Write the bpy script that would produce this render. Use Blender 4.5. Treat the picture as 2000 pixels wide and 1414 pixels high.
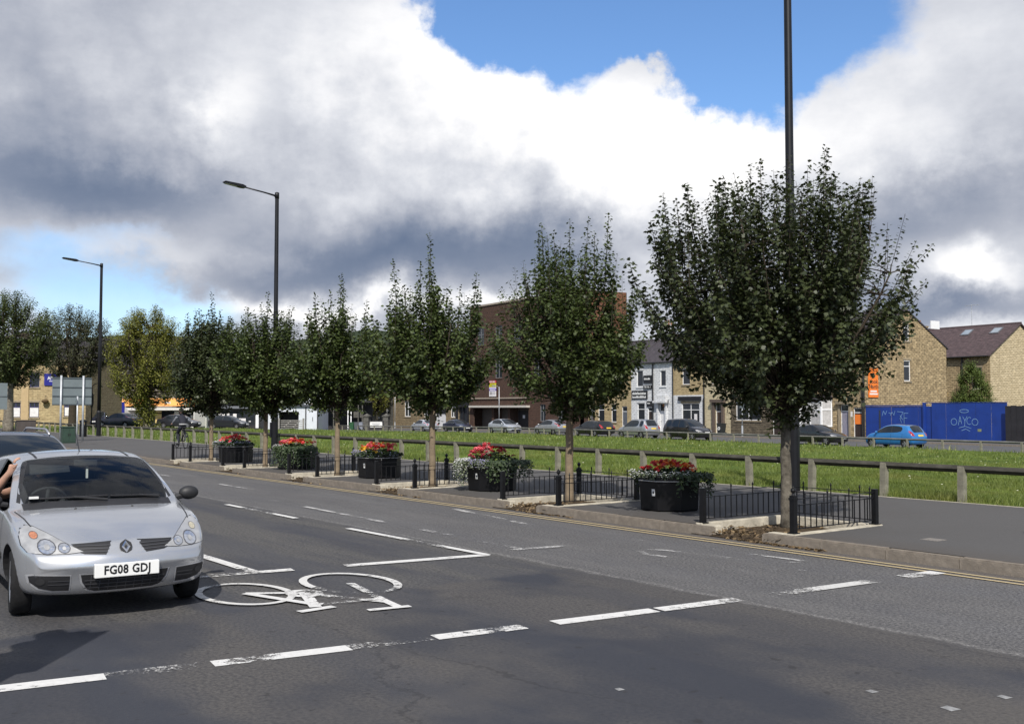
import bpy, bmesh, math, random
import numpy as np
from mathutils import Vector, Matrix
from mathutils.bvhtree import BVHTree
from mathutils.geometry import delaunay_2d_cdt

R = math.radians
scene = bpy.context.scene
COL = scene.collection
for o in list(bpy.data.objects):
    bpy.data.objects.remove(o)

# ---------------------------------------------------------------- camera
CAM_H = 1.8
F_PX = 2000.0          # focal length in photo pixels (photo is 2000 wide)
HORIZON = 797.0
cam_d = bpy.data.cameras.new('camera')
cam = bpy.data.objects.new('camera', cam_d)
COL.objects.link(cam)
cam_d.sensor_width = 36.0
cam_d.lens = 36.0 * F_PX / 2000.0
cam_d.clip_start = 0.1
cam_d.clip_end = 9000.0
cam.location = (0, 0, CAM_H)
PITCH = math.atan((HORIZON - 707.0) / F_PX)
cam.rotation_euler = (R(90) + PITCH, 0, 0)
scene.camera = cam
scene.render.resolution_x = 1024
scene.render.resolution_y = 723

# ---------------------------------------------------------------- colour management
scene.view_settings.view_transform = 'Standard'
scene.view_settings.look = 'None'
scene.view_settings.exposure = 0.0
scene.view_settings.gamma = 1.0
scene.view_settings.use_curve_mapping = False

# ---------------------------------------------------------------- sun
SUN_TO = Vector((0.0, -1.0, 0)).normalized()
SUN_EL = R(44)
sun_vec = Vector((SUN_TO.x * math.cos(SUN_EL), SUN_TO.y * math.cos(SUN_EL), math.sin(SUN_EL)))
sd = bpy.data.lights.new('sun', 'SUN')
sd.energy = 4.9
sd.angle = R(0.53)
sd.color = (1.0, 0.95, 0.87)
so = bpy.data.objects.new('sun', sd)
COL.objects.link(so)
so.rotation_euler = sun_vec.to_track_quat('Z', 'Y').to_euler()
so.location = (0, -20, 40)


# ---------------------------------------------------------------- shader expression helper
class E:
    """a socket of a node tree with arithmetic"""
    def __init__(s, nt, sock): s.nt = nt; s.s = sock
    def _m(s, op, *a, clamp=False):
        n = s.nt.nodes.new('ShaderNodeMath'); n.operation = op; n.use_clamp = clamp
        for i, v in enumerate((s,) + a):
            if isinstance(v, E): s.nt.links.new(v.s, n.inputs[i])
            else: n.inputs[i].default_value = v
        return E(s.nt, n.outputs[0])
    def __add__(s, o): return s._m('ADD', o)
    __radd__ = __add__
    def __sub__(s, o): return s._m('SUBTRACT', o)
    def __rsub__(s, o): return (s * -1.0) + o
    def __mul__(s, o): return s._m('MULTIPLY', o)
    __rmul__ = __mul__
    def __truediv__(s, o): return s._m('DIVIDE', o)
    def maxi(s, o): return s._m('MAXIMUM', o)
    def mini(s, o): return s._m('MINIMUM', o)
    def pow(s, o): return s._m('POWER', o)
    def clamp(s): return s._m('ADD', 0.0, clamp=True)
    def smooth(s, a, b):
        n = s.nt.nodes.new('ShaderNodeMapRange'); n.interpolation_type = 'SMOOTHSTEP'
        s.nt.links.new(s.s, n.inputs[0])
        n.inputs[1].default_value = a; n.inputs[2].default_value = b
        n.inputs[3].default_value = 0; n.inputs[4].default_value = 1
        return E(s.nt, n.outputs[0])
    def lin(s, a, b, c=0.0, d=1.0):
        n = s.nt.nodes.new('ShaderNodeMapRange')
        s.nt.links.new(s.s, n.inputs[0])
        for i, v in zip((1, 2, 3, 4), (a, b, c, d)): n.inputs[i].default_value = v
        return E(s.nt, n.outputs[0])


def node(nt, typ, **kw):
    n = nt.nodes.new(typ)
    for k, v in kw.items(): setattr(n, k, v)
    return n


def link(nt, a, b):
    nt.links.new(a.s if isinstance(a, E) else a, b)


def vec(nt, x, y, z):
    n = node(nt, 'ShaderNodeCombineXYZ')
    for i, v in enumerate((x, y, z)):
        if isinstance(v, E): link(nt, v, n.inputs[i])
        else: n.inputs[i].default_value = v
    return n.outputs[0]


def sep(nt, sock):
    n = node(nt, 'ShaderNodeSeparateXYZ'); nt.links.new(sock, n.inputs[0])
    return [E(nt, o) for o in n.outputs]


def noise(nt, v, scale, detail=4.0, rough=0.55, dist=0.0, col=False):
    n = node(nt, 'ShaderNodeTexNoise')
    if v is not None: nt.links.new(v, n.inputs['Vector'])
    n.inputs['Scale'].default_value = scale; n.inputs['Detail'].default_value = detail
    n.inputs['Roughness'].default_value = rough; n.inputs['Distortion'].default_value = dist
    return n.outputs['Color'] if col else E(nt, n.outputs['Fac'])


def mixc(nt, f, a, b, mode='MIX'):
    n = node(nt, 'ShaderNodeMix', data_type='RGBA', blend_type=mode)
    for sock, v in ((n.inputs[0], f), (n.inputs[6], a), (n.inputs[7], b)):
        if isinstance(v, E): link(nt, v, sock)
        elif hasattr(v, 'is_output'): nt.links.new(v, sock)
        elif isinstance(v, (tuple, list)): sock.default_value = tuple(v)[:3] + (1,)
        else: sock.default_value = v
    return n.outputs[2]


# ---------------------------------------------------------------- world: Nishita sky with cumulus clouds
world = bpy.data.worlds.new('World')
scene.world = world
world.use_nodes = True
wt = world.node_tree
wt.nodes.clear()
w_out = node(wt, 'ShaderNodeOutputWorld')
sky = node(wt, 'ShaderNodeTexSky', sky_type='NISHITA')
sky.sun_disc = False
sky.sun_elevation = SUN_EL
sky.sun_rotation = math.atan2(SUN_TO.x, SUN_TO.y)
sky.altitude = 100
sky.air_density = 1.0
sky.dust_density = 0.3
sky.ozone_density = 1.3
tc = node(wt, 'ShaderNodeTexCoord')
dx, dy, dz = sep(wt, tc.outputs['Generated'])
az = dx._m('ARCTAN2', dy)
el = dz._m('ARCSINE')


def blob(a, e, x, y, rx, ry):
    """smooth bump (1 in the middle) for a cloud mass at a direction given as photo pixel"""
    a0 = math.atan((x - 1000) / F_PX)
    e0 = math.atan((HORIZON - y) / F_PX * math.cos(a0))
    ua = (a - a0) * (F_PX / rx)
    ue = (e - e0) * (F_PX / ry)
    q = ua * ua + ue * ue
    return (q * -1.0)._m('EXPONENT')


def W_noise(scale, detail, rough, stretch=1.6, dist=0.0):
    v = vec(wt, dx, dy, dz * stretch)
    return noise(wt, v, scale, detail, rough, dist)


n1 = W_noise(2.6, 8, 0.58)
n2 = W_noise(7.0, 8, 0.55, 1.2)
n3 = W_noise(18.0, 6, 0.6, 1.0)
n4 = W_noise(4.1, 6, 0.55, 1.9)
n5 = W_noise(11.0, 7, 0.62, 2.2)
aw = az + (n2 - 0.5) * 0.10 + (n4 - 0.5) * 0.12 + (n3 - 0.5) * 0.05
ew = el + (n1 - 0.5) * 0.08 + (n2 - 0.5) * 0.09 + (n3 - 0.5) * 0.05


def bsum(lst, a, e):
    tot = None
    for x, y, rx, ry, w in lst:
        b = blob(a, e, x, y, rx, ry) * w
        tot = b if tot is None else tot + b
    return tot


gap = bsum([(1350, 60, 300, 135, 1.1), (1040, -20, 200, 110, 0.85), (890, -60, 130, 80, 0.5), (1620, 20, 150, 110, 0.6), (1470, 160, 130, 55, 0.35),
            (1240, 140, 70, 60, -0.66)], aw, ew)
thin = bsum([(170, 560, 190, 62, 1.0), (330, 610, 150, 50, 0.8), (60, 470, 120, 36, 0.55), (250, 440, 130, 25, 0.4)], aw, ew)
view = bsum([(1000, 500, 1500, 900, 1.0)], az, el).smooth(0.12, 0.45)
# elsewhere round the horizon the same broken cloud goes on
other = (n1 * 0.7 + n4 * 0.5).smooth(0.60, 0.70) * (1.0 - view)
clear = ((gap + (n3 - 0.5) * 0.55 + (n5 - 0.5) * 0.5).smooth(0.36, 0.72)).maxi((thin + (n5 - 0.5) * 0.7).smooth(0.25, 1.0) * 0.72).maxi(other)
cover = (1.0 - clear).clamp()

lum = bsum([(860, 130, 330, 190, 0.46), (1150, 265, 210, 120, 0.34), (1400, 300, 280, 120, 0.38), (1790, 120, 240, 150, 0.22),
            (1290, 410, 160, 70, 0.14), (440, 210, 55, 75, 0.24), (480, 110, 200, 100, 0.06), (1860, 270, 120, 60, 0.08), (470, 400, 90, 50, 0.12),
            (90, 280, 260, 90, -0.18), (230, 370, 240, 50, -0.30), (20, 330, 160, 70, -0.10),
            (700, 455, 300, 70, -0.12), (930, 500, 300, 58, -0.32), (600, 525, 260, 45, -0.26), (1180, 480, 150, 60, -0.14),
            (1800, 390, 200, 75, -0.28), (1690, 440, 120, 50, -0.08), (1930, 500, 75, 45, 0.55), (1850, 580, 170, 36, -0.34),
            (1900, 628, 170, 18, 0.3), (1240, 530, 60, 55, 0.36),
            (540, 590, 260, 24, 0.36), (60, 580, 170, 40, 0.16), (230, 470, 190, 36, 0.18), (780, 606, 240, 18, 0.30), (1000, 600, 140, 16, 0.26)], aw, ew)
tex = (n1 - 0.5) * 0.36 + (n2 - 0.5) * 0.40 + (n3 - 0.5) * 0.26 + (n5 - 0.5) * 0.26
L = (lum + tex + 0.56).clamp()
ramp = node(wt, 'ShaderNodeValToRGB')
link(wt, L, ramp.inputs[0])
cr = ramp.color_ramp
cr.elements[0].position = 0.0; cr.elements[0].color = (0.135, 0.185, 0.290, 1)
cr.elements[1].position = 1.0; cr.elements[1].color = (1.12, 1.11, 1.11, 1)
for p, c in ((0.25, (0.235, 0.280, 0.380)), (0.50, (0.445, 0.475, 0.555)), (0.75, (0.74, 0.76, 0.815))):
    e_ = cr.elements.new(p); e_.color = c + (1,)
bg_s = node(wt, 'ShaderNodeBackground'); bg_s.inputs[1].default_value = 0.13
link(wt, mixc(wt, 1.0, sky.outputs[0], (0.80, 1.02, 1.27), 'MULTIPLY'), bg_s.inputs[0])
bg_c = node(wt, 'ShaderNodeBackground'); bg_c.inputs[1].default_value = 1.0
link(wt, ramp.outputs[0], bg_c.inputs[0])
wm = node(wt, 'ShaderNodeMixShader')
link(wt, cover, wm.inputs[0]); link(wt, bg_s.outputs[0], wm.inputs[1]); link(wt, bg_c.outputs[0], wm.inputs[2])
link(wt, wm.outputs[0], w_out.inputs[0])
world.cycles.sampling_method = 'MANUAL'
world.cycles.sample_map_resolution = 512

# ---------------------------------------------------------------- places: road frame and far-street frame
K0 = Vector((3.29, 13.85)); RT = Vector((-0.6, 0.8)); RN = Vector((0.8, 0.6))
ROAD_A = math.atan2(RT.y, RT.x)          # local x = along road (t), local y = -n


def road(t, n, z=0.0):
    p = K0 + RT * t + RN * n
    return Vector((p.x, p.y, z))


F0 = Vector((25.0, 67.0)); FE = Vector((-0.5446, 0.8387)); FM = Vector((0.8387, 0.5446))
FAR_A = math.atan2(-FE.y, -FE.x)         # local x = right along the facades


def far(k, m, z=0.0):
    p = F0 + FE * k + FM * m
    return Vector((p.x, p.y, z))


def road_tn(x, y):
    dx_, dy_ = x - K0.x, y - K0.y
    return dx_ * RT.x + dy_ * RT.y, dx_ * RN.x + dy_ * RN.y


def far_km(x, y):
    dx_, dy_ = x - F0.x, y - F0.y
    return dx_ * FE.x + dy_ * FE.y, dx_ * FM.x + dy_ * FM.y


def zg(x, y):
    """ground height of the verge and of the far street"""
    t, n = road_tn(x, y)
    k, m = far_km(x, y)
    zf = -0.77 - 0.5 * min(max((k - 45) / 50.0, 0), 1)
    if n < 6.2: return 0.06
    d2 = max(0.0, -1.4 - m)
    u = (n - 6.2) / (n - 6.2 + d2 + 1e-6)
    u = min(max(u, 0), 1)
    s = u * u * (3 - 2 * u) * 0.55 + u * 0.45
    return 0.10 + (zf - 0.10) * s


def ray(px, dist):
    """point on the ray of a photo pixel column at depth dist"""
    return ((px - 1000) / F_PX * dist, dist)


# ---------------------------------------------------------------- materials
MATS = {}


def mat(name, color, rough=0.6, metal=0.0, var=0.12, scale=6.0, bump=0.0, bscale=None, spec=0.5, coat=0.0, detail=4.0, col2=None, coords='Object', streak=0.0):
    if name in MATS: return MATS[name]
    m = bpy.data.materials.new(name); m.use_nodes = True
    nt = m.node_tree
    b = nt.nodes['Principled BSDF']
    b.inputs['Roughness'].default_value = rough
    b.inputs['Metallic'].default_value = metal
    b.inputs['Specular IOR Level'].default_value = spec
    b.inputs['Coat Weight'].default_value = coat
    b.inputs['Coat Roughness'].default_value = 0.05
    c = tuple(color)
    tcn = node(nt, 'ShaderNodeTexCoord')
    v = tcn.outputs[coords]
    f = noise(nt, v, scale, detail, 0.6)
    if col2 is None:
        lo = tuple(max(0, x * (1 - var)) for x in c); hi = tuple(min(1, x * (1 + var)) for x in c)
    else:
        lo, hi = c, col2
    out = mixc(nt, f.lin(0.3, 0.7), lo, hi)
    if streak:
        x, y, z = sep(nt, v)
        sv = vec(nt, x * 5.0, y * 5.0, z * 0.5)
        st = noise(nt, sv, 1.0, 4, 0.6).smooth(0.45, 0.75) * streak
        out = mixc(nt, st, out, tuple(q * 0.45 for q in c))
    nt.links.new(out, b.inputs['Base Color'])
    if bump:
        bn = node(nt, 'ShaderNodeBump'); bn.inputs['Strength'].default_value = bump
        bn.inputs['Distance'].default_value = 0.02
        link(nt, noise(nt, v, bscale or scale * 6, 4, 0.65), bn.inputs['Height'])
        nt.links.new(bn.outputs[0], b.inputs['Normal'])
    MATS[name] = m
    return m


def masonry(name, c1, c2, mortar, bw, bh, gap_=0.012, dirt=(0.05, 0.045, 0.04), dirt_amt=0.5, bump=0.5, streak=0.3):
    """coursed stone or brick for walls seen too far off to pick single stones apart"""
    if name in MATS: return MATS[name]
    m = bpy.data.materials.new(name); m.use_nodes = True
    nt = m.node_tree; b = nt.nodes['Principled BSDF']
    b.inputs['Roughness'].default_value = 0.9
    b.inputs['Specular IOR Level'].default_value = 0.2
    tcn = node(nt, 'ShaderNodeTexCoord'); v = tcn.outputs['Object']
    x, y, z = sep(nt, v)
    wob = (noise(nt, v, 1.3, 3) - 0.5) * 0.03
    bv = vec(nt, x + y, z + wob, 0.0)
    br = node(nt, 'ShaderNodeTexBrick')
    nt.links.new(bv, br.inputs['Vector'])
    br.inputs['Scale'].default_value = 1.0
    br.inputs['Brick Width'].default_value = bw; br.inputs['Row Height'].default_value = bh
    br.inputs['Mortar Size'].default_value = gap_; br.inputs['Mortar Smooth'].default_value = 0.3
    br.inputs['Bias'].default_value = 0.0
    br.inputs['Color1'].default_value = c1 + (1,); br.inputs['Color2'].default_value = c2 + (1,)
    br.inputs['Mortar'].default_value = mortar + (1,)
    nf = noise(nt, v, 3.0, 6, 0.65)
    fine = noise(nt, v, 14.0, 3, 0.6)
    pat = noise(nt, vec(nt, (x + y) * 2.2, z * 6.5, 0.0), 1.0, 2, 0.5)
    c = mixc(nt, fine.lin(0.3, 0.7, 0.0, 0.4), br.outputs['Color'], tuple(q * 0.55 for q in c1))
    c = mixc(nt, pat.smooth(0.5, 0.68) * 0.34, c, tuple(q * 0.42 for q in c2))
    c = mixc(nt, (1.0 - pat.smooth(0.32, 0.46)) * 0.35, c, tuple(min(1.0, q * 1.3) for q in c1))
    c = mixc(nt, nf.smooth(0.45, 0.72) * dirt_amt, c, dirt)
    if streak:
        sv = vec(nt, (x + y) * 2.2, 0.0, z * 0.22)
        st = noise(nt, sv, 1.0, 5, 0.6).smooth(0.5, 0.75) * streak
        c = mixc(nt, st, c, dirt)
    nt.links.new(c, b.inputs['Base Color'])
    bn = node(nt, 'ShaderNodeBump'); bn.inputs['Strength'].default_value = bump; bn.inputs['Distance'].default_value = 0.03
    h = E(nt, br.outputs['Fac']) * -1.0 + fine * 0.5
    link(nt, h, bn.inputs['Height']); nt.links.new(bn.outputs[0], b.inputs['Normal'])
    MATS[name] = m
    return m


def glass_mat(name, tint=(0.02, 0.025, 0.03), trans=0.0, rough=0.03):
    """window glass: dark body with a mirror coat; trans lets the inside show"""
    if name in MATS: return MATS[name]
    m = bpy.data.materials.new(name); m.use_nodes = True
    nt = m.node_tree; b = nt.nodes['Principled BSDF']
    tcn = node(nt, 'ShaderNodeTexCoord')
    f = noise(nt, tcn.outputs['Object'], 1.5, 2)
    nt.links.new(mixc(nt, f, tint, tuple(q * 1.6 for q in tint)), b.inputs['Base Color'])
    b.inputs['Roughness'].default_value = rough
    b.inputs['IOR'].default_value = 1.5
    if trans:
        t = node(nt, 'ShaderNodeBsdfTransparent'); t.inputs[0].default_value = (0.84, 0.90, 0.90, 1)
        mx = node(nt, 'ShaderNodeMixShader')
        fr = node(nt, 'ShaderNodeFresnel'); fr.inputs[0].default_value = 1.5
        g = node(nt, 'ShaderNodeBsdfGlossy'); g.inputs['Roughness'].default_value = 0.01
        mx2 = node(nt, 'ShaderNodeMixShader')
        mx.inputs[0].default_value = trans
        nt.links.new(b.outputs[0], mx.inputs[1]); nt.links.new(t.outputs[0], mx.inputs[2])
        nt.links.new(fr.outputs[0], mx2.inputs[0]); nt.links.new(mx.outputs[0], mx2.inputs[1]); nt.links.new(g.outputs[0], mx2.inputs[2])
        nt.links.new(mx2.outputs[0], nt.nodes['Material Output'].inputs[0])
    MATS[name] = m
    return m


def leaf_mat(name, dark, light, trans=0.25, rough=0.5, spec=0.35):
    if name in MATS: return MATS[name]
    m = bpy.data.materials.new(name); m.use_nodes = True
    nt = m.node_tree; b = nt.nodes['Principled BSDF']
    at = node(nt, 'ShaderNodeAttribute'); at.attribute_name = 'var'
    tcn = node(nt, 'ShaderNodeTexCoord')
    cl = noise(nt, tcn.outputs['Object'], 1.1, 3)
    f = (E(nt, at.outputs['Fac']) * 0.75 + cl.lin(0.35, 0.65, 0.0, 0.35)).clamp()
    c = mixc(nt, f, dark, light)
    nt.links.new(c, b.inputs['Base Color'])
    b.inputs['Roughness'].default_value = rough
    b.inputs['Specular IOR Level'].default_value = spec
    if trans:
        tr = node(nt, 'ShaderNodeBsdfTranslucent')
        nt.links.new(mixc(nt, 0.5, c, (light[0] * 1.3, light[1] * 1.3, light[2] * 0.6)), tr.inputs[0])
        mx = node(nt, 'ShaderNodeMixShader'); mx.inputs[0].default_value = trans
        nt.links.new(b.outputs[0], mx.inputs[1]); nt.links.new(tr.outputs[0], mx.inputs[2])
        nt.links.new(mx.outputs[0], nt.nodes['Material Output'].inputs[0])
    MATS[name] = m
    return m


# ---------------------------------------------------------------- mesh builder
class MB:
    def __init__(s): s.v = []; s.f = []

    def add(s, vs, fs, M=None):
        b = len(s.v)
        if M is not None: vs = [tuple(M @ Vector(p)) for p in vs]
        s.v += [tuple(p) for p in vs]
        s.f += [tuple(i + b for i in f) for f in fs]
        return s

    def box(s, x0, x1, y0, y1, z0, z1, M=None):
        vs = [(x0, y0, z0), (x1, y0, z0), (x1, y1, z0), (x0, y1, z0), (x0, y0, z1), (x1, y0, z1), (x1, y1, z1), (x0, y1, z1)]
        return s.add(vs, [(0, 3, 2, 1), (4, 5, 6, 7), (0, 1, 5, 4), (1, 2, 6, 5), (2, 3, 7, 6), (3, 0, 4, 7)], M)

    def quad(s, a, b, c, d): return s.add([a, b, c, d], [(0, 1, 2, 3)])

    def tube(s, pts, rad, n=8, caps=True):
        pts = [Vector(p) for p in pts]
        if not hasattr(rad, '__len__'): rad = [rad] * len(pts)
        b = len(s.v)
        up = Vector((0.123, 0.337, 0.93)).normalized()
        for i, p in enumerate(pts):
            d = (pts[min(i + 1, len(pts) - 1)] - pts[max(i - 1, 0)]).normalized()
            if abs(d.dot(up)) > 0.97: up = Vector((1, 0.1, 0.05)).normalized()
            a = d.cross(up).normalized(); c = a.cross(d)
            for k in range(n):
                th = 2 * math.pi * (k + 0.5) / n
                s.v.append(tuple(p + (a * math.cos(th) + c * math.sin(th)) * rad[i]))
        for i in range(len(pts) - 1):
            for k in range(n):
                k2 = (k + 1) % n
                s.f.append((b + i * n + k, b + i * n + k2, b + (i + 1) * n + k2, b + (i + 1) * n + k))
        if caps:
            s.f.append(tuple(b + k for k in range(n))[::-1])
            s.f.append(tuple(b + (len(pts) - 1) * n + k for k in range(n)))
        return s

    def lathe(s, prof, n=16, M=None, ang0=0.0, close=True):
        """prof: list of (r, z) round the z axis"""
        vs = []; fs = []
        for r, z in prof:
            for k in range(n):
                th = 2 * math.pi * k / n + ang0
                vs.append((r * math.cos(th), r * math.sin(th), z))
        for i in range(len(prof) - 1):
            for k in range(n):
                k2 = (k + 1) % n
                fs.append((i * n + k, i * n + k2, (i + 1) * n + k2, (i + 1) * n + k))
        if close:
            if prof[0][0] > 1e-4: fs.append(tuple(range(n))[::-1])
            if prof[-1][0] > 1e-4: fs.append(tuple((len(prof) - 1) * n + k for k in range(n)))
        return s.add(vs, fs, M)

    def prism(s, poly, a0, a1, axis='z', M=None):
        """extrude a 2D polygon along an axis; poly in the two other axes"""
        n = len(poly); vs = []
        for a in (a0, a1):
            for p, q in poly:
                vs.append({'z': (p, q, a), 'y': (p, a, q), 'x': (a, p, q)}[axis])
        fs = [tuple(range(n)), tuple(range(2 * n - 1, n - 1, -1))]
        fs += [(i, n + i, n + (i + 1) % n, (i + 1) % n) for i in range(n)]
        return s.add(vs, fs, M)

    def sphere(s, c, r, seg=10, rings=6, sz=1.0):
        prof = [(max(1e-5, r * math.sin(math.pi * i / rings)), -r * sz * math.cos(math.pi * i / rings)) for i in range(rings + 1)]
        return s.lathe(prof, seg, Matrix.Translation(c), close=False)

    def mesh(s, name, smooth=False, fix=True):
        me = bpy.data.meshes.new(name)
        me.from_pydata(s.v, [], s.f)
        if fix:
            bm = bmesh.new(); bm.from_mesh(me)
            bmesh.ops.recalc_face_normals(bm, faces=bm.faces)
            bm.to_mesh(me); bm.free()
        if smooth:
            me.polygons.foreach_set('use_smooth', [True] * len(me.polygons))
        return me

    def build(s, name, m, parent=None, smooth=False, bevel=0.0, loc=None, rz=None, fix=True):
        me = s.mesh(name, smooth, fix)
        if bevel:
            bm = bmesh.new(); bm.from_mesh(me)
            es = [e for e in bm.edges if len(e.link_faces) == 2 and e.calc_face_angle(0) > 0.6]
            bmesh.ops.bevel(bm, geom=es, offset=bevel, segments=2, affect='EDGES', profile=0.6)
            bm.to_mesh(me); bm.free()
        return obj(name, me, m, parent, loc, rz)


def obj(name, me, m, parent=None, loc=None, rz=None):
    o = bpy.data.objects.new(name, me); COL.objects.link(o)
    if m is not None and len(me.materials) == 0: me.materials.append(m)
    if parent is not None: o.parent = parent
    if loc is not None: o.location = loc
    if rz is not None: o.rotation_euler = (0, 0, rz)
    return o


def tag(o, label=None, cat=None, group=None, kind=None):
    if label: o['label'] = label
    if cat: o['category'] = cat
    if group: o['group'] = group
    if kind: o['kind'] = kind
    return o


def thing(name, label, cat, loc=(0, 0, 0), rz=0.0, group=None):
    o = bpy.data.objects.new(name, None); COL.objects.link(o)
    o.empty_display_size = 0.3
    o.location = loc; o.rotation_euler = (0, 0, rz)
    return tag(o, label, cat, group)


def struct(o): return tag(o, kind='structure')


def copy_tree(o, parent=None):
    c = o.copy(); COL.objects.link(c)
    c.parent = parent
    for ch in o.children: copy_tree(ch, c)
    return c


def text_mesh(s, size, name='lettering', depth=0.003, bold=0.0, align='CENTER', spacing=1.0):
    cu = bpy.data.curves.new(name, 'FONT'); cu.body = s; cu.size = size; cu.extrude = depth; cu.offset = bold
    cu.align_x = align; cu.align_y = 'CENTER'; cu.resolution_u = 2; cu.space_character = spacing
    t = bpy.data.objects.new(name, cu); COL.objects.link(t)
    dg = bpy.context.evaluated_depsgraph_get()
    me = bpy.data.meshes.new_from_object(t.evaluated_get(dg))
    bpy.data.objects.remove(t); bpy.data.curves.remove(cu)
    me.materials.clear()
    return me


def text_part(s, size, m, parent, loc, rot=(R(90), 0, 0), name='lettering', sx=1.0, **kw):
    """flat print on a sign: local x right, z up by default (faces -y)"""
    me = text_mesh(s, size, name, **kw)
    o = obj(name, me, m, parent)
    o.location = loc; o.rotation_euler = rot; o.scale = (sx, 1, 1)
    return o


def apply_mods(o):
    dg = bpy.context.evaluated_depsgraph_get()
    me = bpy.data.meshes.new_from_object(o.evaluated_get(dg))
    o.modifiers.clear()
    old = o.data
    o.data = me
    return o

# ================================================================ SETTING
rnd = random.Random(7)
TREE_T = [0.45, 5.33, 10.0, 14.5, 19.0, 23.3]
PLANT_T = [2.95, 7.95, 12.6, 17.2, 21.6]
PITS = [(t - 0.95, t + 0.75) for t in TREE_T]


def asphalt_road():
    m = bpy.data.materials.new('asphalt_road'); m.use_nodes = True
    nt = m.node_tree; b = nt.nodes['Principled BSDF']
    tcn = node(nt, 'ShaderNodeTexCoord'); v = tcn.outputs['Object']
    x, y, z = sep(nt, v)              # x = t along the road, y = -n
    n_ = y * -1.0
    big = noise(nt, v, 0.35, 5, 0.6)
    mid = noise(nt, v, 2.3, 5, 0.65)
    fine = noise(nt, v, 60.0, 4, 0.75)
    grit = noise(nt, v, 26.0, 3, 0.8)
    vo = node(nt, 'ShaderNodeTexVoronoi'); nt.links.new(v, vo.inputs['Vector']); vo.inputs['Scale'].default_value = 55.0
    chip = E(nt, vo.outputs['Distance'])
    edge = n_ + (mid - 0.5) * 0.25
    coarse = edge.smooth(-3.55, -3.25) * 1.0                       # surface-dressed nearside lane
    tt = x + (mid - 0.5) * 0.3
    # darker smooth patch laid across the junction mouth
    patch = (1.0 - tt.smooth(-0.35, -0.1)) * (1.0 - coarse)
    # polished wheel tracks run with the traffic
    ang = (n_ + (big - 0.5) * 0.9) * (2 * math.pi / 1.55)
    track = ang._m('SINE').smooth(-0.1, 0.9)
    sv = vec(nt, x * 0.16, y * 0.9, 0.0)
    st = noise(nt, sv, 1.4, 5, 0.6).smooth(0.42, 0.68)
    base = mixc(nt, noise(nt, v, 30.0, 3, 0.7).smooth(0.36, 0.64), (0.048, 0.047, 0.047), (0.118, 0.112, 0.106))
    base = mixc(nt, grit.smooth(0.62, 0.8) * 0.5, base, (0.14, 0.135, 0.13))
    base = mixc(nt, track * 0.40, base, (0.040, 0.041, 0.050))
    base = mixc(nt, st * 0.70, base, (0.036, 0.038, 0.050))
    base = mixc(nt, mid.smooth(0.55, 0.75) * 0.25, base, (0.095, 0.088, 0.080))
    st2 = noise(nt, vec(nt, x * 0.30, y * 0.42, 0.0), 1.0, 4, 0.55).smooth(0.44, 0.58)
    pt = mixc(nt, noise(nt, v, 34.0, 3, 0.7).smooth(0.36, 0.64), (0.046, 0.044, 0.046), (0.096, 0.089, 0.084))
    pt = mixc(nt, (track * 0.25 + st2 * 0.9).clamp(), pt, (0.030, 0.033, 0.044))
    pt = mixc(nt, big.smooth(0.5, 0.68) * 0.4, pt, (0.105, 0.095, 0.085))
    base = mixc(nt, patch * 0.85, base, pt)
    ch2 = noise(nt, v, 36.0, 3, 0.65)
    cc = mixc(nt, ch2.smooth(0.36, 0.64), (0.055, 0.054, 0.057), (0.165, 0.160, 0.158))
    cc = mixc(nt, grit.smooth(0.50, 0.66) * 0.7, cc, (0.052, 0.050, 0.053))
    cc = mixc(nt, noise(nt, v, 48.0, 2, 0.6).smooth(0.60, 0.72) * 0.6, cc, (0.30, 0.29, 0.28))
    cc = mixc(nt, mid.smooth(0.45, 0.7) * 0.25, cc, (0.070, 0.069, 0.075))
    cc = mixc(nt, st * 0.3, cc, (0.17, 0.165, 0.16))
    c = mixc(nt, coarse, base, cc)
    # brown grime in the channel along the kerb
    gut = n_.smooth(-0.75, -0.12) * (0.55 + (mid - 0.5))
    c = mixc(nt, gut.clamp() * 0.75, c, (0.105, 0.083, 0.065))
    # fine white wear line and cracks between the surfaces
    seam = (1.0 - (edge + 3.42)._m('ABSOLUTE').smooth(0.0, 0.09)) * grit.smooth(0.45, 0.62)
    c = mixc(nt, seam * 0.65, c, (0.33, 0.32, 0.31))
    cv = vec(nt, x * 0.22, y, 0.0)
    vc = node(nt, 'ShaderNodeTexVoronoi'); vc.feature = 'DISTANCE_TO_EDGE'
    wv = node(nt, 'ShaderNodeVectorMath', operation='ADD'); nt.links.new(cv, wv.inputs[0])
    nv = node(nt, 'ShaderNodeVectorMath', operation='SCALE'); nt.links.new(noise(nt, v, 1.2, 5, 0.7, col=True), nv.inputs[0]); nv.inputs['Scale'].default_value = 0.5
    nt.links.new(nv.outputs[0], wv.inputs[1]); nt.links.new(wv.outputs[0], vc.inputs['Vector']); vc.inputs['Scale'].default_value = 0.42
    crack = (1.0 - E(nt, vc.outputs['Distance']).smooth(0.0, 0.008)) * big.smooth(0.40, 0.60) * (1.0 - coarse)
    c = mixc(nt, crack * 0.5, c, (0.02, 0.02, 0.022))
    spot = noise(nt, v, 9.0, 2, 0.5).smooth(0.66, 0.72) * 0.6
    c = mixc(nt, spot * (1.0 - coarse), c, (0.022, 0.021, 0.022))
    nt.links.new(c, b.inputs['Base Color'])
    link(nt, (0.86 - track * 0.22) + (fine - 0.5) * 0.2, b.inputs['Roughness'])
    b.inputs['Specular IOR Level'].default_value = 0.35
    bn = node(nt, 'ShaderNodeBump'); bn.inputs['Strength'].default_value = 0.6; bn.inputs['Distance'].default_value = 0.012
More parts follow.
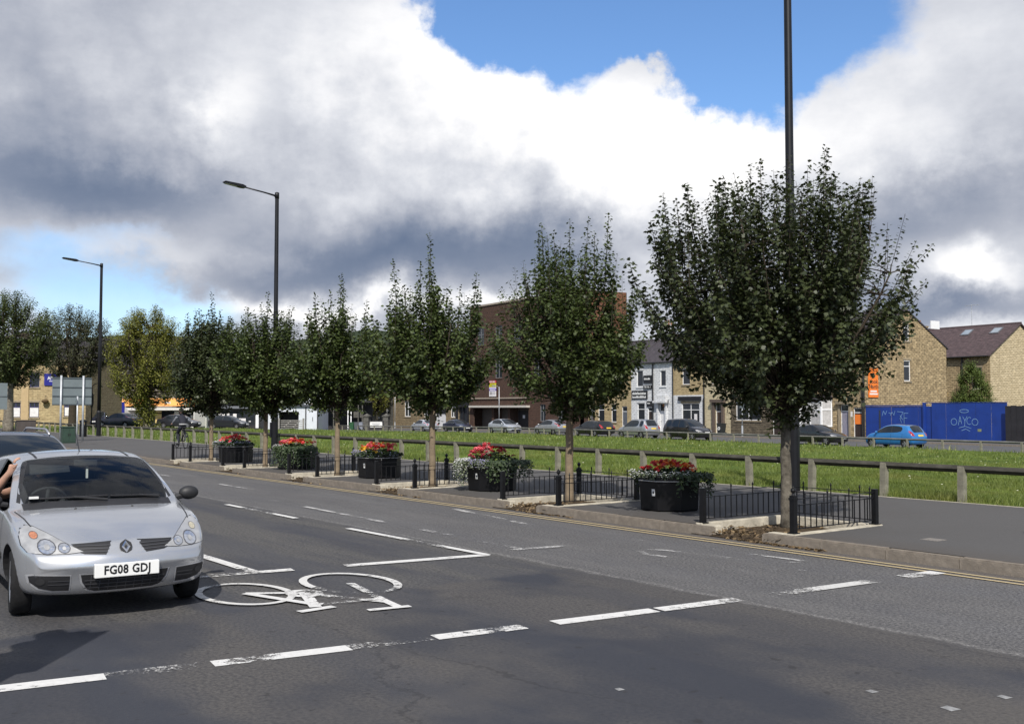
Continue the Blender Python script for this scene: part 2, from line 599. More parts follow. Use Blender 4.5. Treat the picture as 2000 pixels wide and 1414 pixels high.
    link(nt, (chip * -1.0) * coarse * 1.3 + fine * 0.5 + grit * 0.4, bn.inputs['Height'])
    nt.links.new(bn.outputs[0], b.inputs['Normal'])
    return m


def asphalt_path():
    m = bpy.data.materials.new('asphalt_footway'); m.use_nodes = True
    nt = m.node_tree; b = nt.nodes['Principled BSDF']
    tcn = node(nt, 'ShaderNodeTexCoord'); v = tcn.outputs['Object']
    big = noise(nt, v, 0.5, 5, 0.6); fine = noise(nt, v, 90.0, 3, 0.7); mid = noise(nt, v, 5.0, 4, 0.6)
    c = mixc(nt, fine.lin(0.3, 0.7), (0.066, 0.064, 0.064), (0.110, 0.106, 0.103))
    c = mixc(nt, big.smooth(0.4, 0.65) * 0.4, c, (0.075, 0.070, 0.068))
    c = mixc(nt, mid.smooth(0.6, 0.8) * 0.25, c, (0.15, 0.14, 0.125))
    x, y, z = sep(nt, v)
    edge = (1.0 - (y * -1.0).smooth(0.1, 1.1)) * (0.35 + mid * 0.5)
    c = mixc(nt, edge.clamp() * 0.7, c, (0.082, 0.068, 0.056))
    nt.links.new(c, b.inputs['Base Color'])
    b.inputs['Roughness'].default_value = 0.85
    b.inputs['Specular IOR Level'].default_value = 0.3
    bn = node(nt, 'ShaderNodeBump'); bn.inputs['Strength'].default_value = 0.35; bn.inputs['Distance'].default_value = 0.006
    link(nt, fine, bn.inputs['Height']); nt.links.new(bn.outputs[0], b.inputs['Normal'])
    return m


def paint_mat(name, col, wear, scale=14.0):
    """road paint with worn-away patches"""
    m = bpy.data.materials.new(name); m.use_nodes = True
    nt = m.node_tree; b = nt.nodes['Principled BSDF']
    tcn = node(nt, 'ShaderNodeTexCoord'); v = tcn.outputs['Object']
    f = noise(nt, v, scale, 6, 0.75); g = noise(nt, v, 0.9, 3, 0.5); h = noise(nt, v, 70.0, 3, 0.7)
    nt.links.new(mixc(nt, f.lin(0.3, 0.7), tuple(q * 0.78 for q in col), col), b.inputs['Base Color'])
    b.inputs['Roughness'].default_value = 0.75
    keep = (f * 0.55 + g * 0.9 + h * 0.25)
    k = keep.smooth(wear, wear + 0.10)
    t = node(nt, 'ShaderNodeBsdfTransparent'); mx = node(nt, 'ShaderNodeMixShader')
    link(nt, k, mx.inputs[0]); nt.links.new(t.outputs[0], mx.inputs[1]); nt.links.new(b.outputs[0], mx.inputs[2])
    nt.links.new(mx.outputs[0], nt.nodes['Material Output'].inputs[0])
    return m


M_ROAD = asphalt_road(); M_PATH = asphalt_path()
M_PAINT = paint_mat('road_paint_white', (0.70, 0.69, 0.67), 0.72)
M_PAINT_WORN = paint_mat('road_paint_worn', (0.62, 0.61, 0.59), 0.85, 16.0)
M_PAINT_FAINT = paint_mat('road_paint_faint', (0.50, 0.49, 0.48), 0.865, 14.0)
M_PAINT_Y = paint_mat('road_paint_yellow', (0.55, 0.44, 0.25), 0.55, 20.0)
M_KERB = mat('kerb_concrete', (0.215, 0.185, 0.152), 0.9, var=0.22, scale=9, bump=0.4, spec=0.2)
M_CONC = mat('pale_concrete', (0.46, 0.42, 0.34), 0.9, var=0.3, scale=5, bump=0.5, spec=0.2)
M_SOIL = mat('pit_soil', (0.045, 0.033, 0.022), 0.95, var=0.5, scale=12, bump=0.8, spec=0.1, col2=(0.11, 0.08, 0.05))
M_BLACK = mat('black_paint', (0.006, 0.006, 0.007), 0.42, var=0.3, scale=10, spec=0.35)
M_BLACKM = mat('black_metal_dull', (0.020, 0.020, 0.021), 0.55, var=0.3, scale=8)

# ---- road frame objects: local x = t, local y = -n
def road_struct(name, mb, m, z=0.0, **kw):
    o = mb.build(name, m, None, loc=road(0, 0, z), rz=ROAD_A, **kw)
    return struct(o)


def strip(mb, t0, t1, n0, n1, z=0.0, nt_=1):
    for i in range(nt_):
        a = t0 + (t1 - t0) * i / nt_; b = t0 + (t1 - t0) * (i + 1) / nt_
        mb.quad((a, -n0, z), (a, -n1, z), (b, -n1, z), (b, -n0, z))


mb = MB(); strip(mb, -60, 170, -13.5, 0.02, 0.0, 46)
road_struct('road', mb, M_ROAD)
# opposite footway where the camera stands
mb = MB(); strip(mb, -60, 170, -40, -13.5, 0.0)
road_struct('road_far_lanes', mb, M_ROAD, -0.004)

# footway with cut-outs for the tree pits
mb = MB()
edges_t = [-60.0]
for a, b in PITS: edges_t += [a, b]
edges_t.append(170.0)
for i in range(0, len(edges_t), 2):
    strip(mb, edges_t[i], edges_t[i + 1], 0.128, 6.30, 0.13)
for a, b in PITS: strip(mb, a, b, 2.06, 6.30, 0.13)
mb.quad((-60, -6.30, 0.13), (170, -6.30, 0.13), (170, -6.30, -0.1), (-60, -6.30, -0.1))
road_struct('footway', mb, M_PATH)
mb = MB(); mb.box(-60, 170, -6.37, -6.305, -0.1, 0.135)
road_struct('footway_edging', mb, M_CONC)

# small utility cover and patch on the footway
mb = MB(); mb.box(-1.95, -1.72, -1.32, -1.10, 0.128, 0.1345)
road_struct('utility_cover', mb, mat('cover_iron', (0.2, 0.18, 0.16), 0.7, var=0.4, scale=30))

# ---- kerb of single stones
kerb = struct(thing('kerb', None, None, road(0, 0, 0), ROAD_A))
def kerb_mesh(length):
    k = MB(); k.box(0.004, length - 0.004, -0.128, 0.0, -0.05, 0.13)
    me = k.mesh('kerb_stone')
    bm = bmesh.new(); bm.from_mesh(me)
    es = [e for e in bm.edges if all(v.co.z > 0.1 for v in e.verts)]
    bmesh.ops.bevel(bm, geom=es, offset=0.014, segments=2, affect='EDGES')
    bm.to_mesh(me); bm.free(); me.materials.append(M_KERB)
    return me
km = {}
gaps = [(a + 0.42, a + 1.34) for a, b in PITS]
t = -14.0
spans = []
cur = -14.0
for g0, g1 in gaps:
    spans.append((cur, g0)); cur = g1
spans.append((cur, 62.0))
for s0, s1 in spans:
    nst = max(1, round((s1 - s0) / 0.915)); ln = (s1 - s0) / nst
    key = round(ln, 3)
    if key not in km: km[key] = kerb_mesh(ln)
    for i in range(nst):
        o = obj('kerb_stone', km[key], None, kerb)
        o.location = (s0 + i * ln, rnd.uniform(-0.004, 0.004), rnd.uniform(-0.006, 0.004))
        o.rotation_euler = (rnd.uniform(-0.01, 0.01), 0, rnd.uniform(-0.003, 0.003))
k = MB(); k.box(62, 170, -0.128, 0, -0.05, 0.13); k.box(-60, -14, -0.128, 0, -0.05, 0.13)
k.build('kerb_run', M_KERB, kerb)

# ---- tree pits: concrete lining, soil floor, drifted leaves
litter_mb = MB(); litter_var = []
for i, (a, b) in enumerate(PITS):
    pit = struct(thing('tree_pit', None, None, road(a, 0, 0), ROAD_A))
    w = b - a
    mbl = MB()
    mbl.box(w - 0.10, w + 0.03, -2.10, -0.13, -0.08, 0.150)
    mbl.build('lining', M_CONC, pit, bevel=0.012)
    mbl = MB(); mbl.box(-0.03, 0.10, -2.10, -0.13, -0.08, 0.146)
    mbl.build('lining', M_CONC, pit, bevel=0.012)
    mbl = MB(); mbl.box(0.10, w - 0.10, -2.10, -1.98, -0.08, 0.148)
    mbl.build('lining', M_CONC, pit, bevel=0.012)
    mbl = MB(); mbl.box(0.10, 0.42, -0.26, -0.13, -0.08, 0.135)
    mbl.box(1.34, w - 0.10, -0.26, -0.13, -0.08, 0.135)
    mbl.build('front_edge', M_CONC, pit, bevel=0.01)
    g = MB(); nx, ny = 10, 12
    pts = []
    for ix in range(nx + 1):
        for iy in range(ny + 1):
            xx = 0.02 + (w - 0.04) * ix / nx; yy = -2.0 + 2.02 * iy / ny
            zz = 0.012 + 0.03 * rnd.random() * min(1, max(0, -yy * 3))
            zz += 0.05 * math.exp(-((xx - 0.95) ** 2 + (yy + 1.2) ** 2) / 0.12)
            pts.append((xx, yy, zz))
    fs = []
    for ix in range(nx):
        for iy in range(ny):
            q = ix * (ny + 1) + iy
            fs.append((q, q + ny + 1, q + ny + 2, q + 1))
    g.add(pts, fs)
    g.build('soil', M_SOIL, pit, smooth=True)
    M_ = Matrix.Translation(road(a, 0, 0)) @ Matrix.Rotation(ROAD_A, 4, 'Z')
    nlit = [430, 300, 200, 120, 70, 40][i]
    for q in range(nlit):
        xx = rnd.uniform(0.08, w - 0.1); yy = -abs(rnd.gauss(0.25, 0.55)) - 0.02
        if rnd.random() < 0.25: xx = rnd.uniform(-0.6, 1.0); yy = rnd.uniform(-0.02, 0.10)
        if yy < -1.95: continue
        zz = 0.045 + rnd.uniform(0, 0.035) if yy < 0 else 0.012
        if yy < 0 and (xx < 0.1): continue
        sz = rnd.uniform(0.018, 0.045); an = rnd.uniform(0, 6.28)
        T = M_ @ Matrix.Translation((xx, yy, zz)) @ Matrix.Rotation(an, 4, 'Z') @ Matrix.Rotation(rnd.uniform(-0.7, 0.7), 4, 'X') @ Matrix.Rotation(rnd.uniform(-0.7, 0.7), 4, 'Y')
        litter_mb.add([(-sz, 0, 0), (0, -sz * 0.6, 0.006), (sz, 0, 0), (0, sz * 0.6, 0.006)], [(0, 1, 2), (0, 2, 3)], T)
        vv = rnd.random(); litter_var += [vv, vv]
me = litter_mb.mesh('leaf_litter', fix=False)
at = me.attributes.new('var', 'FLOAT', 'FACE'); at.data.foreach_set('value', litter_var)
tag(obj('leaf_litter', me, leaf_mat('dead_leaf', (0.055, 0.035, 0.02), (0.24, 0.17, 0.09), 0.05)), 'dry brown leaves drifted in the kerb openings and tree pits', 'leaves', kind='stuff')

# ---- painted markings (thin sheets just above the road)
ZS = [0.0]


def stroke(mb, pts, w, closed=False):
    """flat ribbon through (t, n) points"""
    P = [Vector((p[0], -p[1])) for p in pts]
    ZS[0] = (ZS[0] + 0.0005) % 0.008; zz = ZS[0]
    n = len(P)
    L = []; Rr = []
    for i in range(n):
        a = P[(i - 1) % n] if (closed or i > 0) else P[i]
        c = P[(i + 1) % n] if (closed or i < n - 1) else P[i]
        d = (c - a).normalized(); q = Vector((-d.y, d.x)) * w / 2
        L.append(P[i] + q); Rr.append(P[i] - q)
    rng = range(n if closed else n - 1)
    for i in rng:
        j = (i + 1) % n
        mb.quad((Rr[i].x, Rr[i].y, zz), (Rr[j].x, Rr[j].y, zz), (L[j].x, L[j].y, zz), (L[i].x, L[i].y, zz))


def lerp(a, b, f): return a + (b - a) * f


def stop_t(n): return -1.80 - 1.05 * ((n + 9.6) / 9.1) - 0.10 * math.sin((n + 9.6) / 9.1 * math.pi)


mb = MB()
for n0, n1 in ((-9.9, -8.95), (-8.25, -7.25), (-6.55, -5.75), (-5.45, -4.40), (-4.35, -3.4)):
    stroke(mb, [(stop_t(lerp(n0, n1, q / 4)), lerp(n0, n1, q / 4)) for q in range(5)], 0.175)
road_struct('stop_line', mb, M_PAINT, 0.004)
mb = MB(); stroke(mb, [(stop_t(n), n) for n in (-8.95, -8.6, -8.25)], 0.17); stroke(mb, [(stop_t(n), n) for n in (-7.25, -6.9, -6.55)], 0.17)
stroke(mb, [(stop_t(n), n) for n in (-5.75, -5.6, -5.45)], 0.17)
road_struct('stop_line_traces', mb, paint_mat('road_paint_traces', (0.56, 0.55, 0.53), 0.90, 22.0), 0.004)
mb = MB(); stroke(mb, [(stop_t(n), n) for n in (-3.4, -2.9, -2.3, -1.6, -1.0)], 0.17)
road_struct('worn_stop_line', mb, M_PAINT_WORN, 0.004)
mb = MB(); stroke(mb, [(stop_t(n), n) for n in (-1.0, -0.7, -0.42)], 0.2)
stroke(mb, [(1.18, -3.6), (1.45, -5.4)], 0.17); stroke(mb, [(1.55, -6.0), (1.78, -7.6)], 0.17)
road_struct('cycle_box_line', mb, M_PAINT, 0.004)
mb = MB()
stroke(mb, [(1.15, -3.62), (4.65, -3.68)], 0.11)
for q in range(14):
    a = 6.4 + q * 6.0
    stroke(mb, [(a, -3.7), (a + 3.0, -3.7)], 0.11)
    stroke(mb, [(1.75 + (q + 1) * 7.0 - 0.5, -6.5), (1.75 + (q + 1) * 7.0 + 2.5, -6.5)], 0.11)
stroke(mb, [(1.65, -6.42), (4.2, -6.45)], 0.13)
stroke(mb, [(-2.25, -9.95), (-9.0, -10.1)], 0.16)
road_struct('lane_line', mb, M_PAINT, 0.008)
mb = MB()
stroke(mb, [(1.35, -3.1), (1.05, -1.1)], 0.14)
stroke(mb, [(1.4, -2.95), (11.0, -2.6)], 0.10)
for q in range(6): stroke(mb, [(12.5 + q * 5, -1.9), (14.5 + q * 5, -1.9)], 0.10)
stroke(mb, [(0.2, -1.55), (-1.4, -1.30), (-1.9, -1.5), (-1.5, -1.75), (0.05, -2.0), (0.45, -1.8)], 0.09, True)
stroke(mb, [(-0.4, -1.6), (-1.75, -2.15)], 0.12)
stroke(mb, [(-0.1, -1.0), (-1.5, -0.9), (-1.4, -1.2)], 0.09)
stroke(mb, [(3.4, -1.2), (6.2, -0.75)], 0.12)
road_struct('faded_cycle_marking', mb, M_PAINT_FAINT, 0.004)
# double yellow lines
mb = MB()
for n_ in (-0.30, -0.47):
    stroke(mb, [(-60 + q * 5.75, n_) for q in range(41)], 0.055)
road_struct('double_yellow_lines', mb, M_PAINT_Y, 0.004)
# cycle symbol
mb = MB()
def ring(c, rt, rn, n=30, ph=0.0):
    return [(c[0] + rt * math.cos(2 * math.pi * q / n + ph), c[1] + rn * math.sin(2 * math.pi * q / n + ph)) for q in range(n)]
ca, cb = (0.42, -7.02), (0.36, -5.92)
mw = MB()
stroke(mw, ring(ca, 0.62, 0.40), 0.075, True)
stroke(mw, ring(cb, 0.66, 0.42), 0.085, True)
road_struct('cycle_symbol_wheels', mw, paint_mat('road_paint_half_worn', (0.66, 0.65, 0.63), 0.755, 12.0), 0.012)
hub = (0.10, -6.55); seat = (-0.62, -6.78); head = (-0.74, -6.12)
stroke(mb, [ca, hub], 0.085); stroke(mb, [ca, (-0.45, -6.74)], 0.09); stroke(mb, [hub, seat], 0.11)
stroke(mb, [(-0.50, -6.74), (-0.60, -6.14)], 0.08); stroke(mb, [hub, head], 0.10); stroke(mb, [cb, head, (-1.02, -6.16)], 0.085)
stroke(mb, [(-0.70, -6.98), (-0.66, -6.62)], 0.10); stroke(mb, [(-1.00, -6.46), (-1.06, -6.06)], 0.09)
stroke(mb, ring(hub, 0.17, 0.13, 14), 0.09, True)
road_struct('cycle_symbol', mb, M_PAINT, 0.012)
# little repair patches and reflective studs on the road
mb = MB()
for t_, n_, w_ in ((-5.7, -5.1, 0.05), (-5.2, -5.15, 0.035), (-5.77, -4.6, 0.04), (-4.2, -6.4, 0.03)):
    mb.add([(t_ - w_, -n_ - w_ * 0.7, 0.003), (t_ + w_ * 0.9, -n_ - w_ * 0.8, 0.003), (t_ + w_, -n_ + w_ * 0.6, 0.003), (t_ - w_ * 0.7, -n_ + w_, 0.003), (t_, -n_, 0.012)], [(0, 1, 4), (1, 2, 4), (2, 3, 4), (3, 0, 4)])
road_struct('road_stud', mb, mat('stud_metal', (0.24, 0.24, 0.24), 0.5, var=0.3, scale=20))

# ---- ground sheet out to the horizon
M_GRASS_FAR = mat('grass_ground', (0.030, 0.058, 0.010), 0.9, scale=0.9, detail=8, col2=(0.145, 0.195, 0.036), spec=0.1, bump=0.6, bscale=14)
xs = [-4000, -1500, -600, -300] + list(np.linspace(-200, 200, 101)) + [300, 600, 1500, 4000]
ys = [-4000, -1500, -600, -200, -100] + list(np.linspace(-60, 260, 81)) + [320, 450, 800, 1500, 4000]
vs = []; fs = []
for yv in ys:
    for xv in xs:
        t_, n_ = road_tn(xv, yv)
        z = zg(xv, yv) - 0.22 if n_ > 8 else -0.35
        vs.append((xv, yv, z))
nx = len(xs)
for j in range(len(ys) - 1):
    for i in range(nx - 1):
        q = j * nx + i
        fs.append((q, q + 1, q + nx + 1, q + nx))
g = MB(); g.add(vs, fs)
struct(g.build('ground', mat('distant_ground', (0.10, 0.10, 0.085), 0.95, scale=0.05, col2=(0.075, 0.10, 0.05)), smooth=True))

# ---- grass field between the fences
def field_pt(a, u):
    """a: 0 right .. 1 left, u: 0 near fence .. 1 far fence"""
    N = road(lerp(-26, 92, a), 6.36)
    Fp = far(lerp(-34, 100, a), -1.15)
    x = lerp(N.x, Fp.x, u); y = lerp(N.y, Fp.y, u)
    return x, y


def bumpy(x, y):
    return 0.05 * math.sin(x * 0.9 + 1.3 * math.sin(y * 0.37)) + 0.06 * math.sin(y * 0.55 + 0.8 * math.sin(x * 0.41)) + 0.03 * math.sin(x * 2.3 + y * 1.7)


NA, NU = 150, 70
vs = []; fs = []
for i in range(NA + 1):
    for j in range(NU + 1):
        a = i / NA; u = (j / NU) ** 1.5
        x, y = field_pt(a, u)
        e = min(1, u * 12) * min(1, (1 - u) * 12)
        vs.append((x, y, zg(x, y) + bumpy(x, y) * e + 0.03))
for i in range(NA):
    for j in range(NU):
        q = i * (NU + 1) + j
        fs.append((q, q + 1, q + NU + 2, q + NU + 1))
g = MB(); g.add(vs, fs)
struct(g.build('grass_field', M_GRASS_FAR, smooth=True))

# grass blades: density thins with distance, blades widen so they still read
rs = np.random.RandomState(3)
def grass_blades():
    V = []; Fc = []; var = []
    cnt = 0
    px_, py_, pz_, hh, ww = [], [], [], [], []
    for band, num, h0, w0 in (((17, 26), 60000, 0.085, 0.009), ((26, 40), 42000, 0.105, 0.014), ((40, 60), 26000, 0.13, 0.024), ((60, 105), 16000, 0.18, 0.045)):
        got = 0; tries = 0
        while got < num and tries < 40:
            tries += 1
            y = rs.uniform(band[0], band[1], num)
            x = rs.uniform(-0.55, 0.54, num) * y
            for xv, yv in zip(x, y):
                t_, n_ = road_tn(xv, yv)
                if n_ < 6.40: continue
                k_, m_ = far_km(xv, yv)
                if m_ > -1.0: continue
                d2 = max(0, -1.4 - m_); u = (n_ - 6.2) / (n_ - 6.2 + d2 + 1e-6)
                e = min(1, u * 12) * min(1, (1 - u) * 12)
                # clumps and mown patches
                cl = 0.55 + 0.45 * math.sin(xv * 1.7 + 2 * math.sin(yv * 0.9)) * math.sin(yv * 1.3 + 1.5 * math.sin(xv * 0.7))
                if rs.rand() > 0.35 + 0.65 * cl: continue
                px_.append(xv); py_.append(yv); pz_.append(zg(xv, yv) + bumpy(xv, yv) * e + 0.02)
                tall = 1.7 if (n_ < 7.0 or m_ > -2.6) and rs.rand() < 0.4 else 1.0
                hh.append(h0 * rs.uniform(0.5, 1.35) * (0.6 + 0.7 * cl) * tall); ww.append(w0 * rs.uniform(0.6, 1.4))
                got += 1
                if got >= num: break
    n = len(px_)
    P = np.stack([px_, py_, pz_], 1); H = np.array(hh)[:, None]; Wd = np.array(ww)[:, None]
    an = rs.uniform(0, 2 * np.pi, n); D = np.stack([np.cos(an), np.sin(an), np.zeros(n)], 1)
    la = rs.uniform(0, 2 * np.pi, n); Ln = np.stack([np.cos(la), np.sin(la), np.zeros(n)], 1) * H * rs.uniform(0.15, 0.8, (n, 1))
    up = np.array([[0, 0, 1.0]])
    v0 = P - D * Wd / 2; v1 = P + D * Wd / 2
    mid = P + up * H * 0.6 + Ln * 0.35
    v2 = mid + D * Wd * 0.35; v3 = mid - D * Wd * 0.35
    v4 = P + up * H * 0.95 + Ln
    VV = np.stack([v0, v1, v2, v3, v4], 1).reshape(-1, 3)
    idx = np.arange(n)[:, None] * 5
    quads = np.concatenate([idx, idx + 1, idx + 2, idx + 3], 1); tris = np.concatenate([idx + 3, idx + 2, idx + 4], 1)
    return VV, quads, tris, rs.rand(n)


def np_mesh(name, V, polys):
    """polys: list of (n,k) index arrays"""
    me = bpy.data.meshes.new(name)
    nl = sum(p.size for p in polys); npoly = sum(len(p) for p in polys)
    me.vertices.add(len(V)); me.vertices.foreach_set('co', np.asarray(V, dtype=np.float32).ravel())
    me.loops.add(nl); me.polygons.add(npoly)
    me.loops.foreach_set('vertex_index', np.concatenate([p.ravel() for p in polys]).astype(np.int32))
    tot = np.concatenate([np.full(len(p), p.shape[1]) for p in polys]).astype(np.int32)
    st = np.concatenate([[0], np.cumsum(tot)[:-1]]).astype(np.int32)
    me.polygons.foreach_set('loop_start', st)
    me.update(calc_edges=True)
    return me


VV, quads, tris, gv = grass_blades()
me = np_mesh('grass', VV, [quads, tris])
at = me.attributes.new('var', 'FLOAT', 'FACE'); at.data.foreach_set('value', np.concatenate([gv, gv]))
M_BLADE = leaf_mat('grass_blade', (0.028, 0.058, 0.009), (0.25, 0.30, 0.075), 0.35, 0.5)
_nt = M_BLADE.node_tree      # yellow-brown and darker green patches through the verge
_b = _nt.nodes['Principled BSDF']; _src = _b.inputs['Base Color'].links[0].from_socket
_tc = node(_nt, 'ShaderNodeTexCoord')
_p1 = noise(_nt, _tc.outputs['Object'], 0.22, 5, 0.65).smooth(0.50, 0.66); _p2 = noise(_nt, _tc.outputs['Object'], 0.5, 4, 0.6).smooth(0.52, 0.68)
_c = mixc(_nt, _p1 * 0.55, _src, (0.26, 0.24, 0.075)); _c = mixc(_nt, _p2 * 0.6, _c, (0.035, 0.075, 0.014))
_nt.links.new(_c, _b.inputs['Base Color'])
tag(obj('grass', me, M_BLADE), 'rough sunlit green grass on the verge between the rail fences', 'grass', kind='stuff')
# small white and yellow flowers and pale seed heads in the grass
mbf = MB()
for q in range(200):
    y = rnd.uniform(18, 70); x = rnd.uniform(-0.5, 0.52) * y
    t_, n_ = road_tn(x, y); k_, m_ = far_km(x, y)
    if n_ < 6.6 or m_ > -1.2: continue
    z = zg(x, y) + bumpy(x, y) + rnd.uniform(0.14, 0.3)
    s_ = rnd.uniform(0.012, 0.022) * (1 + y / 60)
    mbf.lathe([(0.0001, -s_ * 0.3), (s_, 0), (0.0001, s_ * 0.4)], 5, Matrix.Translation((x, y, z)))
tag(mbf.build('meadow_flowers', mat('clover_white', (0.62, 0.62, 0.45), 0.7)), 'scattered pale clover heads dotted through the rough grass', 'flowers', kind='stuff')

# ---- knee-rail fences
M_POST = mat('weathered_post', (0.22, 0.21, 0.165), 0.85, var=0.3, scale=5, bump=0.3, spec=0.2, streak=0.35)
M_RAIL = mat('dark_rail', (0.030, 0.029, 0.024), 0.8, var=0.5, scale=6, spec=0.2, col2=(0.075, 0.070, 0.058))
M_RAIL2 = mat('grey_rail', (0.13, 0.13, 0.12), 0.85, var=0.3, scale=4, spec=0.2)


def knee_fence(label, pts, zfun, m_rail, hgt, group=None):
    f = thing('knee_rail_fence', label, 'fence', (pts[0][0], pts[0][1], zfun(*pts[0])), 0, group)
    o0 = Vector(f.location)
    d = (Vector(pts[1]) - Vector(pts[0])).normalized(); a = math.atan2(d.y, d.x)
    p = MB(); w = 0.058
    # post with a slanted top that rises above the rail on the path side (local +y)
    p.add([(-w, -w, -0.15), (w, -w, -0.15), (w, w, -0.15), (-w, w, -0.15), (-w, -w, hgt - 0.14), (w, -w, hgt - 0.14), (w, w, hgt), (-w, w, hgt)],
          [(0, 3, 2, 1), (4, 5, 6, 7), (0, 1, 5, 4), (1, 2, 6, 5), (2, 3, 7, 6), (3, 0, 4, 7)])
    pm = p.mesh('post'); pm.materials.append(M_POST)
    rails = {}
    for i, q in enumerate(pts):
        z = zfun(*q)
        o = obj('post', pm, None, f); o.location = (q[0] - o0.x, q[1] - o0.y, z - o0.z)
        o.rotation_euler = (rnd.uniform(-0.03, 0.03), rnd.uniform(-0.03, 0.03), a + rnd.uniform(-0.05, 0.05))
        if i:
            p0 = Vector((pts[i - 1][0], pts[i - 1][1], zfun(*pts[i - 1]) + hgt - 0.055)); p1 = Vector((q[0], q[1], z + hgt - 0.055))
            dv = p1 - p0; ln = dv.length
            key = round(ln, 1)
            if key not in rails:
                r_ = MB(); s_ = 0.066
                r_.add([(x_, c_[0], c_[1]) for x_ in (0.0, 1.0) for c_ in ((s_, 0), (0, s_), (-s_, 0), (0, -s_))],
                       [(0, 1, 2, 3), (7, 6, 5, 4), (0, 4, 5, 1), (1, 5, 6, 2), (2, 6, 7, 3), (3, 7, 4, 0)])
                rails[key] = r_.mesh('rail'); rails[key].materials.append(m_rail)
            ro = obj('rail', rails[key], None, f)
            off = Vector((d.y, -d.x, 0)) * 0.045     # on the grass side of the posts
            if Vector((off.x, off.y)).dot(Vector((0.3, 1))) < 0: off = -off
            ro.location = p0 - o0 + off
            ro.rotation_euler = (0, -math.asin(dv.z / ln), math.atan2(dv.y, dv.x))
            ro.scale = (ln - 0.004, 1, 1)
    return f


def zn(x, y): return 0.11
pts = [tuple(road(-9.0 + 1.62 * i + rnd.uniform(-0.03, 0.03), 6.47)[:2]) for i in range(0, 62)]
knee_fence('low dark-railed fence with pale posts along the back of the footway', pts, zn, M_RAIL, 0.66)
pts = [tuple(far(-22 + 2.5 * i, -1.5)[:2]) for i in range(0, 48)]
knee_fence('low grey rail fence beyond the grass in front of the parked cars', pts, lambda x, y: zg(x, y), M_RAIL2, 0.66)

# ---- tree-pit railings
def bar_mesh(h, pointed):
    p = MB(); r_ = 0.009
    p.tube([(0, 0, 0), (0, 0, h)], r_, 5)
    if pointed: p.lathe([(0.013, 0), (0.016, 0.012), (0.0005, 0.05)], 6, Matrix.Translation((0, 0, h)))
    me = p.mesh('bar'); me.materials.append(M_BLACK); return me


BAR_S = bar_mesh(0.33, False); BAR_L = bar_mesh(0.45, True)
def post_mesh(ball):
    p = MB(); w = 0.036
    p.box(-w, w, -w, w, 0, 0.50)
    if ball:
        p.box(-w - 0.008, w + 0.008, -w - 0.008, w + 0.008, 0.44, 0.47)
        p.lathe([(0.03, 0.50), (0.018, 0.515), (0.014, 0.53), (0.03, 0.545), (0.036, 0.567), (0.03, 0.59), (0.012, 0.605), (0.004, 0.62)], 10)
    p.box(-0.06, 0.06, -0.06, 0.06, 0, 0.012)
    me = p.mesh('post'); me.materials.append(M_BLACK); return me


POST_B = post_mesh(True); POST_P = post_mesh(False)
lab_pit = ['nearest the junction, round the broadest tree', 'round the second tree from the junction', 'round the third tree from the junction',
           'round the fourth tree from the junction', 'round the fifth tree from the junction', 'round the sixth tree, farthest from the junction']
for i, (a, b) in enumerate(PITS):
    w = b - a
    rl = thing('tree_guard_railing', 'low black iron railing ' + lab_pit[i], 'railing', road(a, 0, 0.13), ROAD_A, 'railings round the street trees')
    FR, BR, BL, FL = (0.05, -0.20), (0.05, -2.03), (w - 0.05, -2.03), (w - 0.05, -0.20)
    for q, ball in ((FR, True), (BR, False), (BL, True), (FL, False)):
        o = obj('post', POST_B if ball else POST_P, None, rl); o.location = (q[0], q[1], 0.016)
    for p0, p1 in ((FR, BR), (BR, BL), (BL, FL)):
        p0 = Vector(p0 + (0,)); p1 = Vector(p1 + (0,)); dv = (p1 - p0); ln = dv.length; dn = dv.normalized()
        ang = math.atan2(dv.y, dv.x)
        for z, hh_ in ((0.075, 0.012), (0.385, 0.012), (0.465, 0.010)):
            r_ = MB(); r_.box(0.03, ln - 0.03, -0.009, 0.009, z - hh_ / 2, z + hh_ / 2)
            o = r_.build('rail', M_BLACK, rl); o.location = p0; o.rotation_euler = (0, 0, ang)
        nb = int(ln / 0.118)
        for q in range(1, nb):
            pp = p0 + dn * (ln * q / nb)
            lg = q % 4 == 2
            o = obj('bar', BAR_L if lg else BAR_S, None, rl); o.location = (pp.x, pp.y, 0.065)

# ================================================================ TREES
from mathutils import noise as mnoise

M_BARK = mat('grey_bark', (0.105, 0.09, 0.072), 0.9, scale=7, bump=0.7, spec=0.15, col2=(0.25, 0.225, 0.18))
M_BARK_TAN = mat('tan_bark', (0.26, 0.20, 0.135), 0.9, scale=6, bump=0.5, spec=0.15, col2=(0.17, 0.135, 0.095))
M_BARK_SHADE = mat('shaded_mottled_bark', (0.050, 0.042, 0.033), 0.9, scale=9, bump=0.7, spec=0.15, col2=(0.20, 0.18, 0.145), detail=6)  # mottled bark, darkened to put the crown's dappled shade into its colour
M_TWIG = mat('dark_twig', (0.055, 0.045, 0.035), 0.9, var=0.3, scale=9, spec=0.1)
LEAF_POLY = {
    10: [(0, 0), (0.28, 0.02), (0.50, 0.22), (0.30, 0.42), (0.44, 0.74), (0.14, 0.66), (0, 1.0), (-0.14, 0.66), (-0.44, 0.74), (-0.30, 0.42), (-0.50, 0.22), (-0.28, 0.02)],
    6: [(0, 0), (0.45, 0.2), (0.40, 0.70), (0, 1.0), (-0.40, 0.70), (-0.45, 0.2)],
    4: [(0, 0), (0.36, 0.45), (0, 1.0), (-0.36, 0.45)],
}


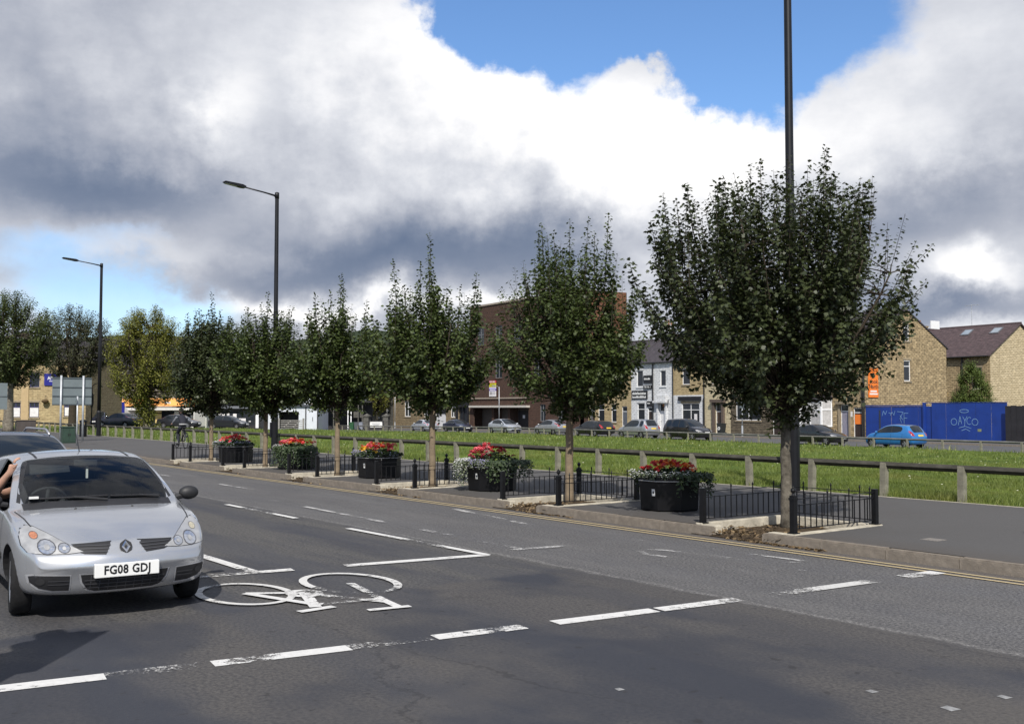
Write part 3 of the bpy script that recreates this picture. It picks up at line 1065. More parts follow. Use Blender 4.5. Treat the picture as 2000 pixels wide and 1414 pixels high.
def leaf_mesh(name, P, A, Nn, S, kind, rs_, var=None):
    """P positions, A leaf axis, Nn normals, S sizes -> one mesh of lobed leaves"""
    poly = np.array(LEAF_POLY[kind]); k = len(poly); n = len(P)
    A = A / np.linalg.norm(A, axis=1, keepdims=True)
    X = np.cross(A, Nn); X /= np.maximum(np.linalg.norm(X, axis=1, keepdims=True), 1e-6)
    N2 = np.cross(X, A)
    V = np.empty((n, k, 3))
    for j, (u, v) in enumerate(poly):
        droop = -0.22 * v * v - 0.35 * abs(u) * abs(u)
        V[:, j] = P + S[:, None] * (X * u * 0.95 + A * v + N2 * droop)
    idx = np.arange(n * k).reshape(n, k)
    me = np_mesh(name, V.reshape(-1, 3), [idx])
    at_ = me.attributes.new('var', 'FLOAT', 'FACE')
    at_.data.foreach_set('value', (rs_.rand(n) if var is None else var).astype(np.float32))
    return me


def interp(tab, z):
    if z <= tab[0][0] or z >= tab[-1][0]: return 0.02
    for (z0, r0), (z1, r1) in zip(tab, tab[1:]):
        if z0 <= z <= z1: return r0 + (r1 - r0) * (z - z0) / (z1 - z0)


def make_tree(name, label, loc, prof, trunk_r, fork, nshoot, seed, leaf=0.085, kind=10, nspike=14, bark=None, lm=None, group=None,
              shoot_len=(0.35, 0.75), step=0.05, limb_n=11, gap_noise=(1.5, -0.22), leaf_per=2, lean=0.0, spike_h=0.6, hollow=0.35, cat='tree', up=0.95, nplume=0, spires=(0, 1)):
    rs_ = np.random.RandomState(seed); rr = random.Random(seed)
    root = thing(name, label, cat, loc, 0, group)
    ph = [rr.uniform(0, 6.28) for _ in range(6)]
    def R_(z, th):
        return interp(prof, z) * (1 + 0.06 * math.sin(2 * th + ph[0]) + 0.07 * math.sin(3 * th + ph[1] + z) + 0.09 * math.sin(5 * th + ph[2] + 1.6 * z))
    z0, z1 = prof[0][0], prof[-1][0]
    # trunk
    tm = MB(); pts = []; rad = []
    wob = [rr.uniform(-0.02, 0.02) for _ in range(12)]
    for i in range(9):
        f = i / 8; z = f * fork
        pts.append((wob[i] * f + lean * f, wob[-i - 1] * f, z - 0.03)); rad.append(trunk_r * (1.22 - 0.30 * f if i else 1.45))
    tm.tube(pts, rad, 12)
    top = Vector(pts[-1])
    tm.build('trunk', bark or M_BARK, root, smooth=True)
    # limbs
    lb = MB(); LP = []
    for i in range(limb_n):
        th = 2 * math.pi * (i + rr.uniform(-0.3, 0.3)) / limb_n * 1.0
        f = rr.uniform(0.35, 1.0)
        ze = lerp(z0 + (z1 - z0) * 0.42, z1 - 0.15 * (z1 - z0), f)
        re = R_(ze, th) * rr.uniform(0.55, 0.9)
        if i % 4 == 0: re *= 0.25
        end = Vector((re * math.cos(th), re * math.sin(th), ze))
        st = top + Vector((0, 0, -rr.uniform(0.0, 0.25) * min(1.0, fork * 0.4)))
        mid = st.lerp(end, 0.45) + Vector((math.cos(th), math.sin(th), 0)) * re * 0.18 + Vector((0, 0, -(end.z - st.z) * 0.05))
        c = []
        for q in range(9):
            s = q / 8
            p = st.lerp(mid, s).lerp(mid.lerp(end, s), s)
            p += Vector((rr.uniform(-1, 1), rr.uniform(-1, 1), rr.uniform(-0.5, 0.5))) * 0.02 * (z1 - z0) * 0.25
            c.append(p); LP.append(p)
        r0 = trunk_r * rr.uniform(0.38, 0.6)
        lb.tube(c, [r0 * (1 - 0.85 * q / 8) + 0.004 for q in range(9)], 6)
    LPa = np.array([tuple(p) for p in LP])
    # leafy shoots
    P = []; A = []; Nn = []; S = []
    made = 0; tries = 0
    zc = fork
    while made < nshoot and tries < nshoot * 14:
        tries += 1
        z = z0 + (z1 - z0) * rr.random(); th = rr.uniform(0, 6.2832)
        r = R_(z, th)
        if rr.random() > (r / max(p[1] for p in prof)) ** 0.9 + 0.06: continue
        rho = r * (hollow + (1 - hollow) * math.sqrt(rr.random()))
        q = Vector((rho * math.cos(th), rho * math.sin(th), z))
        if mnoise.noise((q + Vector((seed * 3.1, 0, 0))) * gap_noise[0]) < gap_noise[1]: continue
        out = Vector((math.cos(th), math.sin(th), 0)) * (rho / max(r, 0.05))
        hz = (z - z0) / (z1 - z0)
        d = (out * lerp(0.85, 0.30, hz) + Vector((0, 0, lerp(0.5, up, hz))) + Vector((rr.gauss(0, 0.22), rr.gauss(0, 0.22), rr.gauss(0, 0.15)))).normalized()
        ln = rr.uniform(*shoot_len) * lerp(0.85, 1.35, hz)
        base = q - d * ln * 0.75
        if base.z < z0 - 0.1: base.z = z0 - 0.1
        made += 1
        tip = base + d * ln
        # join to the closest limb point
        dd = ((LPa - np.array(base)) ** 2).sum(1) + np.maximum(0, LPa[:, 2] - base.z) * 0.5
        near = LP[int(dd.argmin())]
        lb.tube([near, near.lerp(base, 0.5) + Vector((0, 0, 0.04)), base, tip], [0.011 * trunk_r / 0.065, 0.008 * trunk_r / 0.065, 0.006, 0.0025], 3, caps=False)
        n_ = max(3, int(ln / step)); a1 = d.orthogonal().normalized(); a2 = d.cross(a1)
        rot = rr.uniform(0, 6.28)
        for i in range(n_):
            f = (i + 0.6) / n_
            c = base.lerp(tip, f)
            rot += 1.5708 + rr.uniform(-0.3, 0.3)
            for sgn in range(leaf_per):
                an = rot + sgn * math.pi * 2 / leaf_per
                o_ = a1 * math.cos(an) + a2 * math.sin(an)
                ax = (o_ * 0.9 + d * 0.25 + Vector((0, 0, -0.25)) + Vector((rr.gauss(0, 0.25), rr.gauss(0, 0.25), rr.gauss(0, 0.2))))
                P.append(c + o_ * leaf * 0.35); A.append(ax)
                Nn.append((rr.gauss(0, 0.45), rr.gauss(0, 0.45), 1.0)); S.append(leaf * rr.uniform(0.7, 1.2) * (1 - 0.35 * f))
    # plumes: leafy side branches that sweep out and up to the crown surface
    zmax = max(p[1] for p in prof)
    got = 0
    while got < nplume:
        z = z0 + (z1 - z0) * rr.random(); th = rr.uniform(0, 6.2832); r = R_(z, th)
        if rr.random() > (r / zmax) ** 0.7 + 0.1: continue
        got += 1
        rad_ = r * (rr.uniform(0.72, 1.14) if rr.random() < 0.78 else rr.uniform(0.1, 0.7))
        tip = Vector((rad_ * math.cos(th), rad_ * math.sin(th), z + rr.uniform(-0.08, 0.38) * (1 if z > z0 + 0.4 * (z1 - z0) else 0.3)))
        base = top.lerp(tip, 0.30); base.z = max(base.z, top.z - 0.1)
        ctrl = Vector((tip.x * 0.92, tip.y * 0.92, lerp(base.z, tip.z, 0.30)))
        crv = [base.lerp(ctrl, q / 10).lerp(ctrl.lerp(tip, q / 10), q / 10) for q in range(11)]
        LPd = (tip - base).length
        lb.tube([top] + crv[::2], [0.018 * trunk_r / 0.065, 0.014 * trunk_r / 0.065, 0.012, 0.010, 0.008, 0.005, 0.003], 4, caps=False)
        nsh = int(LPd / 0.075) + 4
        for i in range(nsh):
            f = 0.22 + 0.78 * (i + rr.random()) / nsh
            if f > 1: f = 1.0
            q = min(9, int(f * 10)); c0 = crv[q].lerp(crv[q + 1], f * 10 - q); tg = (crv[q + 1] - crv[q]).normalized()
            ln = (0.36 * (1 - f) + 0.11) * rr.uniform(0.6, 1.25)
            pr = tg.orthogonal().normalized(); an = rr.uniform(0, 6.283); pr = pr * math.cos(an) + tg.cross(pr) * math.sin(an)
            d = (tg * 0.75 + pr * 0.8 + Vector((0, 0, 0.15))).normalized()
            n_ = max(2, int(ln / step)); rot = rr.uniform(0, 6.28); a1 = d.orthogonal().normalized(); a2 = d.cross(a1)
            for k_ in range(n_):
                c = c0 + d * ln * (k_ + 0.7) / n_; rot += 1.5708 + rr.uniform(-0.3, 0.3)
                for sgn in (0, 1):
                    an = rot + sgn * math.pi; o_ = a1 * math.cos(an) + a2 * math.sin(an)
                    P.append(c + o_ * leaf * 0.3); A.append(o_ * 0.9 + d * 0.3 + Vector((rr.gauss(0, 0.25), rr.gauss(0, 0.25), -0.25 + rr.gauss(0, 0.2))))
                    Nn.append((rr.gauss(0, 0.45), rr.gauss(0, 0.45), 1.0)); S.append(leaf * rr.uniform(0.7, 1.15) * (1.05 - 0.4 * f * (k_ / n_)))
    # spires: upright leading shoots, leafy and tapering, that rise out of the crown
    for i in range(spires[0]):
        th = 6.283 * (i + rr.uniform(-0.35, 0.35)) / max(1, spires[0]); fr_ = 0.0 if i == 0 else rr.uniform(0.25, 0.85)
        zb_ = lerp(z0, z1, rr.uniform(0.55, 0.72)); rho = R_(zb_, th) * fr_
        base = Vector((rho * math.cos(th), rho * math.sin(th), zb_)); hgt = spires[1] * (1.15 - 0.55 * fr_) * rr.uniform(0.8, 1.1) + (z1 - zb_) * 0.25
        tip = base + Vector((math.cos(th) * 0.12 * hgt * fr_, math.sin(th) * 0.12 * hgt * fr_, hgt)) + Vector((rr.gauss(0, 0.05), rr.gauss(0, 0.05), 0))
        lb.tube([top, base, base.lerp(tip, 0.5), tip], [0.016, 0.012, 0.008, 0.003], 4, caps=False)
        tg = (tip - base).normalized(); nsh = int(hgt / 0.034)
        for k2 in range(nsh):
            f = (k2 + rr.random()) / nsh; c0 = base.lerp(tip, min(1, f)); ln = (0.34 * (1 - f) ** 1.1 + 0.05) * rr.uniform(0.6, 1.2)
            pr = tg.orthogonal().normalized(); an = rr.uniform(0, 6.283); pr = pr * math.cos(an) + tg.cross(pr) * math.sin(an)
            d = (tg * 0.9 + pr * 0.75).normalized(); n_ = max(1, int(ln / step)); rot = rr.uniform(0, 6.28); a1 = d.orthogonal().normalized(); a2 = d.cross(a1)
            for k_ in range(n_):
                c = c0 + d * ln * (k_ + 0.7) / n_; rot += 1.5708
                for sgn in (0, 1):
                    an = rot + sgn * math.pi; o_ = a1 * math.cos(an) + a2 * math.sin(an)
                    P.append(c + o_ * leaf * 0.3); A.append(o_ * 0.9 + d * 0.4 + Vector((rr.gauss(0, 0.25), rr.gauss(0, 0.25), -0.15))); Nn.append((rr.gauss(0, 0.45), rr.gauss(0, 0.45), 1.0)); S.append(leaf * rr.uniform(0.7, 1.1) * (1.05 - 0.4 * f))
    # long bare-ish leaders that break the outline
    for i in range(nspike):
        th = rr.uniform(0, 6.28); f = rr.random() ** 0.7
        z = lerp(z0 + (z1 - z0) * 0.62, z1 - 0.15, rr.random())
        rho = R_(z, th) * rr.uniform(0.5, 0.98)
        base = Vector((rho * math.cos(th), rho * math.sin(th), z - 0.15))
        d = (Vector((math.cos(th), math.sin(th), 0)) * 0.16 * f + Vector((rr.gauss(0, 0.06), rr.gauss(0, 0.06), 1))).normalized()
        ln = rr.uniform(0.5, 1.0) * spike_h
        tip = base + d * ln
        lb.tube([base - d * 0.3, base, tip], [0.007, 0.005, 0.002], 3, caps=False)
        n_ = int(ln / (step * 1.25)); a1 = d.orthogonal().normalized(); a2 = d.cross(a1); rot = rr.uniform(0, 6)
        for q in range(n_):
            f2 = (q + 0.5) / n_; c = base.lerp(tip, f2); rot += 1.5708
            for sgn in (0, 1):
                an = rot + sgn * math.pi; o_ = a1 * math.cos(an) + a2 * math.sin(an)
                P.append(c + o_ * 0.03); A.append(o_ * 0.9 + d * 0.5); Nn.append((rr.gauss(0, 0.3), rr.gauss(0, 0.3), 1.0)); S.append(leaf * rr.uniform(0.75, 1.05) * (1.05 - 0.5 * f2))
    lb.build('limb', M_TWIG, root, smooth=True, fix=False)
    P = np.array([tuple(p) for p in P]); A = np.array([tuple(p) for p in A]); Nn = np.array(Nn); S = np.array(S)
    me = leaf_mesh('crown', P, A, Nn, S, kind, rs_)
    obj('crown', me, lm, root)
    return root


LM_STREET = leaf_mat('street_tree_leaf', (0.015, 0.023, 0.008), (0.062, 0.078, 0.028), 0.16, 0.50, 0.45)
LM_STREET2 = leaf_mat('street_tree_leaf_fresh', (0.019, 0.031, 0.008), (0.082, 0.112, 0.030), 0.22, 0.50, 0.42)
LM_YELLOW = leaf_mat('yellow_green_leaf', (0.070, 0.085, 0.014), (0.25, 0.25, 0.055), 0.25, 0.5)
LM_DULL = leaf_mat('dull_leaf', (0.035, 0.040, 0.020), (0.085, 0.090, 0.045), 0.15, 0.6)
LM_MID = leaf_mat('mid_green_leaf', (0.030, 0.045, 0.014), (0.10, 0.125, 0.04), 0.2, 0.5)

PROFS = [
    [(1.55, 0.12), (1.8, 0.50), (2.1, 1.0), (2.6, 1.45), (3.0, 1.72), (3.5, 1.95), (4.0, 1.98), (4.4, 1.75), (4.75, 1.25), (5.0, 0.5)],
    [(1.60, 0.12), (1.9, 0.65), (2.3, 1.18), (3.0, 1.48), (3.5, 1.40), (3.9, 1.15), (4.2, 0.85), (4.5, 0.4)],
    [(1.60, 0.10), (1.9, 0.6), (2.4, 1.12), (3.0, 1.34), (3.5, 1.22), (3.9, 0.90), (4.2, 0.35)],
    [(1.60, 0.10), (1.9, 0.6), (2.5, 1.15), (3.1, 1.32), (3.6, 1.1), (3.9, 0.7), (4.1, 0.3)],
    [(1.55, 0.10), (1.9, 0.75), (2.5, 1.38), (3.2, 1.52), (3.7, 1.25), (4.1, 0.7), (4.4, 0.3)],
    [(1.55, 0.10), (1.9, 0.75), (2.5, 1.32), (3.2, 1.48), (3.8, 1.2), (4.2, 0.75), (4.5, 0.3)],
]
SPIRE = [(13, 1.25), (10, 1.55), (8, 1.7), (7, 1.5), (7, 1.4), (8, 1.45)]
SH = [300, 200, 170, 150, 230, 230]
PLM = [150, 104, 84, 76, 96, 94]
lab = ['broad dark street tree in the railed pit nearest the junction, lamp post behind it',
       'rounded street tree with a tan trunk in the second railed pit from the junction',
       'slim pointed street tree in the third railed pit, between two flower planters',
       'slender street tree with open lower branches in the fourth railed pit',
       'leafy street tree in the fifth railed pit, in front of the middle lamp post',
       'dark street tree in the sixth railed pit, farthest from the junction']
for i, t_ in enumerate(TREE_T):
    make_tree('street_tree', lab[i], road(t_, 1.2, 0.02), PROFS[i], [0.072, 0.068, 0.066, 0.062, 0.062, 0.062][i], PROFS[i][0][0] + 0.25, SH[i], 31 + i * 7,
              leaf=[0.074, 0.076, 0.080, 0.084, 0.088, 0.092][i], kind=10 if i < 2 else 6, nspike=[30, 26, 22, 18, 20, 22][i],
              bark=M_BARK_SHADE if i == 0 else M_BARK_TAN, lm=LM_STREET if i in (0, 5) else LM_STREET2, group='street trees in the railed pits', nplume=PLM[i], spires=SPIRE[i], hollow=0.15, spike_h=[0.75, 0.9, 0.95, 0.85, 0.75, 0.75][i])


def place(px, dist): return Vector((*ray(px, dist), zg(*ray(px, dist))))


big = dict(leaf=0.21, kind=4, step=0.13, shoot_len=(0.8, 1.6), nspike=0, limb_n=13, leaf_per=3, hollow=0.3)
make_tree('roadside_tree', 'full-crowned green tree with pale trunk in front of the yellow stone offices', place(18, 74),
          [(3.2, 0.3), (3.9, 1.7), (5.0, 2.9), (6.4, 3.5), (8.0, 3.2), (9.2, 2.0), (10.0, 0.4)], 0.30, 3.6, 760, 201, lm=LM_MID, bark=M_BARK, gap_noise=(0.7, -0.15), **big)
make_tree('roadside_tree', 'thin-leaved spreading tree with bare upper twigs behind the back of the road sign', place(143, 88),
          [(4.2, 0.6), (4.8, 2.4), (5.8, 3.5), (6.8, 3.7), (8.2, 3.2), (9.6, 2.4), (10.4, 0.6)], 0.30, 3.2, 470, 202, lm=LM_DULL, bark=M_TWIG, gap_noise=(0.9, 0.0), **big)
make_tree('roadside_tree', 'yellow-green tall tree with ivy round its foot in front of the orange shop', place(288, 86),
          [(0.1, 1.0), (1.6, 0.9), (2.6, 1.6), (4.2, 2.9), (6.0, 3.2), (7.8, 2.9), (9.2, 2.0), (10.3, 0.5)], 0.28, 2.6, 1000, 203, lm=LM_YELLOW, bark=M_BARK, gap_noise=(0.7, -0.1), **big)
make_tree('background_tree', 'tall light green tree behind the white garages', place(628, 150),
          [(2.0, 0.6), (4.0, 3.8), (7.0, 5.4), (10.0, 4.8), (12.2, 2.2), (13.0, 0.3)], 0.3, 2.6, 520, 204, lm=LM_MID, bark=M_BARK, gap_noise=(0.6, -0.15), **dict(big, leaf=0.3, step=0.17))
make_tree('background_tree', 'rounded yellow-green tree behind the grey house with the hipped roof', place(735, 158),
          [(2.0, 0.6), (4.0, 3.2), (7.0, 4.4), (10.0, 4.1), (12.6, 2.0), (13.4, 0.3)], 0.3, 2.6, 520, 205, lm=LM_YELLOW, bark=M_BARK, gap_noise=(0.6, -0.15), **dict(big, leaf=0.3, step=0.17))
make_tree('background_tree', 'dark green tree rising behind the dark poster shop', place(460, 150),
          [(2.0, 0.6), (4.0, 3.6), (7.0, 5.0), (9.6, 4.4), (11.4, 1.8), (12.2, 0.3)], 0.3, 2.6, 560, 206, lm=LM_MID, bark=M_BARK, gap_noise=(0.6, -0.2), **dict(big, leaf=0.3, step=0.17))
make_tree('background_tree', 'mid green tree between the orange shop and the dark poster shop', place(395, 138),
          [(2.0, 0.6), (3.6, 3.2), (6.0, 4.4), (8.4, 3.9), (10.2, 1.8), (10.9, 0.3)], 0.3, 2.6, 480, 208, lm=LM_MID, bark=M_BARK, gap_noise=(0.6, -0.2), **dict(big, leaf=0.28, step=0.17))
make_tree('background_tree', 'dark green tree standing behind the open garage bay', place(548, 146),
          [(2.0, 0.6), (4.0, 3.6), (6.6, 4.8), (9.2, 4.2), (11.2, 2.0), (12.0, 0.3)], 0.3, 2.6, 520, 209, lm=LM_MID, bark=M_BARK, gap_noise=(0.6, -0.2), **dict(big, leaf=0.28, step=0.17))
# climber on the corner of the rear house
iv = far(15.6, 32.6); iv.z = zg(iv.x, iv.y)
make_tree('climbing_shrub', 'bright green climber against the corner of the rear stone house', iv,
          [(0.1, 1.0), (1.5, 1.7), (3.4, 1.9), (5.0, 1.5), (6.2, 0.9), (7.0, 0.2)], 0.09, 1.0, 760, 207, lm=leaf_mat('climber_leaf', (0.05, 0.085, 0.02), (0.17, 0.22, 0.06), 0.25), bark=M_BARK,
          gap_noise=(0.9, -0.3), cat='shrub', **dict(big, leaf=0.19, step=0.1, shoot_len=(0.5, 1.0)))

# ================================================================ PLANTERS
M_PLANTER = mat('planter_plastic', (0.005, 0.005, 0.006), 0.40, var=0.4, scale=5, spec=0.3)
M_SHEEN_HANDLE = mat('sheen_and_handle', (0.38, 0.38, 0.39), 0.35, 0.6, var=0.15)
M_WHITE = mat('white_plate', (0.72, 0.72, 0.70), 0.5, var=0.06)
M_DARKPRINT = mat('dark_print', (0.03, 0.03, 0.03), 0.6)
FCOL = {'red': (0.55, 0.030, 0.035), 'pink': (0.72, 0.13, 0.16), 'orange': (0.72, 0.17, 0.03), 'yellow': (0.80, 0.48, 0.03), 'white': (0.70, 0.70, 0.68),
        'lilac': (0.36, 0.34, 0.52), 'crimson': (0.28, 0.02, 0.035)}
LM_BED = leaf_mat('bedding_leaf', (0.016, 0.034, 0.013), (0.055, 0.085, 0.03), 0.2)
LM_TRAIL = leaf_mat('trailing_leaf', (0.05, 0.075, 0.04), (0.22, 0.25, 0.16), 0.2)
LM_IVY = leaf_mat('ivy_leaf', (0.014, 0.030, 0.014), (0.075, 0.105, 0.045), 0.15)


def planter(t_, label, heads, trails, seed, mound=0.17):
    rr = random.Random(seed); rs_ = np.random.RandomState(seed)
    root = thing('flower_planter', label, 'planter', road(t_, 1.35, 0.132), ROAD_A, 'planters between the street trees')
    a0 = math.pi / 8
    b = MB(); b.lathe([(0.48, 0.0), (0.50, 0.02), (0.525, 0.46), (0.54, 0.50), (0.54, 0.575), (0.50, 0.575), (0.49, 0.52), (0.001, 0.52)], 8, ang0=a0)
    b.build('tub', M_PLANTER, root, bevel=0.006)
    b = MB(); b.lathe([(0.5335, 0.478), (0.541, 0.482), (0.541, 0.494), (0.5385, 0.497)], 8, ang0=a0, close=False)
    b.build('band', M_SHEEN_HANDLE, root)  # silver ring paints in the sheen along the lip
    # the small white plate sits on the facet that faces the road
    ap = 0.507 * math.cos(a0) + 0.004
    M_ = Matrix.Rotation(math.pi / 2, 4, 'Z') @ Matrix.Translation((ap, 0.0, 0.30)) @ Matrix.Rotation(0.07, 4, 'Y')
    b = MB(); b.box(0.0, 0.006, 0.08, 0.15, -0.05, 0.06, M_); pl = b.build('plate', M_WHITE, root)
    b = MB(); b.lathe([(0.0005, 0), (0.02, 0), (0.02, 0.002), (0.0005, 0.002)], 10, M_ @ Matrix.Translation((0.0065, 0.115, 0.008)) @ Matrix.Rotation(R(90), 4, 'Y')); b.build('emblem', M_DARKPRINT, pl)
    # foliage mound
    P, A, Nn, S = [], [], [], []
    for q in range(620):
        th = rr.uniform(0, 6.28); r = 0.54 * math.sqrt(rr.random())
        h = 0.53 + mound * (1 - (r / 0.58) ** 2) * rr.uniform(0.45, 1.0)
        P.append((r * math.cos(th), r * math.sin(th), h)); A.append((math.cos(th) + rr.gauss(0, 0.5), math.sin(th) + rr.gauss(0, 0.5), rr.gauss(0.1, 0.4))); Nn.append((rr.gauss(0, 0.5), rr.gauss(0, 0.5), 1)); S.append(rr.uniform(0.04, 0.08))
    me = leaf_mesh('foliage', np.array(P), np.array(A), np.array(Nn), np.array(S), 6, rs_)
    tag(obj('foliage', me, LM_BED, root), kind='stuff')
    # flower heads: domed rosettes of petals
    for colr, num, (ra, rb), (ha, hb), (t0, t1), sz in heads:
        f = MB()
        for q in range(int(num * 1.5)):
            th = rr.uniform(t0, t1); r = rr.uniform(ra, rb)
            h = 0.55 + mound * (1 - (r / 0.62) ** 2) + rr.uniform(ha, hb)
            s_ = sz * rr.uniform(0.7, 1.2)
            Mx = Matrix.Translation((r * math.cos(th), r * math.sin(th), h)) @ Matrix.Rotation(rr.uniform(-0.5, 0.5), 4, 'X') @ Matrix.Rotation(rr.uniform(-0.5, 0.5), 4, 'Y')
            for lay in range(2):
                npt = 5 + lay
                for k_ in range(npt):
                    an = 6.283 * k_ / npt + rr.uniform(-0.2, 0.2) + lay
                    c_, s2 = math.cos(an), math.sin(an); w_ = 0.42 * s_; rad_ = s_ * (1 - 0.4 * lay); up = s_ * (0.1 + 0.4 * lay)
                    f.add([(0, 0, up * 0.5), (rad_ * 0.6 * c_ - w_ * s2, rad_ * 0.6 * s2 + w_ * c_, up + 0.1 * s_), (rad_ * c_, rad_ * s2, up - 0.1 * s_), (rad_ * 0.6 * c_ + w_ * s2, rad_ * 0.6 * s2 - w_ * c_, up + 0.1 * s_)],
                          [(0, 1, 2, 3)], Mx)
        tag(f.build('flower', mat('petal_' + colr, FCOL[colr], 0.6, var=0.25, scale=30), root, fix=False), 'heads of ' + {'lilac': 'pale lilac'}.get(colr, colr) + ' flowers', kind='stuff')
    # trailing growth over the rim
    for (t0, t1), num, ln, lmx, sz, out, flw in trails:
        P, A, Nn, S = [], [], [], []
        fl = MB()
        for q in range(int(num * 1.5)):
            th = rr.uniform(t0, t1); r = 0.50; L_ = ln * rr.uniform(0.35, 1.0)
            c, s2 = math.cos(th), math.sin(th); o_ = out * rr.uniform(0.3, 1.0)
            for k_ in range(max(3, int(L_ / 0.028))):
                f_ = k_ * 0.028 / max(L_, 0.05)
                x_ = r + 0.07 + o_ * math.sin(min(1, f_ * 1.6) * 1.57); z_ = 0.60 + 0.05 * math.sin(f_ * 3.1) - L_ * f_ * f_ * 0.75 - L_ * f_ * 0.25
                if z_ < 0.03: break
                p_ = (x_ * c + rr.gauss(0, 0.018), x_ * s2 + rr.gauss(0, 0.018), z_ + rr.gauss(0, 0.015))
                P.append(p_); A.append((c + rr.gauss(0, 0.8), s2 + rr.gauss(0, 0.8), -0.5 + rr.gauss(0, 0.4))); Nn.append((c * 0.8 + rr.gauss(0, 0.4), s2 * 0.8 + rr.gauss(0, 0.4), 0.7)); S.append(sz * rr.uniform(0.6, 1.2))
                if flw and rr.random() < 0.35:
                    e_ = rr.uniform(0.010, 0.018)
                    fl.lathe([(0.0004, -e_ * 0.4), (e_, 0), (0.0004, e_ * 0.5)], 5, Matrix.Translation((p_[0] + c * 0.02, p_[1] + s2 * 0.02, p_[2] + 0.015)))
        me = leaf_mesh('trailing_foliage', np.array(P), np.array(A), np.array(Nn), np.array(S), 4, rs_)
        tag(obj('trailing_foliage', me, lmx, root), kind='stuff')
        if flw: tag(fl.build('flower', mat('petal_' + flw, FCOL[flw], 0.6, var=0.25, scale=30), root, fix=False), kind='stuff')
    return root


# angles: local +y faces the road (toward the camera), local +x points left along the road
TW = 6.2832
LEFT, RIGHT = (0.1, 1.3), (2.0, 3.6)
planter(PLANT_T[0], 'black octagonal planter with red and orange flowers, beside the broadest tree',
        [('red', 26, (0.05, 0.48), (0.02, 0.09), (0, TW), 0.055), ('orange', 22, (0.05, 0.48), (0.02, 0.08), (0, TW), 0.05), ('crimson', 10, (0.1, 0.45), (0, 0.08), (0, TW), 0.05)],
        [((0.2, 2.9), 60, 0.16, LM_TRAIL, 0.035, 0.06, 'white'), ((2.5, 4.0), 50, 0.42, LM_IVY, 0.06, 0.16, None), ((-0.6, 0.5), 26, 0.40, LM_IVY, 0.05, 0.10, None)], 5)
planter(PLANT_T[1], 'black planter nearly hidden by white trailing plants and pink flowers',
        [('pink', 24, (0.1, 0.5), (0.03, 0.14), (0.0, 2.0), 0.055), ('red', 10, (0.05, 0.4), (0.0, 0.08), (0, TW), 0.05), ('crimson', 18, (0.1, 0.5), (0, 0.06), (1.4, 5.0), 0.05)],
        [((-0.2, 1.6), 110, 0.56, LM_TRAIL, 0.05, 0.22, 'white'), ((1.6, 2.4), 46, 0.24, LM_TRAIL, 0.035, 0.10, 'lilac'), ((2.4, 4.2), 80, 0.46, LM_IVY, 0.065, 0.24, None)], 6, 0.26)
planter(PLANT_T[2], 'black planter with mixed pink, yellow and orange flowers',
        [('pink', 26, (0.1, 0.5), (0.03, 0.14), (0, TW), 0.055), ('yellow', 22, (0.15, 0.52), (-0.02, 0.10), (0.6, 2.6), 0.045), ('orange', 12, (0.05, 0.4), (0.02, 0.12), (0, TW), 0.055), ('red', 14, (0.1, 0.5), (0.02, 0.1), (2, 5), 0.05)],
        [((-0.3, 1.4), 46, 0.15, LM_TRAIL, 0.035, 0.10, 'lilac'), ((1.4, 3.4), 30, 0.06, LM_BED, 0.04, 0.05, 'lilac')], 7)
planter(PLANT_T[3], 'black planter with red flowers and thick greenery spilling down one side',
        [('pink', 18, (0.1, 0.5), (0.02, 0.12), (0.0, 1.6), 0.055), ('red', 32, (0.05, 0.5), (0.02, 0.12), (0, TW), 0.055), ('orange', 10, (0.1, 0.4), (0.0, 0.1), (0, TW), 0.05)],
        [((-0.3, 1.0), 46, 0.22, LM_TRAIL, 0.04, 0.14, 'white'), ((1.5, 3.6), 110, 0.62, LM_IVY, 0.06, 0.20, None)], 8)
planter(PLANT_T[4], 'black planter with massed red flowers at the far end of the row',
        [('red', 44, (0.05, 0.5), (0.02, 0.12), (0, TW), 0.055), ('pink', 16, (0.2, 0.5), (0.02, 0.10), (0.0, 1.6), 0.055), ('white', 8, (0.1, 0.5), (0.06, 0.16), (2.5, 5), 0.03)],
        [((-0.3, 1.2), 56, 0.25, LM_TRAIL, 0.04, 0.14, 'white'), ((1.2, 3.6), 50, 0.18, LM_BED, 0.045, 0.10, 'lilac')], 9)

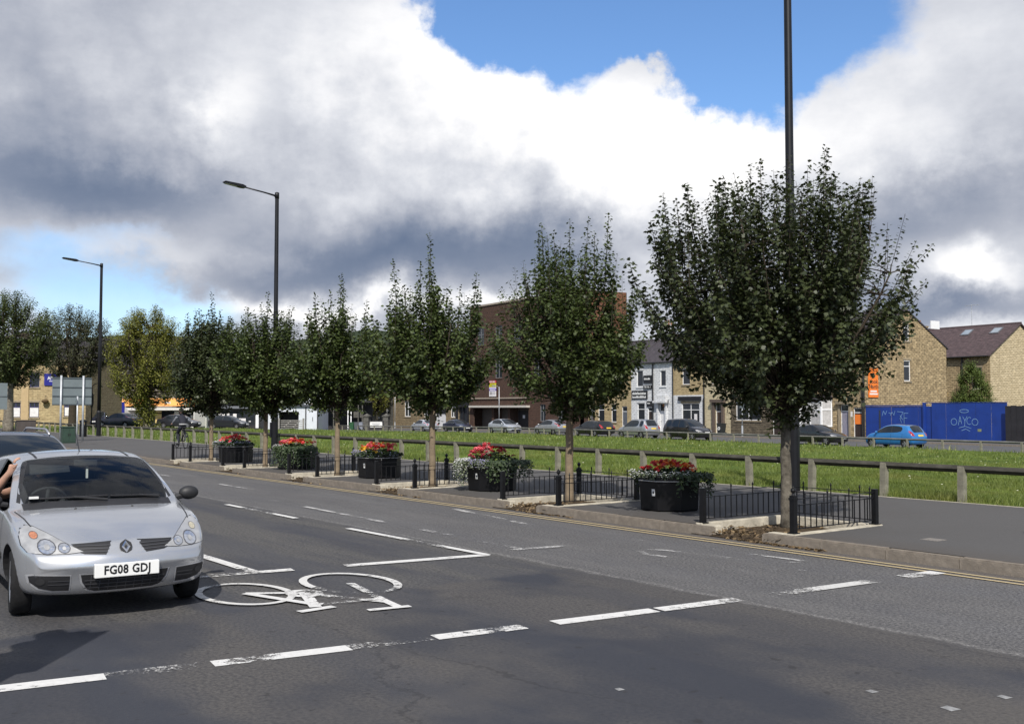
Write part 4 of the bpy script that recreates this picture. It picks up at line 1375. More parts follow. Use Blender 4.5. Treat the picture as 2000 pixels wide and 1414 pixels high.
# ================================================================ STREET FURNITURE
M_COLUMN = mat('column_paint', (0.008, 0.008, 0.010), 0.42, var=0.3, scale=4, spec=0.35)
lamp_pos = [(4.14, 'tall black lamp post behind the broadest street tree'), (29.5, 'tall black lamp post rising behind the fifth street tree'), (54.9, 'tall black lamp post beyond the row of street trees')]
for t_, lab_ in lamp_pos:
    r_ = thing('lamp_post', lab_, 'lamp post', road(t_, 6.12, 0.13), ROAD_A, 'lamp posts along the footway')
    HT = 10.35
    b = MB(); b.lathe([(0.135, 0), (0.135, 1.42), (0.128, 1.45), (0.105, 1.52)], 16); bs = b.build('base_column', M_COLUMN, r_, smooth=False)
    b = MB(); b.box(0.06, 0.138, 0.105, 0.139, 0.5, 1.1, Matrix.Rotation(0.6, 4, 'Z')); b.build('access_door', M_COLUMN, bs)
    b = MB(); b.lathe([(0.105, 1.52), (0.098, 5.5), (0.088, 5.6), (0.078, HT - 0.1), (0.072, HT)], 14); b.build('shaft', M_COLUMN, r_, smooth=True)
    b = MB(); b.tube([(0, 0, HT - 0.18), (0, 0.12, HT - 0.10), (0, 0.5, HT - 0.04), (0, 1.35, HT + 0.07)], [0.05, 0.04, 0.030, 0.028], 8); b.lathe([(0.088, HT - 0.22), (0.088, HT + 0.02), (0.02, HT + 0.05)], 12)
    b.build('bracket_arm', M_COLUMN, r_, smooth=True)
    b = MB(); Mx = Matrix.Translation((0, 1.35, HT + 0.07)) @ Matrix.Rotation(R(7), 4, 'X')
    b.prism([(0.0, -0.035), (0.16, -0.06), (0.30, -0.055), (0.86, -0.03), (0.90, 0.0), (0.86, 0.03), (0.34, 0.06), (0.14, 0.07), (0.0, 0.035)], -0.13, 0.13, 'x', Mx)
    ln = b.build('lantern', M_COLUMN, r_, bevel=0.01)
    b = MB(); b.box(-0.10, 0.10, 0.34, 0.84, -0.058, -0.045, Mx); b.build('lens', mat('lamp_lens', (0.35, 0.36, 0.36), 0.3), ln)

# back of a direction sign on two posts
c = Vector((*ray(163, 52), 0.12))
r_ = thing('road_sign', 'grey back of a large road sign on two pale posts', 'road sign', c, math.atan2(RN.y, RN.x))
M_GALV = mat('galvanised', (0.48, 0.50, 0.52), 0.5, 0.4, var=0.15, scale=5)
M_SIGNBACK = mat('sign_back', (0.155, 0.185, 0.195), 0.6, var=0.08, scale=3)
for x_ in (-1.06, 0.0):
    b = MB(); b.tube([(x_, 0, 0), (x_, 0, 3.32)], 0.052, 10); b.build('post', M_GALV, r_, smooth=True)
b = MB(); b.box(-1.46, 0.42, 0.065, 0.08, 1.82, 3.22); pn = b.build('panel', M_SIGNBACK, r_)
for z_ in (1.86, 2.28, 2.72, 3.18):
    b = MB(); b.box(-1.45, 0.41, 0.04, 0.064, z_ - 0.025, z_ + 0.025); b.build('stiffener', mat('sign_rail', (0.06, 0.075, 0.085), 0.6), pn)
# second sign back at the frame edge by the tree
c = Vector((*ray(-8, 66), 0.12))
r_ = thing('road_sign', 'grey sign back beside the pale trunk of the full-crowned tree', 'road sign', c, math.atan2(RN.y, RN.x))
b = MB(); b.tube([(0, 0, 0), (0, 0, 3.4)], 0.05, 8); b.build('post', M_GALV, r_, smooth=True)
b = MB(); b.box(-0.7, 0.7, 0.06, 0.075, 1.6, 3.3); pn = b.build('panel', M_SIGNBACK, r_)
b = MB(); b.box(-0.69, 0.69, 0.04, 0.058, 2.4, 2.45); b.build('stiffener', mat('sign_rail', (0.06, 0.075, 0.085), 0.6), pn)
# slim post with a small edge-on sign
c = Vector((*ray(152, 46), 0.13))
r_ = thing('sign_post', 'slim pale post with small edge-on sign beside the green cabinet', 'sign post', c, ROAD_A)
b = MB(); b.tube([(0, 0, 0), (0, 0, 2.2)], 0.036, 8); b.build('post', M_GALV, r_, smooth=True)
b = MB(); b.lathe([(0.001, 0.0), (0.15, 0.0), (0.15, 0.008), (0.001, 0.008)], 16, Matrix.Translation((0, 0.045, 1.98)) @ Matrix.Rotation(R(-90), 4, 'X')); b.build('sign_plate', M_SIGNBACK, r_)
# green telecom cabinet, brown cabinet, litter bin
c = Vector((*ray(137, 49), 0.13))
r_ = thing('utility_cabinet', 'green steel street cabinet beside the road sign posts', 'cabinet', c, math.atan2(RN.y, RN.x))
M_GREEN = mat('cabinet_green', (0.028, 0.055, 0.038), 0.5, var=0.2, scale=4, streak=0.3)
b = MB(); b.box(-0.31, 0.31, 0, 0.36, 0, 0.74); b.build('housing', M_GREEN, r_, bevel=0.012)
b = MB(); b.box(-0.34, 0.34, -0.03, 0.39, 0.74, 0.79); b.build('lid', M_GREEN, r_, bevel=0.012)
for s_ in (-0.15, 0.15):
    b = MB(); b.box(s_ - 0.135, s_ + 0.135, -0.012, 0.0, 0.05, 0.70); d_ = b.build('door', M_GREEN, r_); b = MB(); b.box(s_ * 0.25 - 0.012, s_ * 0.25 + 0.012, -0.03, -0.012, 0.36, 0.46); b.build('handle', M_BLACKM, d_)
c = Vector((*ray(53, 70), 0.05))
r_ = thing('utility_cabinet', 'low brown steel cabinet on the grass beside the pale-trunked tree', 'cabinet', c, math.atan2(RN.y, RN.x) - 0.2)
M_BROWN = mat('cabinet_brown', (0.062, 0.050, 0.045), 0.6, var=0.2, scale=3, streak=0.3)
b = MB(); b.box(-0.60, 0.60, 0, 0.5, 0, 0.88); b.build('housing', M_BROWN, r_, bevel=0.015)
b = MB(); b.box(-0.64, 0.64, -0.04, 0.54, 0.88, 0.94); b.build('lid', M_BROWN, r_, bevel=0.015)
for s_ in (-0.29, 0.29):
    b = MB(); b.box(s_ - 0.27, s_ + 0.27, -0.012, 0.0, 0.05, 0.84); b.build('door', M_BROWN, r_)
c = Vector((*ray(164, 60), 0.13))
r_ = thing('litter_bin', 'black litter bin beside the fence near the farthest lamp post', 'litter bin', c, ROAD_A)
b = MB(); b.lathe([(0.19, 0), (0.20, 0.03), (0.21, 0.66), (0.18, 0.66), (0.17, 0.2), (0.001, 0.2)], 14); b.build('bin_body', M_BLACK, r_, smooth=False)
b = MB(); b.lathe([(0.215, 0.86), (0.225, 0.88), (0.20, 0.95), (0.10, 0.99), (0.001, 1.0)], 14); hd = b.build('hood', M_BLACK, r_, smooth=True)
for a_ in range(4):
    b = MB(); b.box(0.175, 0.205, -0.03, 0.03, 0.64, 0.88, Matrix.Rotation(a_ * 1.5708 + 0.4, 4, 'Z')); b.build('hood_strut', M_BLACK, r_)
# galvanised car-park barrier posts etc. near the far lamp: slender crook column
c = place(180, 92)
r_ = thing('crook_lamp', 'short dark lamp column with a crooked arm beside the dark car', 'lamp post', c, 0)
b = MB(); b.tube([(0, 0, 0), (0, 0, 3.6)], 0.06, 8); b.build('column', M_COLUMN, r_, smooth=True)
b = MB(); b.tube([(0, 0, 3.5), (0.1, 0, 3.9), (0.5, 0, 4.05), (0.95, 0, 3.7)], 0.04, 6); b.build('arm', M_COLUMN, r_, smooth=True)
b = MB(); b.lathe([(0.10, 0), (0.16, 0.3), (0.16, 1.1), (0.05, 1.3)], 8, Matrix.Translation((0, 0, 1.9))); b.build('control_box', M_COLUMN, r_)


def unseen_signal(label, base, facing, extra=False):  # unseen signals, added out of frame for the shadows they cast
    r_ = thing('unseen_signal', label, 'traffic light', base, facing)
    b = MB(); b.tube([(0, 0, 0), (0, 0, 3.45)], 0.057, 12); b.build('post', M_BLACKM, r_, smooth=True)
    b = MB(); b.box(-0.26, 0.26, 0.08, 0.10, 2.25, 3.5); b.build('backing_board', M_BLACKM, r_, bevel=0.01)
    b = MB(); b.box(-0.17, 0.17, 0.10, 0.28, 2.32, 3.42); hd = b.build('signal_head', M_BLACKM, r_, bevel=0.015)
    for z_, nm, cc in ((3.24, 'red', (0.35, 0.02, 0.02)), (2.87, 'amber', (0.35, 0.18, 0.02)), (2.50, 'green', (0.02, 0.25, 0.12))):
        b = MB(); b.lathe([(0.001, 0.012), (0.08, 0.006), (0.105, 0.0)], 14, Matrix.Translation((0, 0.282, z_)) @ Matrix.Rotation(R(-90), 4, 'X'), close=False)
        b.build('lens', mat('lens_' + nm, cc, 0.25), hd, smooth=True)
        b = MB()
        pts_ = [(0.115 * math.cos(R(a)), 0.115 * math.sin(R(a))) for a in range(-20, 201, 20)]
        vs_ = [(x_, 0.282, z_ + y_) for x_, y_ in pts_] + [(x_ * 0.95, 0.50, z_ + y_ * 0.9 + 0.01) for x_, y_ in pts_]
        n_ = len(pts_); b.add(vs_, [(i, i + 1, n_ + i + 1, n_ + i) for i in range(n_ - 1)]); b.build('visor', M_BLACKM, hd)
    if extra:
        b = MB(); b.box(-0.13, 0.13, 0.06, 0.22, 0.95, 1.35); b.build('push_button_box', mat('signal_yellow', (0.4, 0.3, 0.03), 0.5), r_)
    return r_


unseen_signal('unseen black traffic signal added by the stop line to cast the shadow on the road', Vector((-3.42, 4.55, 0.0)), ROAD_A - R(90))
unseen_signal('unseen black traffic signal added past the stop line to cast the shadow on the footway', Vector((7.25, 10.1, 0.132)), ROAD_A - R(90), True)

# ================================================================ VEHICLES
M_TYRE = mat('tyre', (0.016, 0.016, 0.017), 0.85, var=0.3, scale=20, spec=0.2)
M_TRIM = mat('car_trim', (0.018, 0.018, 0.020), 0.55, var=0.2, scale=15)
M_RIM = mat('wheel_silver', (0.42, 0.42, 0.44), 0.35, 0.7, var=0.15, scale=10)
M_LAMP = mat('headlamp_inside', (0.40, 0.40, 0.40), 0.38, 0.25, var=0.22, scale=9, spec=0.6, coat=1.0)
M_CLEAR = mat('lamp_reflector', (0.75, 0.76, 0.78), 0.10, 0.9, var=0.2, scale=30)
M_AMBER = mat('indicator', (0.42, 0.17, 0.09), 0.25, var=0.3, scale=30, coat=0.6)
M_TAIL = mat('tail_lamp', (0.32, 0.012, 0.015), 0.2, var=0.25, scale=20, coat=1.0)
M_PLATE_W = mat('plate_white', (0.78, 0.78, 0.76), 0.4, var=0.03)
M_PLATE_Y = mat('plate_yellow', (0.72, 0.50, 0.04), 0.4, var=0.05)
M_PRINT = mat('plate_print', (0.012, 0.012, 0.014), 0.5, var=0.1)
M_GLASS_D = glass_mat('car_glass_dark', (0.012, 0.015, 0.018))
M_GLASS_T = glass_mat('car_glass_clear', (0.01, 0.013, 0.016), 0.93)
M_INT = mat('car_interior', (0.022, 0.023, 0.026), 0.8, var=0.25, scale=12)


def paint(name, col, metal=0.0, rough=0.3, coat=0.8):
    return mat('paint_' + name, col, rough, metal, var=0.05, scale=3, coat=coat, streak=0.0)


def car_shell(K, level):
    """closed car body from key dimensions; returns mesh with material slots:
       0 paint 1 windscreen 2 front side glass 3 rear side glass 4 tailgate glass 5 pillar black 6 wheel-arch"""
    L, W, H = K['L'], K['W'], K['H']
    hwmax = W / 2
    cx, cz, lip = K['cowl_x'], K['cowl_z'], K['lip']
    hx, rm, re, tx, tz, dz = K['head_x'], K['mid_x'], K['end_x'], K['tail_x'], K['tail_z'], K['deck']
    ws = lambda f: (cx + (hx - cx) * f, cz + (H - 0.045 - cz) * (f + 0.10 * math.sin(math.pi * f)))
    tops = K.get('nose_tops', [(0, K.get('nose_z', 0.47)), (0.03, lip - 0.10), (0.09, lip - 0.045), (0.2, lip)]) + [ (cx * 0.42, lerp(lip, cz, 0.42) + 0.018), (cx * 0.68, lerp(lip, cz, 0.70) + 0.02), (cx - 0.06, cz - 0.012), (cx, cz),
            ws(0.33), ws(0.68), (hx, H - 0.045), (hx + 0.22, H - 0.012), (rm, H), (K['bp'] - 0.04, None), (K['bp'] + 0.04, None), (K['cp'], None), (K['cp'] + 0.09, None)]
    if 'dp' in K: tops += [(K['dp'], None)]
    tops += [(re - 0.25, H - 0.035), (re, H - 0.075), (lerp(re, tx, 0.5), lerp(H - 0.075, tz, 0.46)), (tx, tz)]
    if tx < L - 0.30: tops += [(lerp(tx, L - 0.12, 0.5), lerp(tz, dz, 0.5) + 0.015)]
    tops += [(L - 0.12, dz), (L - 0.035, dz - 0.14), (L, 0.56)]
    known = sorted([p for p in tops if p[1] is not None])
    kx = [p[0] for p in known]; kz = [p[1] for p in known]
    st = sorted(set(round(p[0], 4) for p in tops))
    # drop stations that nearly coincide
    xs_ = [st[0]]
    keep = {round(v, 4) for v in (cx, hx, K['bp'] - 0.04, K['bp'] + 0.04, K['cp'], K.get('dp', -1), re, tx)}
    for x in st[1:]:
        if x - xs_[-1] < 0.06 and 0.12 < x < L - 0.13:
            if x in keep and xs_[-1] not in keep: xs_[-1] = x
            elif x in keep: xs_.append(x)
            continue
        xs_.append(x)
    f_top = lambda x: float(np.interp(x, kx, kz))
    bz0, bz1 = K['belt0'], K['belt1']
    f_belt = lambda x: float(np.interp(x, [0, 0.03, 0.09, 0.2, cx * 0.5, cx, L - 0.5, L - 0.12, L - 0.035, L], [K.get('nose_z', 0.47), lip - 0.13, lip - 0.09, lip - 0.05, lerp(lip, bz0, 0.55), bz0, bz1, min(bz1, dz - 0.02), dz - 0.2, 0.55]))
    f_hw = lambda x: hwmax * float(np.interp(x, [0, 0.03, 0.09, 0.2, 0.45, 0.8, L - 0.6, L - 0.25, L - 0.12, L - 0.035, L], [K.get('nose_w', 0.74), K.get('nose_w', 0.74) + 0.045 if 'nose_w' in K else 0.82, 0.885, 0.94, 0.975, 0.985, 0.985, 0.965, 0.935, 0.89, 0.76]))
    f_zb = lambda x: float(np.interp(x, [0, 0.03, 0.09, 0.25, 0.6, L - 0.5, L - 0.12, L - 0.035, L], [K.get('nose_z', 0.47), 0.30, 0.225, 0.19, 0.18, 0.19, 0.26, 0.34, 0.55]))
    f_sw = lambda x: float(np.interp(x, [0, 0.2, cx * 0.6, cx, hx, hx + 0.5, L - 1.0, L - 0.12, L], [0.30, 0.27, 0.12, 0.17, 0.09, 0.03, -0.02, -0.10, -0.12]))
    tum = K.get('tum', 0.36)
    rows = []
    for x in xs_:
        top, belt, hw, zb, sw = f_top(x), f_belt(x), f_hw(x), f_zb(x), f_sw(x)
        crown = 0.02 if x < cx else float(np.interp(x, [cx, hx, L], [0.02, 0.045, 0.04]))
        if x == xs_[0] or x == xs_[-1]:
            z = top; w = hw
            ys = [0, .35, .62, .80, .92, 1.0, .92, .80, .62, .35, 0]
            sec = [(w * q, z) for q in ys]
        else:
            z3 = top - crown
            if z3 - belt > 0.05 and cx - 0.01 <= x <= tx + 0.01:
                z4 = max(belt + 0.006, z3 - 0.04); y4 = hw - 0.025 - (z4 - belt) * tum
                y3 = y4 - 0.06
            else:
                z4 = (z3 + belt) / 2 + 0.004; y4 = 0.93 * hw; y3 = 0.80 * hw
                if cx - 0.08 <= x: z4 = max(z4, belt + 0.004)
            bul = 0.012 * min(1, x * 3)
            sec = [(0, top), (y3 * 0.45, top - crown * 0.22), (y3 * 0.80, top - crown * 0.65), (y3, z3), (y4, z4), (hw, belt),
                   (hw + bul, lerp(belt, zb, 0.30)), (hw + bul, lerp(belt, zb, 0.64)), (hw - 0.025, zb + 0.05), (hw - 0.12, zb), (0, zb)]
        rows.append([(L / 2 - (x + sw * (y / hwmax) ** 2), y, z) for y, z in sec])
    nj = 11; ns = len(rows)
    bm = bmesh.new(); V = {}
    for i, r in enumerate(rows):
        for j, (X, Y, Z) in enumerate(r):
            V[i, j, 1] = bm.verts.new((X, Y, Z))
            V[i, j, -1] = V[i, j, 1] if Y == 0 else bm.verts.new((X, -Y, Z))
    for i in range(ns - 1):
        xa, xb = xs_[i], xs_[i + 1]; xm = (xa + xb) / 2
        for j in range(nj - 1):
            m_ = 0
            if cx - 0.001 <= xa and xb <= hx + 0.001 and j <= 2: m_ = 1
            if j == 4 and cx - 0.001 <= xa:
                if xb <= K['bp'] - 0.039: m_ = 2
                elif xb <= K['bp'] + 0.041: m_ = 5
                elif xb <= K['cp'] + 0.001: m_ = 3
                elif 'dp' in K and xa >= K['cp'] + 0.08 and xb <= K['dp'] + 0.001: m_ = 3
            if re - 0.001 <= xa and xb <= tx + 0.001 and j <= 1: m_ = 4
            for s_ in (1, -1):
                q = [V[i, j, s_], V[i, j + 1, s_], V[i + 1, j + 1, s_], V[i + 1, j, s_]]
                q2 = []
                for v in q:
                    if v not in q2: q2.append(v)
                if len(q2) < 3: continue
                if s_ == 1: q2 = q2[::-1]
                f = bm.faces.new(q2); f.material_index = m_; f.smooth = True
    bmesh.ops.remove_doubles(bm, verts=bm.verts, dist=0.0006)
    bmesh.ops.recalc_face_normals(bm, faces=bm.faces)
    cl = bm.edges.layers.float.new('crease_edge')
    for e in bm.edges:
        ms = {f.material_index for f in e.link_faces}
        if len(ms) > 1: e[cl] = 0.85
    me = bpy.data.meshes.new('shell'); bm.to_mesh(me); bm.free()
    o = bpy.data.objects.new('shell', me); COL.objects.link(o)
    sub = o.modifiers.new('sub', 'SUBSURF'); sub.levels = level; sub.render_levels = level
    o = apply_mods(o)
    cut = MB()
    wr = K['wheel_r'] + 0.035
    for ax in (K['fa'], K['fa'] + K['wb']):
        for s_ in (1, -1):
            M_ = Matrix.Translation((L / 2 - ax, s_ * (hwmax - 0.02), K['wheel_r'] + 0.01)) @ Matrix.Rotation(R(90), 4, 'X')
            cut.lathe([(wr, -0.22), (wr, 0.22)], 36, M_)
    co = cut.build('cutter', None)
    bo = o.modifiers.new('b', 'BOOLEAN'); bo.object = co; bo.operation = 'DIFFERENCE'; bo.solver = 'EXACT'
    o = apply_mods(o)
    bpy.data.objects.remove(co)
    me = o.data
    for p in me.polygons:
        c = p.center
        for ax in (K['fa'], K['fa'] + K['wb']):
            d = math.hypot(c.x - (L / 2 - ax), c.z - K['wheel_r'] - 0.01)
            if d < wr - 0.004 and abs(c.y) > hwmax - 0.26: p.material_index = 6
            elif abs(d - wr) < 0.006 and abs(p.normal.y) < 0.35 and abs(c.y) > hwmax - 0.26: p.material_index = 6
    bpy.data.objects.remove(o)
    return me


def split_mesh(me, idx, name, test=None):
    bm = bmesh.new(); bm.from_mesh(me)
    kill = [f for f in bm.faces if not (f.material_index in idx and (test is None or test(f.calc_center_median())))]
    bmesh.ops.delete(bm, geom=kill, context='FACES')
    for f in bm.faces: f.material_index = 0
    out = bpy.data.meshes.new(name); bm.to_mesh(out); bm.free()
    return out if len(out.polygons) else None


AX = {'front': (Vector((-1, 0, 0)), lambda u, v: Vector((5, u, v))), 'rear': (Vector((1, 0, 0)), lambda u, v: Vector((-5, u, v))),
      'left': (Vector((0, -1, 0)), lambda u, v: Vector((u, 3, v))), 'right': (Vector((0, 1, 0)), lambda u, v: Vector((u, -3, v))),
      'top': (Vector((0, 0, -1)), lambda u, v: Vector((u, v, 4)))}


def patch(bvh, poly, axis, off=0.004, res=0.04):
    """draw a polygon on the body surface: flat outline projected along an axis and laid just proud of the skin"""
    d, org = AX[axis]
    pts = []
    n = len(poly)
    for i in range(n):
        a = Vector(poly[i]); b = Vector(poly[(i + 1) % n]); k = max(1, int((b - a).length / res))
        for q in range(k): pts.append(a.lerp(b, q / k))
    m = len(pts)
    xs_ = [p.x for p in pts]; ys_ = [p.y for p in pts]
    extra = []
    x = min(xs_) + res / 2
    while x < max(xs_):
        y = min(ys_) + res / 2
        while y < max(ys_):
            # inside test
            c = False
            for i in range(n):
                x0, y0 = poly[i]; x1, y1 = poly[(i + 1) % n]
                if (y0 > y) != (y1 > y) and x < (x1 - x0) * (y - y0) / (y1 - y0) + x0: c = not c
            if c: extra.append(Vector((x, y)))
            y += res
        x += res
    r = delaunay_2d_cdt(pts + extra, [(i, (i + 1) % m) for i in range(m)], [], 1, 1e-5)
    mb = MB(); vs = []
    last = None
    for p in r[0]:
        hit = bvh.ray_cast(org(p.x, p.y), d, 12)
        if hit[0] is None:
            hit = (last,) if last is not None else (org(p.x, p.y) + d * 4,)
            vs.append(tuple(hit[0])); continue
        last = hit[0] - d * off
        vs.append(tuple(last))
    mb.add(vs, [tuple(f) for f in r[2]])
    return mb


def line_patch(bvh, pts, w, axis, off=0.003):
    d, org = AX[axis]
    mb = MB(); P = [Vector(p) for p in pts]; fine = []
    for a, b in zip(P, P[1:]):
        k = max(1, int((b - a).length / 0.05))
        fine += [a.lerp(b, q / k) for q in range(k)]
    fine.append(P[-1]); row = []
    for i, p in enumerate(fine):
        t_ = (fine[min(i + 1, len(fine) - 1)] - fine[max(i - 1, 0)]).normalized(); nrm = Vector((-t_.y, t_.x)) * w / 2
        pr = []
        for s_ in (1, -1):
            q = p + nrm * s_
            h = bvh.ray_cast(org(q.x, q.y), d, 12)
            pr.append(None if h[0] is None else h[0] - d * off)
        row.append(pr)
    for a, b in zip(row, row[1:]):
        if None in a or None in b: continue
        if (a[0] - b[0]).length > 0.2: continue
        mb.quad(a[0], a[1], b[1], b[0])
    return mb


def mirror(poly): return [(-a, b) for a, b in poly]


WHEELS = {}
def wheel_parts(r, w, style):
    key = (r, w, style)
    if key in WHEELS: return WHEELS[key]
    t = MB()
    rr_ = r * 0.66
    t.lathe([(rr_, -w / 2 + 0.01), (r * 0.90, -w / 2), (r * 0.975, -w / 2 + 0.02), (r, -w / 2 + 0.05), (r, w / 2 - 0.05), (r * 0.975, w / 2 - 0.02), (r * 0.90, w / 2), (rr_, w / 2 - 0.01)], 30, close=False)
    tm = t.mesh('tyre', True); tm.materials.append(M_TYRE)
    d = MB()
    d.lathe([(rr_ + 0.004, w / 2 - 0.015), (rr_ - 0.012, w / 2 - 0.005), (rr_ - 0.03, w / 2 - 0.03), (0.06, w / 2 - (0.018 if style == 'cover' else 0.05)), (0.001, w / 2 - 0.012)], 30, close=False)
    nsp = 7 if style == 'cover' else 5
    dm = d.mesh('rim', True); dm.materials.append(M_RIM if style == 'cover' else M_TRIM)
    s = MB()
    for k in range(nsp):
        a = 6.283 * k / nsp
        Mx = Matrix.Rotation(a, 4, 'Z')
        if style == 'cover':
            s.prism([(0.10, -0.012), (0.135, -0.030), (0.165, -0.026), (0.165, 0.026), (0.135, 0.030), (0.10, 0.012)], w / 2 - 0.02, w / 2 - 0.012, 'z', Mx)
        else:
            s.prism([(0.03, -0.028), (rr_ - 0.005, -0.022), (rr_ - 0.005, 0.022), (0.03, 0.028)], w / 2 - 0.05, w / 2 - 0.012, 'z', Mx)
    sm = s.mesh('spoke'); sm.materials.append(M_TRIM if style == 'cover' else M_RIM)
    WHEELS[key] = (tm, dm, sm)
    return WHEELS[key]


def add_wheels(root, K, style='alloy', steer=0.0):
    for n_, ax in enumerate((K['fa'], K['fa'] + K['wb'])):
        for s_ in (1, -1):
            tm, dm, sm = wheel_parts(K['wheel_r'], K.get('tyre_w', 0.18), style)
            w = obj('wheel', tm, None, root)
            w.location = (K['L'] / 2 - ax, s_ * (K['W'] / 2 - 0.11), K['wheel_r'] + 0.001)
            w.rotation_euler = (R(-90) * s_, 0, 0) if s_ > 0 else (R(90), 0, 0)
            if n_ == 0 and steer: w.rotation_euler.rotate_axis('Y', steer * s_)
            a = obj('rim', dm, None, w); b = obj('spoke', sm, None, w)
            b.name = 'spokes' if style != 'cover' else 'vent_holes'


CAR_BASE = {}
def make_car(label, cat, loc, rz, K, paint_m, style, front=None, plate=None, group=None, glass=None, kindkey=None, extras=None):
    """far and middle-distance cars"""
    root = thing('parked_car' if group else 'car', label, cat, loc, rz, group)
    if kindkey not in CAR_BASE:
        me = car_shell(K, 1)
        bvh = BVHTree.FromPolygons([v.co for v in me.vertices], [tuple(p.vertices) for p in me.polygons])
        parts = {}
        parts['body'] = split_mesh(me, {0}, 'body'); parts['windscreen'] = split_mesh(me, {1}, 'windscreen')
        parts['rear_window'] = split_mesh(me, {4}, 'rear_window')
        parts['side_window'] = [split_mesh(me, {2}, 'side_window', lambda c, s=s: c.y * s > 0) for s in (1, -1)] + [split_mesh(me, {3}, 'side_window', lambda c, s=s: c.y * s > 0) for s in (1, -1)]
        parts['pillar'] = [split_mesh(me, {5}, 'pillar_trim', lambda c, s=s: c.y * s > 0) for s in (1, -1)]; parts['arch'] = [split_mesh(me, {6}, 'wheel_arch', lambda c, s=s, e=e: c.y * s > 0 and (c.x > 0) == e) for s in (1, -1) for e in (True, False)]
        CAR_BASE[kindkey] = (parts, bvh)
    parts, bvh = CAR_BASE[kindkey]
    G = glass or M_GLASS_D
    b_ = parts['body'].copy(); b_.materials.clear(); body = obj('body', b_, paint_m, root)
    for nm, m_ in (('windscreen', G), ('rear_window', G)):
        if parts[nm] is not None: obj({'pillar': 'pillar_trim', 'arch': 'wheel_arch'}.get(nm, nm), parts[nm], m_, root)
    for q in parts['side_window']:
        if q is not None: obj('side_window', q, G, root)
    for q in parts['pillar']:
        if q is not None: obj('pillar_trim', q, M_TRIM, root)
    for q in parts['arch']:
        if q is not None: obj('wheel_arch', q, M_TRIM, root)
    add_wheels(root, K, style)
    L, W, H, lip = K['L'], K['W'], K['H'], K['lip']
    hw = W / 2
    # lamps
    for sgn in (1, -1):
        hl = [(sgn * a, b) for a, b in ((hw * 0.48, lip - 0.12), (hw * 0.90, lip - 0.10), (hw * 0.93, lip + 0.03), (hw * 0.80, lip + 0.05), (hw * 0.55, lip - 0.02))]
        patch(bvh, hl, 'front', 0.006, 0.06).build('headlight', M_LAMP, root, smooth=True)
        tz = K['tail_z']
        tl = [(sgn * a, b) for a, b in ((hw * 0.66, tz - 0.24), (hw * 0.93, tz - 0.22), (hw * 0.93, tz + 0.03), (hw * 0.86, tz + 0.12), (hw * 0.72, tz - 0.02))]
        patch(bvh, tl, 'rear', 0.008, 0.06).build('tail_light', M_TAIL, root, smooth=True)
        mr = MB(); mr.lathe([(0.001, -0.1), (0.07, -0.08), (0.085, 0.0), (0.07, 0.08), (0.001, 0.1)], 10, Matrix.Translation((L / 2 - K['cowl_x'] - 0.33, sgn * (hw + 0.06), K['belt0'] + 0.06)) @ Matrix.Rotation(R(90), 4, 'X') @ Matrix.Diagonal((0.6, 0.9, 1, 1)))
        mr.build('door_mirror', paint_m, root, smooth=True)
    gr = [(-hw * 0.42, lip - 0.12), (hw * 0.42, lip - 0.12), (hw * 0.44, lip - 0.04), (-hw * 0.44, lip - 0.04)]
    patch(bvh, gr, 'front', 0.005, 0.08).build('grille', M_TRIM, root)
    gr = [(-hw * 0.62, 0.27), (hw * 0.62, 0.27), (hw * 0.66, 0.40), (-hw * 0.66, 0.40)]
    patch(bvh, gr, 'front', 0.005, 0.08).build('lower_grille', M_TRIM, root)
    patch(bvh, [(-0.26, lip - 0.24), (0.26, lip - 0.24), (0.26, lip - 0.135), (-0.26, lip - 0.135)], 'front', 0.012, 0.2).build('front_plate', M_PLATE_W, root)
    pz = K.get('plate_z', 0.70)
    patch(bvh, [(-0.26, pz - 0.055), (0.26, pz - 0.055), (0.26, pz + 0.055), (-0.26, pz + 0.055)], 'rear', 0.012, 0.2).build('rear_plate', M_PLATE_Y, root)
    for ax in ('left', 'right'):
        for xq in (K['cowl_x'] + 0.22, K['bp'], K['cp'] - 0.05):
            lp = line_patch(bvh, [(L / 2 - xq, K['belt0'] - 0.01), (L / 2 - xq + 0.03, 0.30)], 0.012, ax, 0.003)
            if lp.f: lp.build('door_gap', M_TRIM, root)
        lp = line_patch(bvh, [(L / 2 - K['fa'] - 0.4, 0.22), (L / 2 - K['fa'] - K['wb'] + 0.4, 0.22)], 0.05, ax, 0.004)
        if lp.f: lp.build('sill_trim', M_TRIM, root)
    if extras: extras(root, bvh, K)
    return root


def keys(L, W, H, fa, wb, wheel_r, lip, cowl_x, cowl_z, head_x, mid_x, end_x, tail_x, tail_z, deck, bp, cp, belt0, belt1, **kw):
    d = dict(L=L, W=W, H=H, fa=fa, wb=wb, wheel_r=wheel_r, lip=lip, cowl_x=cowl_x, cowl_z=cowl_z, head_x=head_x, mid_x=mid_x, end_x=end_x, tail_x=tail_x, tail_z=tail_z, deck=deck, bp=bp, cp=cp, belt0=belt0, belt1=belt1)
    d.update(kw); return d


